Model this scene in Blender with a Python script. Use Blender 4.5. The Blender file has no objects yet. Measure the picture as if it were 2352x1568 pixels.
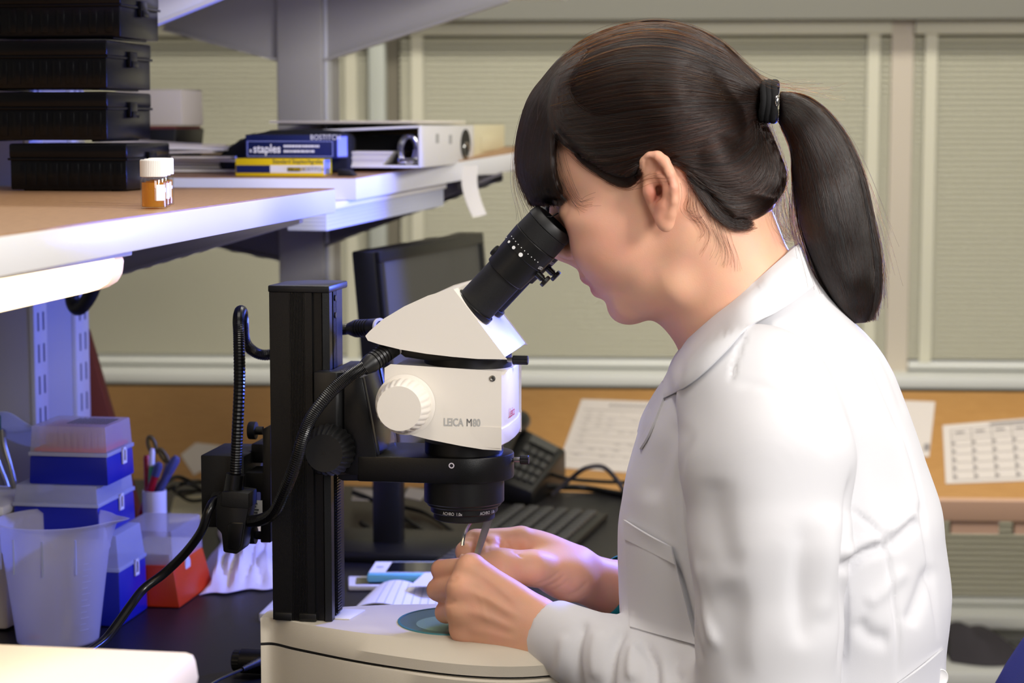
import bpy, bmesh, math, random
import numpy as np
from mathutils import Vector, Matrix
random.seed(7); rng = np.random.default_rng(7)
SC = bpy.context.scene; COL = SC.collection
# ------------------------------------------------------------------ camera, world, lights, exposure
W, H, FP = 2352, 1568, 4700.0
PIT = math.radians(6.06); CZ = 1.286; PSI = math.radians(9.3)
cam = bpy.data.cameras.new('camera'); cam.lens = FP*36/W; cam.sensor_width = 36
cam.dof.use_dof = True; cam.dof.focus_distance = 1.83; cam.dof.aperture_fstop = 7.0
camo = bpy.data.objects.new('camera', cam); COL.objects.link(camo)
camo.location = (0, 0, CZ); camo.rotation_euler = (math.pi/2 - PIT, 0, 0); SC.camera = camo
SC.view_settings.view_transform = 'Standard'; SC.view_settings.look = 'None'
SC.view_settings.gamma = 1; SC.view_settings.use_curve_mapping = False
SC.view_settings.exposure = 0.0
SC.cycles.use_denoising = True
SC.cycles.max_bounces = 8; SC.cycles.transparent_max_bounces = 40
SC.cycles.caustics_refractive = False; SC.cycles.caustics_reflective = False
SC.cycles_curves.shape = 'RIBBONS'
world = bpy.data.worlds.new('world'); SC.world = world; world.use_nodes = True
world.node_tree.nodes['Background'].inputs[0].default_value = (0.80, 0.84, 0.92, 1)
world.node_tree.nodes['Background'].inputs[1].default_value = 0.10

def light(name, kind, loc, target, energy, color, size=0.3, size_y=None, spot=None, blend=0.5):
    l = bpy.data.lights.new(name, kind); l.energy = energy; l.color = color
    if kind == 'AREA':
        l.shape = 'RECTANGLE'; l.size = size; l.size_y = size_y or size
    else:
        l.shadow_soft_size = size
    if kind == 'SPOT':
        l.spot_size = math.radians(spot); l.spot_blend = blend
    o = bpy.data.objects.new(name, l); COL.objects.link(o); o.location = loc
    o.rotation_euler = (Vector(target) - Vector(loc)).to_track_quat('-Z', 'Y').to_euler()
    return o
# photographer's soft key from the camera's right, room tubes overhead, blue gelled flash behind the sitter
light('key_softbox', 'AREA', (1.58, 0.62, 1.98), (0.28, 1.80, 1.10), 39, (1.0, 0.955, 0.915), 0.5, 0.5)
light('added_fill', 'AREA', (0.80, -0.40, 1.75), (0.0, 1.85, 1.05), 19, (1.0, 0.965, 0.93), 0.8, 0.8)  # fill added on the camera side to brighten the microscope's near faces
light('ceiling_tube_near', 'AREA', (-0.2, 1.2, 2.66), (-0.2, 1.2, 0), 12, (1.0, 0.93, 0.82), 0.3, 1.2)
light('ceiling_tube_far', 'AREA', (0.2, 3.0, 2.66), (0.2, 3.35, 0), 38, (1.0, 0.955, 0.87), 2.6, 0.3)
light('blue_gel_flash', 'SPOT', (0.385, 2.340, 1.20), (-0.45, 1.76, 1.03), 42, (0.10, 0.16, 1.0), 0.03, spot=122, blend=0.15)

# ------------------------------------------------------------------ frames: everything on the island bench lives in a frame turned with it
_f = Vector((0, math.cos(PIT), -math.sin(PIT))); _u = Vector((0, math.sin(PIT), math.cos(PIT))); _r = Vector((1, 0, 0))
CAM = Vector((0, 0, CZ))
FV = Vector((math.cos(PSI), -math.sin(PSI), 0)); LV = Vector((math.sin(PSI), math.cos(PSI), 0))
ORG = CAM + 1.88*_f; ORG.z = 0
CA, CB = (CAM-ORG).dot(FV), (CAM-ORG).dot(LV)
def ray(px, py):
    d = _r*((px-W/2)/FP) - _u*((py-H/2)/FP) + _f
    return d.dot(FV), d.dot(LV), d.z
def pz(px, py, z):                       # photograph point on a level plane, in the bench frame (a, b, z)
    r = ray(px, py); t = (z-CZ)/r[2]; return (CA+t*r[0], CB+t*r[1], z)
def pb(px, py, b):                       # ... on an upright plane across the bench
    r = ray(px, py); t = (b-CB)/r[1]; return (CA+t*r[0], b, CZ+t*r[2])
def pa(px, py, a):                       # ... on an upright plane along the bench
    r = ray(px, py); t = (a-CA)/r[0]; return (a, CB+t*r[1], CZ+t*r[2])
def to_world(p): return ORG + FV*p[0] + LV*p[1] + Vector((0, 0, p[2]))

# ------------------------------------------------------------------ materials
def lin(c):
    o = []
    for x in c[:3]:
        x /= 255.0
        o.append(x/12.92 if x <= 0.04045 else ((x+0.055)/1.055)**2.4)
    return (*o, 1.0)
def mat(name, c, rough=0.5, metal=0.0, spec=0.5, trans=0.0, ior=1.45, sss=0.0, coat=0.0, bump=0.0, bscale=200.0, alpha=1.0,
        emit=None, estr=0.0, var=0.0, vscale=8.0, stretch=None):
    m = bpy.data.materials.new(name); m.use_nodes = True; nt = m.node_tree; p = nt.nodes['Principled BSDF']
    p.inputs['Base Color'].default_value = lin(c); p.inputs['Roughness'].default_value = rough
    p.inputs['Metallic'].default_value = metal; p.inputs['Specular IOR Level'].default_value = spec
    p.inputs['Transmission Weight'].default_value = trans; p.inputs['IOR'].default_value = ior
    p.inputs['Coat Weight'].default_value = coat; p.inputs['Alpha'].default_value = alpha
    if sss:
        p.inputs['Subsurface Weight'].default_value = sss
        p.inputs['Subsurface Radius'].default_value = (1.0, 0.35, 0.2); p.inputs['Subsurface Scale'].default_value = 0.006
    if emit:
        p.inputs['Emission Color'].default_value = lin(emit); p.inputs['Emission Strength'].default_value = estr
    if bump or var:
        tc = nt.nodes.new('ShaderNodeTexCoord'); mp = nt.nodes.new('ShaderNodeMapping')
        nt.links.new(tc.outputs['Object'], mp.inputs[0])
        if stretch: mp.inputs['Scale'].default_value = stretch
    if bump:
        n = nt.nodes.new('ShaderNodeTexNoise'); n.inputs['Scale'].default_value = bscale; n.inputs['Detail'].default_value = 4
        b = nt.nodes.new('ShaderNodeBump'); b.inputs['Strength'].default_value = bump; b.inputs['Distance'].default_value = 0.001
        nt.links.new(mp.outputs[0], n.inputs['Vector'])
        nt.links.new(n.outputs['Fac'], b.inputs['Height']); nt.links.new(b.outputs[0], p.inputs['Normal'])
    if var:
        n = nt.nodes.new('ShaderNodeTexNoise'); n.inputs['Scale'].default_value = vscale; n.inputs['Detail'].default_value = 5
        mx = nt.nodes.new('ShaderNodeMix'); mx.data_type = 'RGBA'
        l = lin(c); mx.inputs[6].default_value = tuple(x*(1-var) for x in l[:3])+(1,); mx.inputs[7].default_value = tuple(min(1, x*(1+var)) for x in l[:3])+(1,)
        nt.links.new(mp.outputs[0], n.inputs['Vector']); nt.links.new(n.outputs['Fac'], mx.inputs[0])
        nt.links.new(mx.outputs[2], p.inputs['Base Color'])
    return m
def sheer(name, c, opac, rough=0.4, spec=0.5):      # thin translucent plastic: part clear, part milky
    m = mat(name, c, rough, spec=spec); nt = m.node_tree; p = nt.nodes['Principled BSDF']; out = nt.nodes['Material Output']
    tr = nt.nodes.new('ShaderNodeBsdfTransparent'); tl = nt.nodes.new('ShaderNodeBsdfTranslucent'); tl.inputs[0].default_value = lin(c)
    a = nt.nodes.new('ShaderNodeMixShader'); a.inputs[0].default_value = 0.45
    b = nt.nodes.new('ShaderNodeMixShader'); b.inputs[0].default_value = opac
    nt.links.new(p.outputs[0], a.inputs[1]); nt.links.new(tl.outputs[0], a.inputs[2])
    nt.links.new(tr.outputs[0], b.inputs[1]); nt.links.new(a.outputs[0], b.inputs[2]); nt.links.new(b.outputs[0], out.inputs[0])
    return m
def pane_mat(name, c=(255, 255, 255), rough=0.02, ior=1.45):  # thin glass: clear with a fresnel reflection
    m = bpy.data.materials.new(name); m.use_nodes = True; nt = m.node_tree; nt.nodes.remove(nt.nodes['Principled BSDF'])
    out = nt.nodes['Material Output']; tr = nt.nodes.new('ShaderNodeBsdfTransparent'); gl = nt.nodes.new('ShaderNodeBsdfGlossy')
    tr.inputs[0].default_value = lin(c); gl.inputs['Roughness'].default_value = rough
    lw = nt.nodes.new('ShaderNodeLayerWeight'); lw.inputs[0].default_value = 0.5; pw = nt.nodes.new('ShaderNodeMath'); pw.operation = 'POWER'; pw.inputs[1].default_value = 5
    fr = nt.nodes.new('ShaderNodeMath'); fr.operation = 'MULTIPLY_ADD'; fr.inputs[1].default_value = 0.9*(ior-1)/0.45; fr.inputs[2].default_value = 0.04; mx = nt.nodes.new('ShaderNodeMixShader')
    nt.links.new(lw.outputs['Facing'], pw.inputs[0]); nt.links.new(pw.outputs[0], fr.inputs[0]); nt.links.new(fr.outputs[0], mx.inputs[0]); nt.links.new(tr.outputs[0], mx.inputs[1]); nt.links.new(gl.outputs[0], mx.inputs[2])
    nt.links.new(mx.outputs[0], out.inputs[0]); return m
def wood(name, c, dark, scale, stretch, rough=0.42):
    m = bpy.data.materials.new(name); m.use_nodes = True; nt = m.node_tree; p = nt.nodes['Principled BSDF']
    tc = nt.nodes.new('ShaderNodeTexCoord'); mp = nt.nodes.new('ShaderNodeMapping'); mp.inputs['Scale'].default_value = stretch
    n = nt.nodes.new('ShaderNodeTexNoise'); n.inputs['Scale'].default_value = scale; n.inputs['Detail'].default_value = 8; n.inputs['Roughness'].default_value = 0.65
    cr = nt.nodes.new('ShaderNodeValToRGB'); cr.color_ramp.elements[0].position = 0.3; cr.color_ramp.elements[0].color = lin(dark)
    cr.color_ramp.elements[1].position = 0.7; cr.color_ramp.elements[1].color = lin(c)
    nt.links.new(tc.outputs['Object'], mp.inputs[0]); nt.links.new(mp.outputs[0], n.inputs['Vector']); nt.links.new(n.outputs['Fac'], cr.inputs[0])
    nt.links.new(cr.outputs[0], p.inputs['Base Color']); p.inputs['Roughness'].default_value = rough
    return m
def amber_mat():                                       # tinted clear liquid with a soft scattering share and a glossy skin
    m = sheer('amber', (244, 186, 70), 0.5, 0.05); nt = m.node_tree
    for n in nt.nodes:
        if n.type == 'BSDF_TRANSPARENT': n.inputs[0].default_value = lin((250, 200, 104))
    return m
M = {}
def mk(k, *a, **kw): M[k] = mat(k, *a, **kw)
mk('wall_paint', (196, 193, 180), 0.8, bump=0.1, bscale=60)
mk('header_dim', (126, 125, 115), 0.8)  # the dimmer light on the header is put into this darker colour
mk('ceiling_paint', (225, 224, 218), 0.9); mk('floor_vinyl', (120, 116, 108), 0.45, var=0.1)
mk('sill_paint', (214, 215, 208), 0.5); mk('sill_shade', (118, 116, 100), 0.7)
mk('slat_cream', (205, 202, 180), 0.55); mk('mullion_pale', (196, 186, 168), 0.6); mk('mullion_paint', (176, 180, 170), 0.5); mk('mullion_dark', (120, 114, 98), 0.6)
M['pane'] = pane_mat('pane')
M['shelf_wood'] = wood('shelf_wood', (182, 142, 102), (154, 116, 80), 40, (9, 1, 1))
M['desk_wood'] = wood('desk_wood', (184, 138, 78), (164, 118, 60), 30, (1, 8, 1), 0.5)
mk('shelf_edge', (226, 226, 228), 0.35); mk('rack_grey', (168, 166, 166), 0.45, bump=0.05)
mk('rack_dark', (118, 114, 116), 0.5); mk('slot_black', (70, 68, 80), 0.8); mk('standard', (210, 212, 220), 0.35, metal=0.3)
mk('epoxy_black', (20, 19, 22), 0.42, spec=0.35, bump=0.05, bscale=120); mk('desk_grey', (72, 72, 68), 0.6); mk('desk_edge', (198, 160, 132), 0.5)
mk('black_gloss', (9, 9, 11), 0.28, spec=0.5); mk('black_satin', (11, 11, 12), 0.42, bump=0.05, bscale=400); mk('black_matte', (13, 13, 14), 0.6, bump=0.12, bscale=900)
mk('black_rubber', (14, 14, 15), 0.5); mk('black_ano', (10, 10, 11), 0.36, spec=0.4, bump=0.12, bscale=1500); mk('slide_plastic', (10, 10, 12), 0.24, spec=0.3, bump=0.04, bscale=50)
mk('scope_white', (228, 222, 212), 0.42, bump=0.04, bscale=1800); mk('scope_base', (206, 198, 182), 0.5, bump=0.12, bscale=1400)
mk('chrome', (200, 200, 200), 0.15, metal=1.0); mk('steel', (150, 148, 142), 0.32, metal=1.0, var=0.08, vscale=60)
mk('print_grey', (176, 176, 174), 0.5); mk('print_dark', (96, 97, 100), 0.5); mk('print_white', (235, 235, 235), 0.5); mk('print_red', (190, 30, 40), 0.5)
mk('white_plastic', (232, 230, 228), 0.4); mk('cap_white', (240, 238, 234), 0.45); mk('beige_plastic', (206, 196, 184), 0.5); mk('cream_plastic', (238, 226, 210), 0.42)
mk('paper', (226, 222, 216), 0.8); mk('paper_grey', (206, 198, 190), 0.85); mk('gunmetal', (70, 71, 76), 0.32, metal=0.9); mk('print_faint', (138, 132, 130), 0.8); mk('print_black', (70, 66, 66), 0.8); mk('paper_cream', (216, 208, 172), 0.8)
mk('tip_blue', (22, 32, 150), 0.35, spec=0.4); mk('box_orange', (222, 62, 14), 0.38); mk('tips_pink', (205, 96, 72), 0.5); M['tips_clear'] = sheer('tips_clear', (226, 196, 192), 0.35, 0.3)
M['lid_clear'] = sheer('lid_clear', (222, 220, 232), 0.45, 0.3); M['cup_clear'] = sheer('cup_clear', (240, 238, 245), 0.55, 0.35)
M['lid_milky'] = sheer('lid_milky', (214, 218, 234), 0.72, 0.4)
M['sheet_clear'] = sheer('sheet_clear', (205, 210, 220), 0.55, 0.4)
M['tissue'] = mat('tissue', (232, 222, 216), 0.85)
mk('carton_blue', (14, 26, 78), 0.45); mk('carton_yellow', (232, 198, 10), 0.45); mk('carton_lilac', (150, 160, 220), 0.5)
mk('cloth_black', (13, 13, 15), 0.85, bump=0.2, bscale=500); mk('maroon', (104, 46, 48), 0.6); mk('screen_grey', (74, 74, 70), 0.45, spec=0.3)
mk('pen_red', (170, 18, 34), 0.35); mk('pen_green', (90, 190, 110), 0.3); mk('pen_blue', (70, 76, 120), 0.4); mk('olive', (92, 80, 40), 0.5)
mk('phone_blue', (120, 196, 222), 0.3); mk('phone_glass', (16, 20, 26), 0.08); mk('teal', (16, 130, 140), 0.45); mk('glass_teal', (70, 130, 140), 0.2)
mk('chair_blue', (24, 34, 110), 0.75, bump=0.3, bscale=700); mk('key_grey', (52, 52, 52), 0.35); mk('bag_dark', (62, 58, 62), 0.8); mk('orange_wood', (186, 120, 76), 0.6)
mk('lamp_lens', (255, 244, 220), 0.5, emit=(255, 226, 180), estr=4.5); mk('lamp_lens_off', (200, 205, 225), 0.3); mk('lamp_end', (244, 232, 214), 0.5, emit=(255, 200, 140), estr=0.6)
M['vial_glass'] = pane_mat('vial_glass', (250, 252, 252), 0.02, 1.25); 
M['amber'] = amber_mat(); mk('label_white', (245, 245, 245), 0.6)
M['stage_glass'] = pane_mat('stage_glass', (235, 248, 246))

# ------------------------------------------------------------------ mesh builder
class MB:
    def __init__(s): s.v = []; s.f = []
    def add(s, vs, fs):
        n = len(s.v); s.v += [tuple(p) for p in vs]; s.f += [tuple(i+n for i in f) for f in fs]; return s
    def box(s, a0, a1, b0, b1, z0, z1):
        return s.add([(a0,b0,z0),(a1,b0,z0),(a1,b1,z0),(a0,b1,z0),(a0,b0,z1),(a1,b0,z1),(a1,b1,z1),(a0,b1,z1)],
                     [(3,2,1,0),(4,5,6,7),(0,1,5,4),(1,2,6,5),(2,3,7,6),(3,0,4,7)])
    def hexa(s, lo, hi):       # two quads (lower, upper), each four points
        return s.add(list(lo)+list(hi), [(3,2,1,0),(4,5,6,7),(0,1,5,4),(1,2,6,5),(2,3,7,6),(3,0,4,7)])
    def prism(s, poly, plane, t0, t1):
        n = len(poly)
        def P(q, t): return {'az': (q[0], t, q[1]), 'ab': (q[0], q[1], t), 'bz': (t, q[0], q[1])}[plane]
        ar = sum(poly[i][0]*poly[(i+1) % n][1]-poly[(i+1) % n][0]*poly[i][1] for i in range(n))
        flip = (ar > 0) != (plane in ('ab', 'bz'))
        if t1 < t0: t0, t1 = t1, t0
        vs = [P(q, t0) for q in poly]+[P(q, t1) for q in poly]
        fs = [tuple(range(n))[::-1], tuple(range(n, 2*n))]+[(i, (i+1) % n, n+(i+1) % n, n+i) for i in range(n)]
        if flip: fs = [f[::-1] for f in fs]
        return s.add(vs, fs)
    def lathe(s, prof, base, axis, n=32, cap=True, ripple=None):   # prof: (radius, distance along axis)
        ax = Vector(axis).normalized(); e1 = ax.orthogonal().normalized(); e2 = ax.cross(e1); base = Vector(base); vs = []; fs = []
        for j, (r, h) in enumerate(prof):
            for i in range(n):
                t = 2*math.pi*i/n; rr = r*(ripple(j, i) if ripple else 1)
                vs.append(base+ax*h+e1*(rr*math.cos(t))+e2*(rr*math.sin(t)))
        m = len(prof)
        for j in range(m-1):
            for i in range(n):
                k = (i+1) % n; fs.append((j*n+i, j*n+k, (j+1)*n+k, (j+1)*n+i))
        if cap:
            fs.append(tuple(range(n))[::-1]); fs.append(tuple(range((m-1)*n, m*n)))
        return s.add(vs, fs)
    def cyl(s, p0, p1, r0, r1=None, n=24):
        p0 = Vector(p0); p1 = Vector(p1); return s.lathe([(r0, 0), (r0 if r1 is None else r1, (p1-p0).length)], p0, p1-p0, n)
    def tube(s, pts, r, n=10, cap=True, flat=None):
        P = [Vector(p) for p in pts]; m = len(P); rs = r if hasattr(r, '__len__') else [r]*m
        T = [(P[min(i+1, m-1)]-P[max(i-1, 0)]).normalized() for i in range(m)]
        e = T[0].orthogonal().normalized(); vs = []; fs = []
        for i in range(m):
            e = (e-T[i]*e.dot(T[i])).normalized(); g = T[i].cross(e)
            for k in range(n):
                t = 2*math.pi*k/n; vs.append(P[i]+e*(rs[i]*math.cos(t))+g*(rs[i]*math.sin(t)*(flat or 1)))
        for i in range(m-1):
            for k in range(n):
                q = (k+1) % n; fs.append((i*n+k, i*n+q, (i+1)*n+q, (i+1)*n+k))
        if cap: fs.append(tuple(range(n))[::-1]); fs.append(tuple(range((m-1)*n, m*n)))
        return s.add(vs, fs)
    def ball(s, c, r, n=16, m=10):
        r = r if hasattr(r, '__len__') else (r, r, r); vs = []; fs = []
        for j in range(1, m):
            p = math.pi*j/m
            for i in range(n):
                t = 2*math.pi*i/n; vs.append((c[0]+r[0]*math.sin(p)*math.cos(t), c[1]+r[1]*math.sin(p)*math.sin(t), c[2]+r[2]*math.cos(p)))
        k = len(vs); vs += [(c[0], c[1], c[2]+r[2]), (c[0], c[1], c[2]-r[2])]
        for j in range(m-2):
            for i in range(n):
                q = (i+1) % n; fs.append((j*n+i, (j+1)*n+i, (j+1)*n+q, j*n+q))
        for i in range(n):
            q = (i+1) % n; fs.append((k, i, q)); fs.append((k+1, (m-2)*n+q, (m-2)*n+i))
        return s.add(vs, fs)
    def grid(s, rows, closed=False):     # rows of points
        n = len(rows[0]); vs = [p for r in rows for p in r]; fs = []
        for j in range(len(rows)-1):
            for i in range(n if closed else n-1):
                k = (i+1) % n; fs.append((j*n+i, j*n+k, (j+1)*n+k, (j+1)*n+i))
        return s.add(vs, fs)
    def sheet(s, rows, th):              # a patch given a real thickness (two skins joined at the rim)
        R = [[Vector(p) for p in r] for r in rows]; m, n = len(R), len(R[0]); N = []
        for j in range(m):
            for i in range(n):
                du = R[j][min(i+1, n-1)]-R[j][max(i-1, 0)]; dv = R[min(j+1, m-1)][i]-R[max(j-1, 0)][i]
                c = du.cross(dv); N.append(c.normalized() if c.length > 1e-12 else Vector((0, 0, 1)))
        vs = [R[j][i]+N[j*n+i]*(th/2) for j in range(m) for i in range(n)]+[R[j][i]-N[j*n+i]*(th/2) for j in range(m) for i in range(n)]
        q = m*n; fs = []
        for j in range(m-1):
            for i in range(n-1):
                a, b, c, d = j*n+i, j*n+i+1, (j+1)*n+i+1, (j+1)*n+i
                fs += [(a, b, c, d), (d+q, c+q, b+q, a+q)]
        rim = [i for i in range(n)]+[j*n+n-1 for j in range(1, m)]+[(m-1)*n+i for i in range(n-2, -1, -1)]+[j*n for j in range(m-2, 0, -1)]
        for k in range(len(rim)):
            a, b = rim[k], rim[(k+1) % len(rim)]; fs.append((b, a, a+q, b+q))
        return s.add(vs, fs)
def mesh_of(name, mb, m, org=(0, 0, 0), bev=0, seg=2, smooth=35, fix=True):
    me = bpy.data.meshes.new(name); o = org
    me.from_pydata([(p[0]-o[0], p[1]-o[1], p[2]-o[2]) for p in mb.v], [], mb.f)
    bm = bmesh.new(); bm.from_mesh(me)
    if bev:
        ed = [e for e in bm.edges if len(e.link_faces) == 2 and e.calc_face_angle(0) > math.radians(28)]
        bmesh.ops.bevel(bm, geom=ed, offset=bev, segments=seg, profile=0.5, affect='EDGES', clamp_overlap=True)
    if fix: bmesh.ops.recalc_face_normals(bm, faces=bm.faces)
    bm.to_mesh(me); bm.free()
    if smooth:
        me.shade_smooth(); me.set_sharp_from_angle(angle=math.radians(smooth))
    me.materials.append(m); return me
class Thing:
    def __init__(s, name, label, cat, org, group=None, yaw=True, kind=None):
        s.org = tuple(org); s.o = bpy.data.objects.new(name, None); COL.objects.link(s.o); s.o.empty_display_size = 0.02
        s.o.location = to_world(org); s.o.rotation_euler = (0, 0, -PSI); s.o['label'] = label; s.o['category'] = cat
        if group: s.o['group'] = group
    def part(s, name, mb, m, bev=0, parent=None, smooth=35, seg=2, label=None, fix=True):
        o = bpy.data.objects.new(name, mesh_of(name, mb, m, s.org, bev, seg, smooth, fix)); COL.objects.link(o); o.parent = parent or s.o
        if label: o['label'] = label
        return o
    def same(s, name, me, off, parent=None, rz=0):    # a piece that shares its mesh with its likes
        o = bpy.data.objects.new(name, me); COL.objects.link(o); o.parent = parent or s.o
        o.location = (off[0]-s.org[0], off[1]-s.org[1], off[2]-s.org[2]); o.rotation_euler = (0, 0, rz); return o
def single(name, label, cat, org, mb, m, bev=0, group=None, smooth=35, fix=True):
    o = bpy.data.objects.new(name, mesh_of(name, mb, m, org, bev, 2, smooth, fix)); COL.objects.link(o)
    o.location = to_world(org); o.rotation_euler = (0, 0, -PSI); o['label'] = label; o['category'] = cat
    if group: o['group'] = group
    return o
def wstruct(name, mb, m, bev=0, parent=None, smooth=35, yaw=False):   # a piece of the setting, in world axes
    o = bpy.data.objects.new(name, mesh_of(name, mb, m, (0, 0, 0), bev, 2, smooth)); COL.objects.link(o)
    if parent: o.parent = parent
    else: o['kind'] = 'structure'
    return o
def text_mb(txt, size, fn, squeeze=1.0, bold=0.0, align='LEFT'):    # letters as a mesh laid on a surface by fn(x, y, lift)
    cu = bpy.data.curves.new('t', 'FONT'); cu.body = txt; cu.size = size; cu.offset = bold; cu.resolution_u = 3; cu.align_x = align
    ob = bpy.data.objects.new('t', cu); COL.objects.link(ob); bpy.context.view_layer.update()
    me = bpy.data.meshes.new_from_object(ob.evaluated_get(bpy.context.evaluated_depsgraph_get())); mb = MB()
    mb.add([fn(v.co.x*squeeze, v.co.y) for v in me.vertices], [tuple(p.vertices) for p in me.polygons])
    bpy.data.objects.remove(ob); bpy.data.curves.remove(cu); bpy.data.meshes.remove(me); return mb
def plane_fn(o, ex, ey):
    o = Vector(o); ex = Vector(ex); ey = Vector(ey); return lambda x, y: o+ex*x+ey*y
def spline(pts, n=40):                    # smooth curve through points
    P = [Vector(p) for p in pts]; P = [P[0]*2-P[1]]+P+[P[-1]*2-P[-2]]; m = len(P)-3; out = []
    for k in range(n+1):
        t = k/n*m; i = min(int(t), m-1); u = t-i; a, b, c, d = P[i:i+4]
        out.append(0.5*((2*b)+(c-a)*u+(2*a-5*b+4*c-d)*u*u+(3*b-a-3*c+d)*u*u*u))
    return out
# ================================================================== the room
YR = 4.1; RY = math.radians(3.2)                      # rear wall, turned a little against the camera
def rw(p):                                            # rear frame (u along the wall, v away, z) to world
    return (p[0]*math.cos(RY)+p[1]*math.sin(RY), YR-p[0]*math.sin(RY)+p[1]*math.cos(RY), p[2])
def rb(p):                                            # rear frame to bench frame
    d = Vector(rw(p))-ORG; return (d.dot(FV), d.dot(LV), p[2])
def pr(px, py, v=0.0):                                # photograph point on a plane parallel to the rear wall
    d = _r*((px-W/2)/FP)-_u*((py-H/2)/FP)+_f
    n = Vector((math.sin(RY), math.cos(RY), 0)); e = Vector((math.cos(RY), -math.sin(RY), 0)); o = Vector((0, YR, 0))+n*v
    t = (o-CAM).dot(n)/d.dot(n); q = CAM+d*t; return ((q-o).dot(e), v, q.z)
def mapped(mb, fn): mb.v = [tuple(fn(p)) for p in mb.v]; return mb
zsill, zhead = pr(1176, 846)[2], pr(1500, 46)[2]
wstruct('floor', MB().box(-3.2, 3.2, -1.2, 4.6, -0.05, 0.0), M['floor_vinyl'])
wstruct('ceiling', MB().box(-3.2, 3.2, -1.2, 4.6, 2.7, 2.75), M['ceiling_paint'])
wstruct('wall_left', MB().box(-3.2, -3.1, -1.2, 4.6, 0, 2.7), M['wall_paint'])
wstruct('wall_right', MB().box(3.1, 3.2, -1.2, 4.6, 0, 2.7), M['wall_paint'])
wr = MB(); wr.box(-3.4, 3.4, 0.06, 0.16, zhead, 2.7); wr.box(-3.4, 3.4, 0.06, 0.16, 0.66, zsill-0.03); wr.box(-3.4, 3.4, 0.06, 0.16, 0, 0.28)
wstruct('wall_rear', mapped(wr, rw), M['wall_paint'])
wstruct('trim_header', mapped(MB().box(-3.3, 3.3, -0.03, 0.08, zhead, zhead+0.35), rw), M['header_dim'])
wstruct('trim_sill', mapped(MB().box(-3.3, 3.3, -0.06, 0.10, zsill-0.028, zsill-0.004), rw), M['sill_paint'], bev=0.004)
wstruct('trim_sill_shade', mapped(MB().box(-3.3, 3.3, 0.0, 0.06, zsill-0.20, zsill-0.03), rw), M['sill_shade'])  # dark band: the shade under the sill is put into its colour
zlow = pr(2250, 1415)[2]
wstruct('trim_low_rail', mapped(MB().box(-3.3, 3.3, -0.05, 0.10, zlow-0.014, zlow+0.012), rw), M['sill_paint'], bev=0.003)
wstruct('baseboard_rear', mapped(MB().box(-3.3, 3.3, 0.04, 0.06, 0, 0.10), rw), M['sill_paint'])
# mullions between the windows: a pale bar and its darker jamb
u0, u1, u2 = pr(846, 400)[0], pr(884, 400)[0], pr(912, 400)[0]
w0, w1 = pr(2046, 400)[0], pr(2128, 400)[0]
wn = 0
for i, (ua, ub) in enumerate([(-3.3, u1), (u1, w0+0.03), (w0+0.03, 3.3)]):
    wf = MB(); wf.box(ua, ub, 0.11, 0.14, zsill-0.004, zsill+0.03); wf.box(ua, ub, 0.11, 0.14, zhead-0.04, zhead)
    wf.box(ua, ua+0.03, 0.11, 0.14, zsill+0.03, zhead-0.04); wf.box(ub-0.03, ub, 0.11, 0.14, zsill+0.03, zhead-0.04)
    win = wstruct('window_%d' % (i+1), mapped(wf, rw), M['mullion_paint'])
    p = wstruct('pane', mapped(MB().box(ua+0.03, ub-0.03, 0.121, 0.125, zsill+0.03, zhead-0.04), rw), M['pane'], parent=win)
wstruct('trim_mullion', mapped(MB().box(u0, u1, 0.01, 0.11, zsill-0.004, zhead), rw), M['mullion_paint'], bev=0.004)
wstruct('trim_mullion_pale', mapped(MB().box(w0+0.001, w0+0.044, 0.03, 0.11, zsill-0.004, zhead), rw), M['mullion_pale'])
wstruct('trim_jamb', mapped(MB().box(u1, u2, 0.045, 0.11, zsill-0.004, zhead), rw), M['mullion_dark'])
lw = MB().box(-3.3, 3.3, 0.12, 0.14, 0.28, 0.66); wstruct('window_4', mapped(lw, rw), M['mullion_paint'])
# venetian blinds, slat by slat
def blind(label, ua, ub, za, zb, pitch):
    t = Thing('venetian_blind', label, 'blind', rb(((ua+ub)/2, 0.04, za)), group='blinds drawn over the rear windows')
    hr = mapped(MB().box(ua, ub, 0.02, 0.06, zb-0.028, zb), rb); t.part('head_rail', hr, M['slat_cream'], 0.002)
    br = mapped(MB().box(ua, ub, 0.028, 0.056, za, za+0.017), rb); t.part('bottom_rail', br, M['sill_paint'], 0.004)
    n = int((zb-0.03-za-0.02)/pitch); me = None
    for k in range(n):
        z = za+0.024+pitch*k
        if me is None:
            s = MB(); s.grid([[(u, v, z+h) for u in (ua, ub)] for v, h in ((0.0300, -0.0004), (0.0340, 0.0038), (0.0390, 0.0074), (0.0450, 0.0102))])
            q = t.part('slat', mapped(s, rb), M['slat_cream'], smooth=60); me = q.data; z0 = z
        else:
            o = t.same('slat', me, (t.org[0], t.org[1], t.org[2]+(z-z0)))
    cords = []
    for f in (0.035, 0.965):
        u = ua+(ub-ua)*f; t.part('ladder_tape', mapped(MB().box(u-0.012, u+0.012, 0.0275, 0.0285, za+0.015, zb-0.02), rb), M['slat_cream'])
    return t
blind('cream venetian blind left of the pale mullion, behind the shelving posts', -1.25, u0-0.004, zsill, zhead, 0.0110)
blind('wide cream venetian blind right of the pale mullion, behind the seated person', u2+0.004, w0, zsill, zhead, 0.0110)
blind('cream venetian blind in the right-hand window, beyond the ponytail', w0+0.045, 1.75, zsill, zhead, 0.0110)
blind('cream venetian blind low down under the sloped wooden desk', 0.35, 1.75, zlow+0.014, 0.66, 0.0120)

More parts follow.
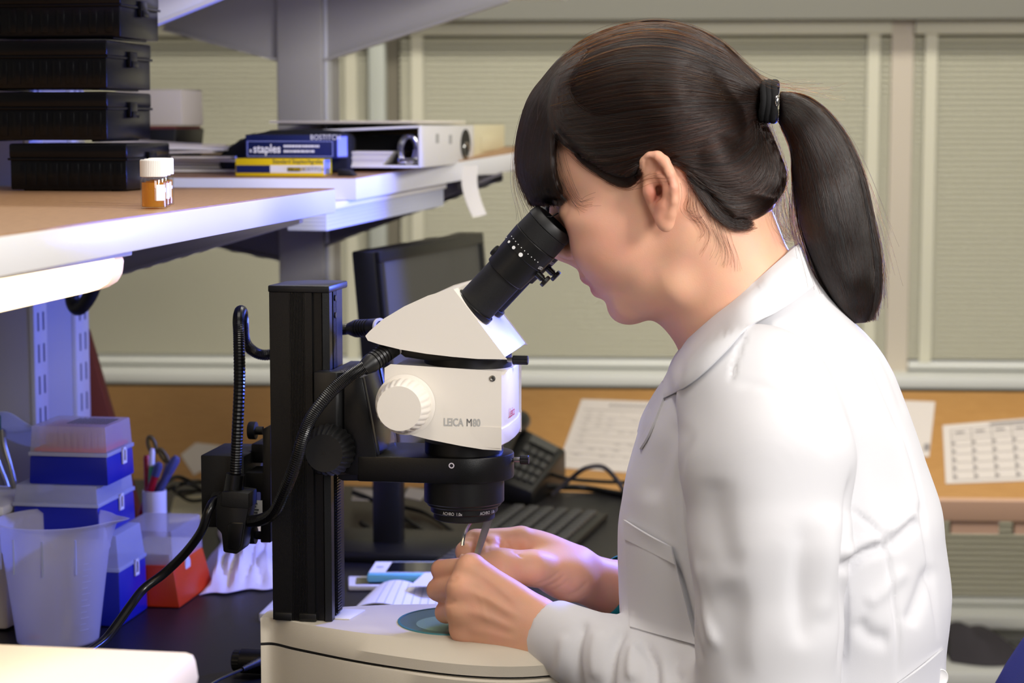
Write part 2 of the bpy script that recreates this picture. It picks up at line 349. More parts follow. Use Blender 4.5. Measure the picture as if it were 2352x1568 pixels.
# ================================================================== sloped wooden desk with papers in front of the window
SLP = math.radians(17.5); DN = pr(2250, 1143, -0.86); dz0 = DN[2]; dv0 = -0.86; DL = 0.40
def ds(u, s, h=0.0):                                   # point on the sloping top: s up the slope, h above it
    return rb((u, dv0+s*math.cos(SLP)-h*math.sin(SLP), dz0+s*math.sin(SLP)+h*math.cos(SLP)))
def pds(px, py):                                       # photograph point on the sloping top -> (u, s)
    d = _r*((px-W/2)/FP)-_u*((py-H/2)/FP)+_f
    o = Vector(rw((0, dv0, dz0))); e = Vector((math.cos(RY), -math.sin(RY), 0)); nv = Vector((math.sin(RY), math.cos(RY), 0))
    sd = nv*math.cos(SLP)+Vector((0, 0, math.sin(SLP))); n = e.cross(sd); t = (o-CAM).dot(n)/d.dot(n); q = CAM+d*t-o
    return q.dot(e), q.dot(sd)
t = Thing('drafting_desk', 'long wooden desk with a sloping honey-coloured top under the window', 'desk', rb((0.2, -0.55, 0)))
def dsbox(ua, ub, s0, s1, h0, h1): 
    lo = [ds(ua, s0, h0), ds(ub, s0, h0), ds(ub, s1, h0), ds(ua, s1, h0)]; hi = [ds(ua, s0, h1), ds(ub, s0, h1), ds(ub, s1, h1), ds(ua, s1, h1)]
    return MB().hexa(lo, hi)
t.part('desktop', dsbox(-1.3, 1.7, 0, DL, -0.025, 0), M['desk_wood'], 0.002)
t.part('front_edge', dsbox(-1.3, 1.7, -0.012, 0.0, -0.036, 0.001), M['desk_edge'], 0.002)
for k in range(30): t.part('apron_block', mapped(MB().box(-1.25+0.1*k, -1.25+0.1*k+0.075, dv0+0.02, dv0+0.04, dz0-0.062, dz0-0.03), rb), M['desk_edge'])
for u in (-1.2, 1.6):
    t.part('leg', mapped(MB().box(u, u+0.05, dv0+0.06, dv0+0.11, 0, dz0-0.01), rb), M['rack_grey'], 0.003)
    t.part('leg', mapped(MB().box(u, u+0.05, dv0+0.28, dv0+0.33, 0, dz0+0.055), rb), M['rack_grey'], 0.003)
def paper(label, quad, m=None, marks=(), name='paper_sheet', cat='paper'):
    us = [pds(*q) for q in quad]                       # corners: near-left, far-left, far-right, near-right
    def f(x, y, h): 
        a = [us[0][k]*(1-x)*(1-y)+us[3][k]*x*(1-y)+us[2][k]*x*y+us[1][k]*(1-x)*y for k in (0, 1)]; return ds(a[0], a[1], h)
    th = Thing(name, label, cat, f(0.5, 0.5, 0.0008))
    g = MB().hexa([f(0,0,.0004), f(1,0,.0004), f(1,1,.0004), f(0,1,.0004)], [f(0,0,.0014), f(1,0,.0014), f(1,1,.0014), f(0,1,.0014)])
    th.part('sheet', g, m or M['paper_grey'])
    if marks:
        b = MB()
        for x0, x1, y0, y1 in marks: b.add([f(x0,y0,.0019), f(x1,y0,.0019), f(x1,y1,.0019), f(x0,y1,.0019)], [(0,1,2,3)])
        th.part('printed_lines', b, M['print_faint'])
    return th
r2 = random.Random(3)
mk1 = [(0.30+0.05*i, 0.30+0.05*i+0.035, 0.905, 0.935) for i in range(9)]
for j in range(8):
    for i in range(7): 
        if r2.random() < 0.6: mk1.append((0.10+0.115*i, 0.10+0.115*i+0.02+0.05*r2.random(), 0.78-0.085*j, 0.786-0.085*j))
mk1 += [(0.06, 0.94, 0.84, 0.846)]+[(0.06, 0.94, 0.115+0.088*i, 0.118+0.088*i) for i in range(8)]
paper('white printed chart with faint columns flat on the wooden desk behind the microscope', [(1279, 1074), (1336, 918), (1560, 926), (1545, 1094)], marks=mk1)
cal = [(0.05, 0.95, 0.90, 0.906), (0.05, 0.95, 0.80, 0.806)]+[(0.05, 0.95, y, y+.005) for y in (.05, .19, .33, .47, .61, .72)]
cal += [(0.05+0.9/7*i-.002, 0.05+0.9/7*i+.002, 0.05, 0.90) for i in range(8)]+[(0.30, 0.70, 0.925, 0.965)]
cal += [(0.05+0.9/7*i+.03*0, 0.05+0.9/7*i+.022, y+.03, y+.075) for i in range(7) for y in (.05, .19, .33, .47, .61)]+[(0.075+0.9/7*i, 0.05+0.9/7*i+.085, .83, .86) for i in range(7)]
paper('white calendar page with a grid of day boxes at the desk end', [(2172, 1112), (2165, 978), (2520, 948), (2550, 1098)], marks=cal, name='calendar_page', cat='calendar')
paper('plain pale sheet on the wooden desk, mostly behind the coat back', [(1990, 1048), (2000, 918), (2148, 924), (2134, 1050)], marks=[(.90, .99, .10, .22)])
paper('blank grey sheet lying crooked on the desk left of the microscope stand', [(445, 1092), (415, 1046), (450, 1018), (560, 1030)])

# dark things on the low ledge below the rail
lb = pr(2250, 1480); t = Thing('low_ledge', 'low painted ledge along the wall below the blind', 'ledge', rb((1.0, -0.05, 0)))
t.part('top', mapped(MB().box(0.3, 1.8, -0.22, 0.04, lb[2]-0.03, lb[2]), rb), M['sill_paint'], 0.003)
t.part('front', mapped(MB().box(0.32, 1.78, -0.20, 0.03, 0, lb[2]-0.03), rb), M['orange_wood'])
bg = MB(); base = pr(2180, 1480, -0.1); W0 = pr(2176, 1480, -0.1)[0]; W1 = pr(2345, 1480, -0.1)[0]; hb = pr(2250, 1418, -0.1)[2]-lb[2]
for k in range(9): pass
rows = []
for i in range(13):
    x = i/12; h = hb*(0.55+0.45*math.sin(3.1*x+0.4))*(1-0.55*x); w = 0.045+0.03*math.sin(math.pi*x)
    rows.append([(W0+(W1-W0)*x, -0.10+w*math.cos(math.pi*k/8), lb[2]+0.002+max(.004, h)*math.sin(math.pi*k/8)*(1+0.12*math.sin(5*k+9*x))) for k in range(9)])
bg.grid(rows); bg.f += [tuple(range(9)), tuple(range(108, 117))[::-1], tuple([9*i for i in range(13)])[::-1]+tuple([9*i+8 for i in range(12, -1, -1)])[::-1]]
single('cloth_bag', 'slumped dark grey cloth bag on the low ledge under the desk', 'bag', rb((W0, -0.1, lb[2])), mapped(bg, rb), M['bag_dark'])
# ================================================================== island bench and the shelving that stands on it
ZB = 0.745
t = Thing('lab_bench', 'black-topped lab bench the microscope and boxes stand on', 'bench', (-0.5, -0.3, 0))
t.part('worktop', MB().box(-1.15, 0.07, -1.35, 1.12, ZB-0.032, ZB), M['epoxy_black'], 0.003)
for b in (-1.2, -0.2, 0.95): t.part('end_panel', MB().box(-1.05, -0.25, b, b+0.03, 0, ZB-0.032), M['rack_grey'], 0.002)
t.part('back_panel', MB().box(-0.76, -0.74, -1.17, 0.95, 0.1, ZB-0.032), M['rack_grey'])

def fixture(t, name, a0, a1, b0, b1, ztop, h, m_lens, m_end, ribs=0):   # slim under-shelf light: body, glowing lens, end cap
    body = t.part('lamp_body', MB().box(a0, a1, b0, b1, ztop-0.006, ztop), M['white_plastic'], 0.001)
    L = MB(); n = 12; cz = ztop-0.006
    prof = [(a0+0.004+(a1-a0-0.008)*(0.5-0.5*math.cos(math.pi*i/n)), cz-h*math.sin(math.pi*i/n)**0.55) for i in range(n+1)]
    L.prism(prof, 'az', b0+0.006, b1-0.03); t.part('lamp_lens', L, m_lens, smooth=60)
    E_ = MB(); E_.prism(prof, 'az', b1-0.03, b1-0.004); t.part('end_cap', E_, m_end, 0.004, smooth=60)

# --- near unit
ZS = 1.215; aE = -0.262; bE = pz(770, 432, ZS)[1]
bP = 0.445; aP = -0.648                                    # deep upright: right face aP, from bP back
t = Thing('wall_shelf', 'near wood-topped shelf with white edge under the vials and black boxes', 'shelf', (-0.6, -0.3, ZS-0.027))
def front_a(b): return -0.236-(b+0.6)*0.0265               # the board's front edge is not quite square to the bench
sh = MB(); sh.hexa([(-1.05, -1.0, ZS-0.027), (front_a(-1.0), -1.0, ZS-0.027), (front_a(bE), bE, ZS-0.027), (-1.05, bE, ZS-0.027)],
                   [(-1.05, -1.0, ZS-0.0012), (front_a(-1.0), -1.0, ZS-0.0012), (front_a(bE), bE, ZS-0.0012), (-1.05, bE, ZS-0.0012)])
board = t.part('shelf_board', sh, M['shelf_edge'], 0.0012)
tp = MB(); tp.hexa([(-1.049, -1.0, ZS-0.0012), (front_a(-1.0)-0.001, -1.0, ZS-0.0012), (front_a(bE)-0.001, bE-0.001, ZS-0.0012), (-1.049, bE-0.001, ZS-0.0012)],
                   [(-1.049, -1.0, ZS), (front_a(-1.0)-0.001, -1.0, ZS), (front_a(bE)-0.001, bE-0.001, ZS), (-1.049, bE-0.001, ZS)])
t.part('wood_veneer', tp, M['shelf_wood'], parent=board, label='brown wood-grain top of the shelf')
bQ = pa(200, 800, aP)[1]
t = Thing('shelving_upright', 'near grey slotted upright with brackets under the vial shelf', 'upright', (aP-.13, bP+.06, ZB))
t.part('upright', MB().box(aP-0.26, aP-0.004, bP, bQ, ZB, 1.62), M['rack_grey'], 0.004)
for x0, x1 in ((76, 106), (172, 202)):
    b0, b1 = pa(x0, 800, aP)[1], pa(x1, 800, aP)[1]
    st = t.part('slotted_standard', MB().box(aP-0.004, aP+0.002, b0, b1, ZB, 1.62), M['standard'], 0.001)
    sl = MB()
    for k in range(22):
        z = ZB+0.03+0.038*k
        for f in (0.30, 0.70): 
            bb = b0+(b1-b0)*f; sl.box(aP+0.0019, aP+0.0026, bb-0.0016, bb+0.0016, z, z+0.022)
    t.part('slots', sl, M['slot_black'], parent=st)
bB = bP+0.012
zt = ZS-0.027
def bracket(t, b, a_post, a_tip, ztop, zpost, ztip, m=None):
    p = [(a_post, ztop), (a_tip, ztop), (a_tip, ztip), (a_post, zpost)]
    if a_tip < a_post: p = p[::-1]
    k = t.part('bracket', MB().prism(p, 'az', b, b+0.004), m or M['rack_dark'], 0.0008)
    d = MB(); ext = [(a_post, zpost), (a_tip, ztip), (a_tip, ztip+0.004), (a_post, zpost+0.004)]
    t.part('flange', d.prism(ext, 'az', b-0.008, b+0.008), m or M['rack_dark'], parent=k)
z1 = pb(84, 686, bB)[2]; tip = pb(692, 512, bB)
bracket(t, bB, aP+0.002, tip[0], zt, z1, tip[2])
tip2 = pb(560, -22, bB); z2 = pb(350, 62, bB)
sl = (tip2[2]-z2[2])/(tip2[0]-z2[0])
bracket(t, bB, aP+0.002, tip2[0], tip2[2]+0.02, z2[2]+sl*(aP-z2[0]), tip2[2], M['shelf_edge'])
t = Thing('wall_shelf', 'near upper shelf mostly above the frame over the black boxes', 'shelf', (aP+.1, bB-.2, tip2[2]+.0205)); t.part('shelf_board', MB().box(aP+0.01, tip2[0]+0.02, bB-0.4, bB+0.03, tip2[2]+0.0205, tip2[2]+0.045), M['shelf_edge'], 0.001)
t = Thing('shelf_lamp', 'lit under-shelf lamp glowing warm white beneath the near shelf', 'lamp', (-0.3, -0.4, zt))
e = pb(352, 580, pz(352, 560, zt)[1])
fixture(t, 'lamp', -0.36, front_a(0)-0.008, -0.95, pz(345, 575, zt)[1]+0.03, zt, 0.030, M['lamp_lens'], M['lamp_end'])
c = MB(); c.tube(spline([pb(178, 632, bB-.02), pb(168, 660, bB-.02), pb(166, 690, bB-.02), pb(176, 708, bB-.025), pb(192, 700, bB-.03), pb(210, 672, bB-.035), pb(222, 640, bB-.04)], 30), 0.0085, 12)
single('lamp_cord', 'thick black cord looping below the lit under-shelf lamp', 'cord', pb(176, 708, bB-.03), c, M['black_rubber'])

# --- far unit, its board a touch out of level
n1 = to_world((0, 0, 0)); P1 = CAM+2.46*(_r*((818-W/2)/FP)-_u*((408-H/2)/FP)+_f); P2 = CAM+2.98*(_r*((1165-W/2)/FP)-_u*((352-H/2)/FP)+_f)
def tob(q): d = q-ORG; return Vector((d.dot(FV), d.dot(LV), q.z))
E1, E2 = tob(P1), tob(P2); ED = (E2-E1).normalized()
def fs(x, y, h=0.0):                                       # x left of the front edge, y along it, h above the board
    return E1+ED*y+Vector((-x, 0, 0))+Vector((0, 0, h))
def fbox(x0, x1, y0, y1, h0, h1):
    return MB().hexa([fs(x1,y0,h0), fs(x0,y0,h0), fs(x0,y1,h0), fs(x1,y1,h0)], [fs(x1,y0,h1), fs(x0,y0,h1), fs(x0,y1,h1), fs(x1,y1,h1)])
t = Thing('wall_shelf', 'far wood-topped shelf with white edge under the binders and staple cartons', 'shelf', tuple(fs(.27, .3, -.027)))
LF = 0.75
bd = t.part('shelf_board', fbox(0, 0.55, 0, LF, -0.027, -0.0012), M['shelf_edge'], 0.0012)
t.part('wood_veneer', fbox(0.001, 0.549, 0.001, LF-.001, -0.0012, 0.0), M['shelf_wood'], parent=bd, label='brown wood-grain top of the shelf')
bF = 0.95; aL, aR = pb(636, 300, bF)[0], pb(742, 300, bF)[0]
t = Thing('shelving_upright', 'far grey slotted upright with triangular brackets on both sides', 'upright', ((aL+aR)/2, bF+.05, ZB))
up = t.part('upright', MB().box(aL, aR, bF, bF+0.10, ZB, 1.62), M['rack_grey'], 0.004)
st = t.part('slotted_standard', MB().box(aR, aR+0.005, bF+0.006, bF+0.036, ZB, 1.62), M['standard'], 0.001)
zU = pb(690, -4, bF)[2]
for sgn, a0, tipx, tipy, px, py in ((1, aR, 1166, 8, 752, 142), (-1, aL, 372, 70, 634, 140)):
    q = pb(tipx, tipy, bF); w = pb(px, py, bF)
    bracket(t, bF+0.01, a0, q[0], zU+0.03, w[2], q[2]+(0.003 if sgn > 0 else 0), M['rack_grey'])
w = pb(752, 568, bF); q = pb(1150, 402, bF); bracket(t, bF+0.01, aR, q[0], fs(0, bF-E1[1], -.028)[2], w[2], q[2])
w = pb(634, 600, bF); bracket(t, bF+0.01, aL, aL-0.3, fs(0.5, bF-E1[1], -.028)[2], w[2], w[2]+0.06)
t = Thing('wall_shelf', 'far upper shelf at the top edge of the view on the triangular brackets', 'shelf', (aL, bF, zU+.0305)); t.part('shelf_board', MB().box(aL-0.45, pb(1166, 0, bF)[0], bF-0.45, bF+0.6, zU+0.0305, zU+0.055), M['shelf_edge'], 0.001)
t = Thing('shelf_lamp', 'unlit ribbed under-shelf lamp beneath the far shelf', 'lamp', tuple(fs(0.05, 0.1, -0.027)))
b0 = t.part('lamp_body', fbox(0.012, 0.10, -0.05, 0.34, -0.036, -0.0275), M['white_plastic'], 0.001)
for k in range(5): t.part('lens_rib', fbox(0.016, 0.096-0.008*k, -0.05, 0.34, -0.042-0.0045*k, -0.0365-0.0045*k), M['lamp_lens_off'], 0.001)
tp = MB(); rows = []
for i in range(13):
    x = i/12; y = pz(1075, 385, fs(0, 0.5)[2])[1]
    c0 = pb(1062+36*x*x*0+ (0 if x < .3 else 30*((x-.3)/.7)**1.5), 382+116*x, fs(0, .37)[1]); c1 = pb(1094+(0 if x < .3 else 26*((x-.3)/.7)**1.5), 380+112*x, fs(0, .37)[1])
    off = front = fs(0, .37)[0]+0.003
    rows.append([(c0[0], c0[1]-0.02*x, c0[2]), (c1[0], c1[1]+0.012-0.02*x, c1[2])])
single('tape_strip', 'curled strip of white tape hanging from the far shelf edge', 'tape', rows[0][0], tp.sheet(rows, 0.0006), M['paper'])

# ================================================================== black slide boxes on the near shelf
def slide_box(label, a1, b0, z0, w=0.145, d=0.14, h=0.0515, lid=0.34):
    t = Thing('slide_box', label, 'box', (a1-w/2, b0+d/2, z0), group='black slide boxes stacked on the shelf')
    zl = z0+h*(1-lid)
    bd = MB().box(a1-w+0.001, a1-0.001, b0+0.001, b0+d-0.001, z0+0.0015, zl)
    o = t.part('box_body', bd, M['slide_plastic'], 0.0018)
    rb_ = MB()
    for k in range(10): 
        a = a1-w+0.010+k*(w-0.02)/9.4; rb_.box(a, a+0.0085, b0-0.0001, b0+0.002, z0+0.006, zl-0.004)
    for k in range(7):
        b = b0+0.012+k*(d-0.02)/6.6
        if False: rb_.box(a1-0.002, a1+0.0004, b, b+0.009, z0+0.006, zl-0.004)
    for x in (a1-w+.012, a1-.022): rb_.box(x, x+0.01, b0+0.01, b0+d-0.01, z0, z0+0.002)
    t.part('ribs', rb_, M['slide_plastic'], 0.0006, parent=o)
    t.part('lid', MB().box(a1-w, a1, b0, b0+d, zl+0.0006, z0+h-0.001), M['slide_plastic'], 0.0025)
    t.part('rim', MB().box(a1-w-0.001, a1+0.0012, b0-0.0012, b0+d+0.001, zl-0.0014, zl+0.0012), M['slide_plastic'], 0.0006)
    lt = MB().box(a1, a1+0.004, b0+d*0.44, b0+d*0.60, zl-0.010, zl+0.007); lt.box(a1+0.003, a1+0.0062, b0+d*0.45, b0+d*0.59, zl-0.010, zl-0.003)
    t.part('latch', lt, M['slide_plastic'], 0.001)
bx = 0.232
hb_ = 0.0522
slide_box('black slide box at the bottom of the stack, standing on the shelf', pb(293, 437, bx)[0], bx, ZS, w=0.132)
z = pb(248, 322, bx)[2]
z = ZS+0.0525
slide_box('black slide box second from the bottom of the stack', pb(248, 322, bx)[0], bx, z, w=0.16, h=0.0535)
slide_box('black slide box third from the bottom, with the blue-lit latch highest but one', pb(248, 207, bx)[0], bx-0.001, z+0.0545, w=0.16, h=0.053)
slide_box('black slide box at the very top of the stack, cut by the frame', pb(278, 90, bx+.02)[0], bx+0.02, z+0.0545*2, w=0.19, d=.125, h=0.0535)
# two cartons further back, seen past the stack
t = Thing('storage_box', 'dark open tray on the far shelf behind the black slide boxes', 'box', tuple(fs(0.30, .25)))
p0 = pb(345, 395, .78); p1 = pb(405, 296, .78); t.part('tray', MB().prism([(p0[0]-.06, p0[2]-.012), (p1[0]-.008, p0[2]-.012), (p1[0], p1[2]), (p0[0]-.06, p1[2])], 'az', .78, .9), M['black_satin'], 0.002)
p2 = pb(420, 289, .79); t.part('insert', MB().box(p0[0]-.05, p1[0]-.004, .785, .895, p1[2], p1[2]+.004), M['maroon'])
t = Thing('paper_carton', 'plain white carton on the dark tray behind the slide boxes', 'box', (p2[0]-.05, .84, p1[2]))
q = pb(416, 205, .79); t.part('carton', MB().prism([(p0[0]-.05, p1[2]+.0045), (p2[0], p1[2]+.0045), (q[0], q[2]), (p0[0]-.05, q[2])], 'az', .79, .88), M['paper_grey'], 0.002)
# ---- vials
def vial(label, px, py, turn):
    c = pz(px, py, ZS); r = 0.0112; t = Thing('sample_vial', label, 'vial', (c[0], c[1], ZS), group='amber vials in a row at the shelf edge')
    hb = 0.0276
    t.part('glass_body', MB().lathe([(r*.4, 0.0005), (r*.93, 0), (r, 0.001), (r, hb*.86), (r*.93, hb*.94), (r*.82, hb), (r*.76, hb), (r*.86, hb*.93), (r-.0008, hb*.86), (r-.0008, .0016), (r*.4, .0014)], c, (0, 0, 1), 40, cap=False), M['vial_glass'], smooth=50)
    t.part('amber_liquid', MB().lathe([(r-.0012, .0018), (r-.0012, hb*.80)], c, (0, 0, 1), 40), M['amber'], smooth=50)
    z0 = c[2]+hb*.97
    t.part('screw_cap', MB().lathe([(r*.9, 0), (r*.99, .0003), (r*.99, .0136), (r*.93, .0146), (r*.80, .0146), (r*.78, .0139)], (c[0], c[1], z0), (0, 0, 1), 144, ripple=lambda j, i: 1.0+(0.018 if (i % 3 == 0 and 0 < j < 4) else 0)), M['cap_white'], smooth=30)
    lb = MB(); rows = []
    for k in range(9):
        an = turn+math.radians(46)*(k/8-.5); rows.append([(c[0]+(r+.0002)*math.cos(an), c[1]+(r+.0002)*math.sin(an), c[2]+z) for z in (.0070, .0205)])
    lb.grid(rows); t.part('label', lb, M['label_white'])
vial('nearest amber vial of the row on the near shelf edge', 354, 479, math.radians(-38))
vial('middle amber vial, half hidden behind the nearest one', 362.5, 474.5, math.radians(-30))
vial('hindmost amber vial, its label edge showing at the right of the row', 371, 470, math.radians(-42))

# ================================================================== things on the far shelf
def carton(name, label, x0, x1, y0, y1, D, dep, m, end_m, paint):
    q0 = CAM+D*(_r*((x0-W/2)/FP)-_u*((y1-H/2)/FP)+_f); q1 = CAM+D*(_r*((x1-W/2)/FP)-_u*((y0-H/2)/FP)+_f)
    A, B = tob(q0), tob(q1); b = A[1]; a0, a1 = A[0], pb(x1, y0, b)[0]; z0, z1 = A[2], pb(x1, y0, b)[2]
    return a0, a1, b, z0, z1
bS = E1[1]+0.015
zy = fs(0.05, 0.02)[2]
a0, a1 = pb(541, 400, bS)[0], pb(741, 400, bS)[0]; hy = pb(640, 364, bS)[2]-zy
t = Thing('staple_carton', 'yellow carton of staples with a blue and white band, under the blue one', 'carton', ((a0+a1)/2, bS+.02, zy))
t.part('carton', MB().box(a0, a1, bS, bS+0.045, zy+.0004, zy+hy), M['carton_yellow'], 0.0005)
t.part('white_band', MB().box(a0+.001, a1-.0005, bS-.0003, bS, zy+hy*.20, zy+hy*.62), M['white_plastic'])
t.part('blue_band', MB().box(a0+.001, a0+(a1-a0)*.40, bS-.0005, bS-.0002, zy+hy*.20, zy+hy*.62), M['carton_blue'])
t.part('end_label', MB().box(a1, a1+.0003, bS+.006, bS+.034, zy+hy*.12, zy+hy*.92), M['carton_lilac'])
def ink(t, txt, a, b, z, size, m, sq=1.0, bold=0.0, name='lettering'): t.part(name, text_mb(txt, size, plane_fn((a, b, z), (1, 0, 0), (0, 0, 1)), sq, bold), m, smooth=0, fix=False)
ink(t, 'Standard Staples/Agrafes', a0+(a1-a0)*.43, bS-.0006, zy+hy*.73, .0075, M['print_black'], .85)
ink(t, 'STANLEY', a0+(a1-a0)*.61, bS-.0009, zy+hy*.32, .0062, M['carton_yellow'], .85)
t.part('logo_bar', MB().box(a0+(a1-a0)*.60, a0+(a1-a0)*.75, bS-.0008, bS-.0004, zy+hy*.29, zy+hy*.50), M['black_matte'])
ink(t, 'BOSTITCH', a0+(a1-a0)*.765, bS-.0009, zy+hy*.32, .0062, M['print_black'], .95)
zb2 = zy+hy+.0003; bS2 = bS+.006
a0, a1 = pb(564, 340, bS2)[0], pb(774, 340, bS2)[0]; hb2 = pb(640, 310, bS2)[2]-zb2
t = Thing('staple_carton', 'dark blue carton of staples lying on the yellow carton', 'carton', ((a0+a1)/2, bS2+.02, zb2))
t.part('carton', MB().box(a0, a1, bS2, bS2+.055, zb2, zb2+hb2), M['carton_blue'], 0.0005)
t.part('end_label', MB().box(a1, a1+.0004, bS2+.002, bS2+.05, zb2+.002, zb2+hb2-.002), M['carton_lilac'])
fr = MB(); x0, x1 = a0+.002, a1-.005; y0, y1 = zb2+.002, zb2+hb2*.74
for q in ((x0, x1, y0, y0+.0007), (x0, x1, y1-.0007, y1), (x0, x0+.0007, y0, y1), (x1-.0007, x1, y0, y1)): fr.box(q[0], q[1], bS2-.0004, bS2, q[2], q[3])
t.part('printed_frame', fr, M['carton_lilac'])
ink(t, 'staples', a0+(a1-a0)*.085, bS2-.0006, zb2+hb2*.24, .0145, M['print_white'], .88, .0003)
ink(t, 'BOSTITCH', a0+(a1-a0)*.71, bS2-.0006, zb2+hb2*.80, .0088, M['print_white'], .92)
ln = MB(); r3 = random.Random(5); ln.box(a0+.0055, a0+.0075, bS2-.0006, bS2-.0002, zb2+hb2*.25, zb2+hb2*.38)
for j in range(2):
    x = a0+(a1-a0)*.42
    while x < a0+(a1-a0)*(.80-.05*j): 
        w = .001+.0025*r3.random(); ln.box(x, x+w, bS2-.0006, bS2-.0002, zb2+hb2*(.47-.22*j), zb2+hb2*(.47-.22*j)+.0028); x += w+.0007
t.part('printed_lines', ln, M['print_white'])
# pouch
pc = MB(); outl = [(500, 372), (506, 350), (540, 326), (575, 308), (620, 299), (700, 296), (775, 300), (800, 312), (800, 408), (520, 408), (505, 392)]
bp = bS+.070; pts = [pb(x, y, bp) for x, y in outl]; pc.prism([(p[0], max(p[2], fs(.3, .1)[2]+.001)) for p in pts], 'az', bp, bp+.045)
single('zip_pouch', 'black soft pouch lying behind the staple cartons', 'pouch', (pts[5][0], bp+.03, zy), pc, M['cloth_black'], bev=0.006)
eb = MB(); e0 = pb(775, 404, bS+.01); eb.prism([(e0[0], zy+.001), (e0[0]+.021, zy+.001), (e0[0]+.014, zy+.0075), (e0[0]+.004, zy+.009), (e0[0], zy+.009)], 'az', bS+.01, bS+.03)
single('binder_clip', 'small black clip on the shelf right of the yellow carton', 'clip', (e0[0], bS+.02, zy), eb, M['black_matte'], .001)
# loose paper pads
for k, (x0, x1, ya, n, lab) in enumerate([(398, 560, 409, 4, 'pile of loose pale papers on the far shelf left of the black pouch')]):
    bq = E1[1]+.09; q0 = pb(x0, ya, bq); q1 = pb(x1, ya, bq)
    for i in range(9):
        h = fs(.3, .12)[2]+.0012+.0042*i; off = .012*math.sin(2.3*i)
        r_ = []
        for u in range(7):
            x = u/6; r_.append([(q0[0]-.1+(q1[0]-q0[0]+.13-.01*i)*x+off, bq-.015+.02*math.sin(i)+.10*v, h+.003*math.sin(3*x+i)*(i > 4)) for v in (0, .5, 1)])
        single('loose_papers', ['bottom','second','third','fourth','fifth','sixth','seventh','eighth','topmost'][i]+' sheaf in the pile of papers left of the black pouch', 'paper', (q0[0], bq, h), MB().sheet(r_, .0028), M['paper_grey' if i % 3 else 'paper'], group='papers piled on the far shelf')
# white ring binder lying open-ended toward the camera, spine to the right
def shelf_pt(px, py, b): return pb(px, py, b)
bN = E1[1]+.10
sA = pb(966, 372, bN); sT = pb(966, 288, bN); aS = sA[0]; zf = fs(.03, .15)[2]+.004
t = Thing('ring_binder', 'white ring binder lying on its side with chrome rings showing', 'binder', (aS-.12, bN+.1, zf))
bM_ = pa(1088, 330, aS)[1]; hz = sT[2]-zf
t.part('spine', MB().box(aS-.003, aS, bN, bM_, zf, zf+hz), M['white_plastic'], .001)
lf = pb(640, 296, bN)
t.part('top_cover', MB().hexa([(lf[0], bN+.01, lf[2]-.006), (aS-.003, bN, zf+hz-.003), (aS-.003, bM_, zf+hz-.003), (lf[0], bM_, lf[2]-.006)], [(lf[0], bN+.01, lf[2]-.003), (aS-.003, bN, zf+hz), (aS-.003, bM_, zf+hz), (lf[0], bM_, lf[2]-.003)]), M['white_plastic'], .0006)
t.part('bottom_cover', MB().box(lf[0]+.03, aS-.003, bN, bM_, zf, zf+.003), M['white_plastic'], .0006)
for k in range(5): t.part('paper_block', MB().box(lf[0]+.03+.004*k, aS-.05+.003*k, bN+.004+.002*(k % 2), bM_-.02, zf+.003+.0035*k, zf+.0062+.0035*k), M['paper'])
t.part('inside_dark', MB().box(lf[0]+.02, aS-.004, bN+.10, bN+.104, zf+.02, zf+hz-.012), M['black_matte'])  # black sheet set in so the open binder looks dark inside
hole = MB(); h0, h1 = pa(1058, 330, aS)[1], pa(1080, 330, aS)[1]; zc = zf+hz*.50
t.part('finger_hole', MB().prism([((h0+h1)/2+(h1-h0)/2*math.cos(2*math.pi*k/24), zc+hz*.40*math.sin(2*math.pi*k/24)) for k in range(24)], 'bz', aS, aS+.0006), M['black_matte'])
t.part('hole_ring', MB().tube([(aS+.001, (h0+h1)/2+(h1-h0)*.28*math.cos(2*math.pi*k/16), zc-hz*.16+hz*.20*math.sin(2*math.pi*k/16)) for k in range(17)], .0014, 8), M['chrome'])
for kk, (bb, r_) in enumerate(((bN+.012, .017), (bN+.05, .017))):
    cx = aS-.016-.012*kk; cz = zf+hz*.42
    t.part('ring', MB().tube([(cx+r_*.62*math.cos(2*math.pi*k/24), bb+.004*math.sin(2*math.pi*k/24), cz+r_*math.sin(2*math.pi*k/24)) for k in range(25)], .0026, 10), M['chrome'])
t.part('ring_plate', MB().box(aS-.03, aS-.004, bN+.006, bM_-.03, zf+.005, zf+.012), M['chrome'], .001)
for k, (x, y) in enumerate(((1005, 318), (1035, 320))):
    q = pa(x, y, aS); t.part('faint_writing', MB().box(aS, aS+.0004, q[1]-.012, q[1]+.008, q[2]-.006, q[2]+.006), M['print_grey'])
bK = bM_+.012; aK = pa(1092, 330, aS)[0]
t = Thing('ring_binder', 'cream document binder lying beyond the white one on the far shelf', 'binder', (aS-.1, bK+.1, zf))
t.part('cover', MB().box(aS-.24, aS-.001, bK, bK+.26, zf+.003, zf+hz*1.02), M['paper_cream'], .002)
t.part('label_holder', MB().box(aS-.001, aS+.0005, bK+.05, bK+.2, zf+hz*.3, zf+hz*.7), M['paper_cream'], .0003)
t = Thing('ring_binder', 'pale closed binder lying flat on top at the back of the far shelf', 'binder', (aS-.2, bM_, zf+hz))
t.part('cover', MB().box(aS-.22, aS-.03, bN+.09, bM_+.1, zf+hz+.0025, zf+hz+.006), M['paper_grey'], .001)
t.part('page_block', MB().box(aS-.21, aS-.10, bN+.095, bM_+.09, zf+hz+.0005, zf+hz+.0024), M['black_matte'])
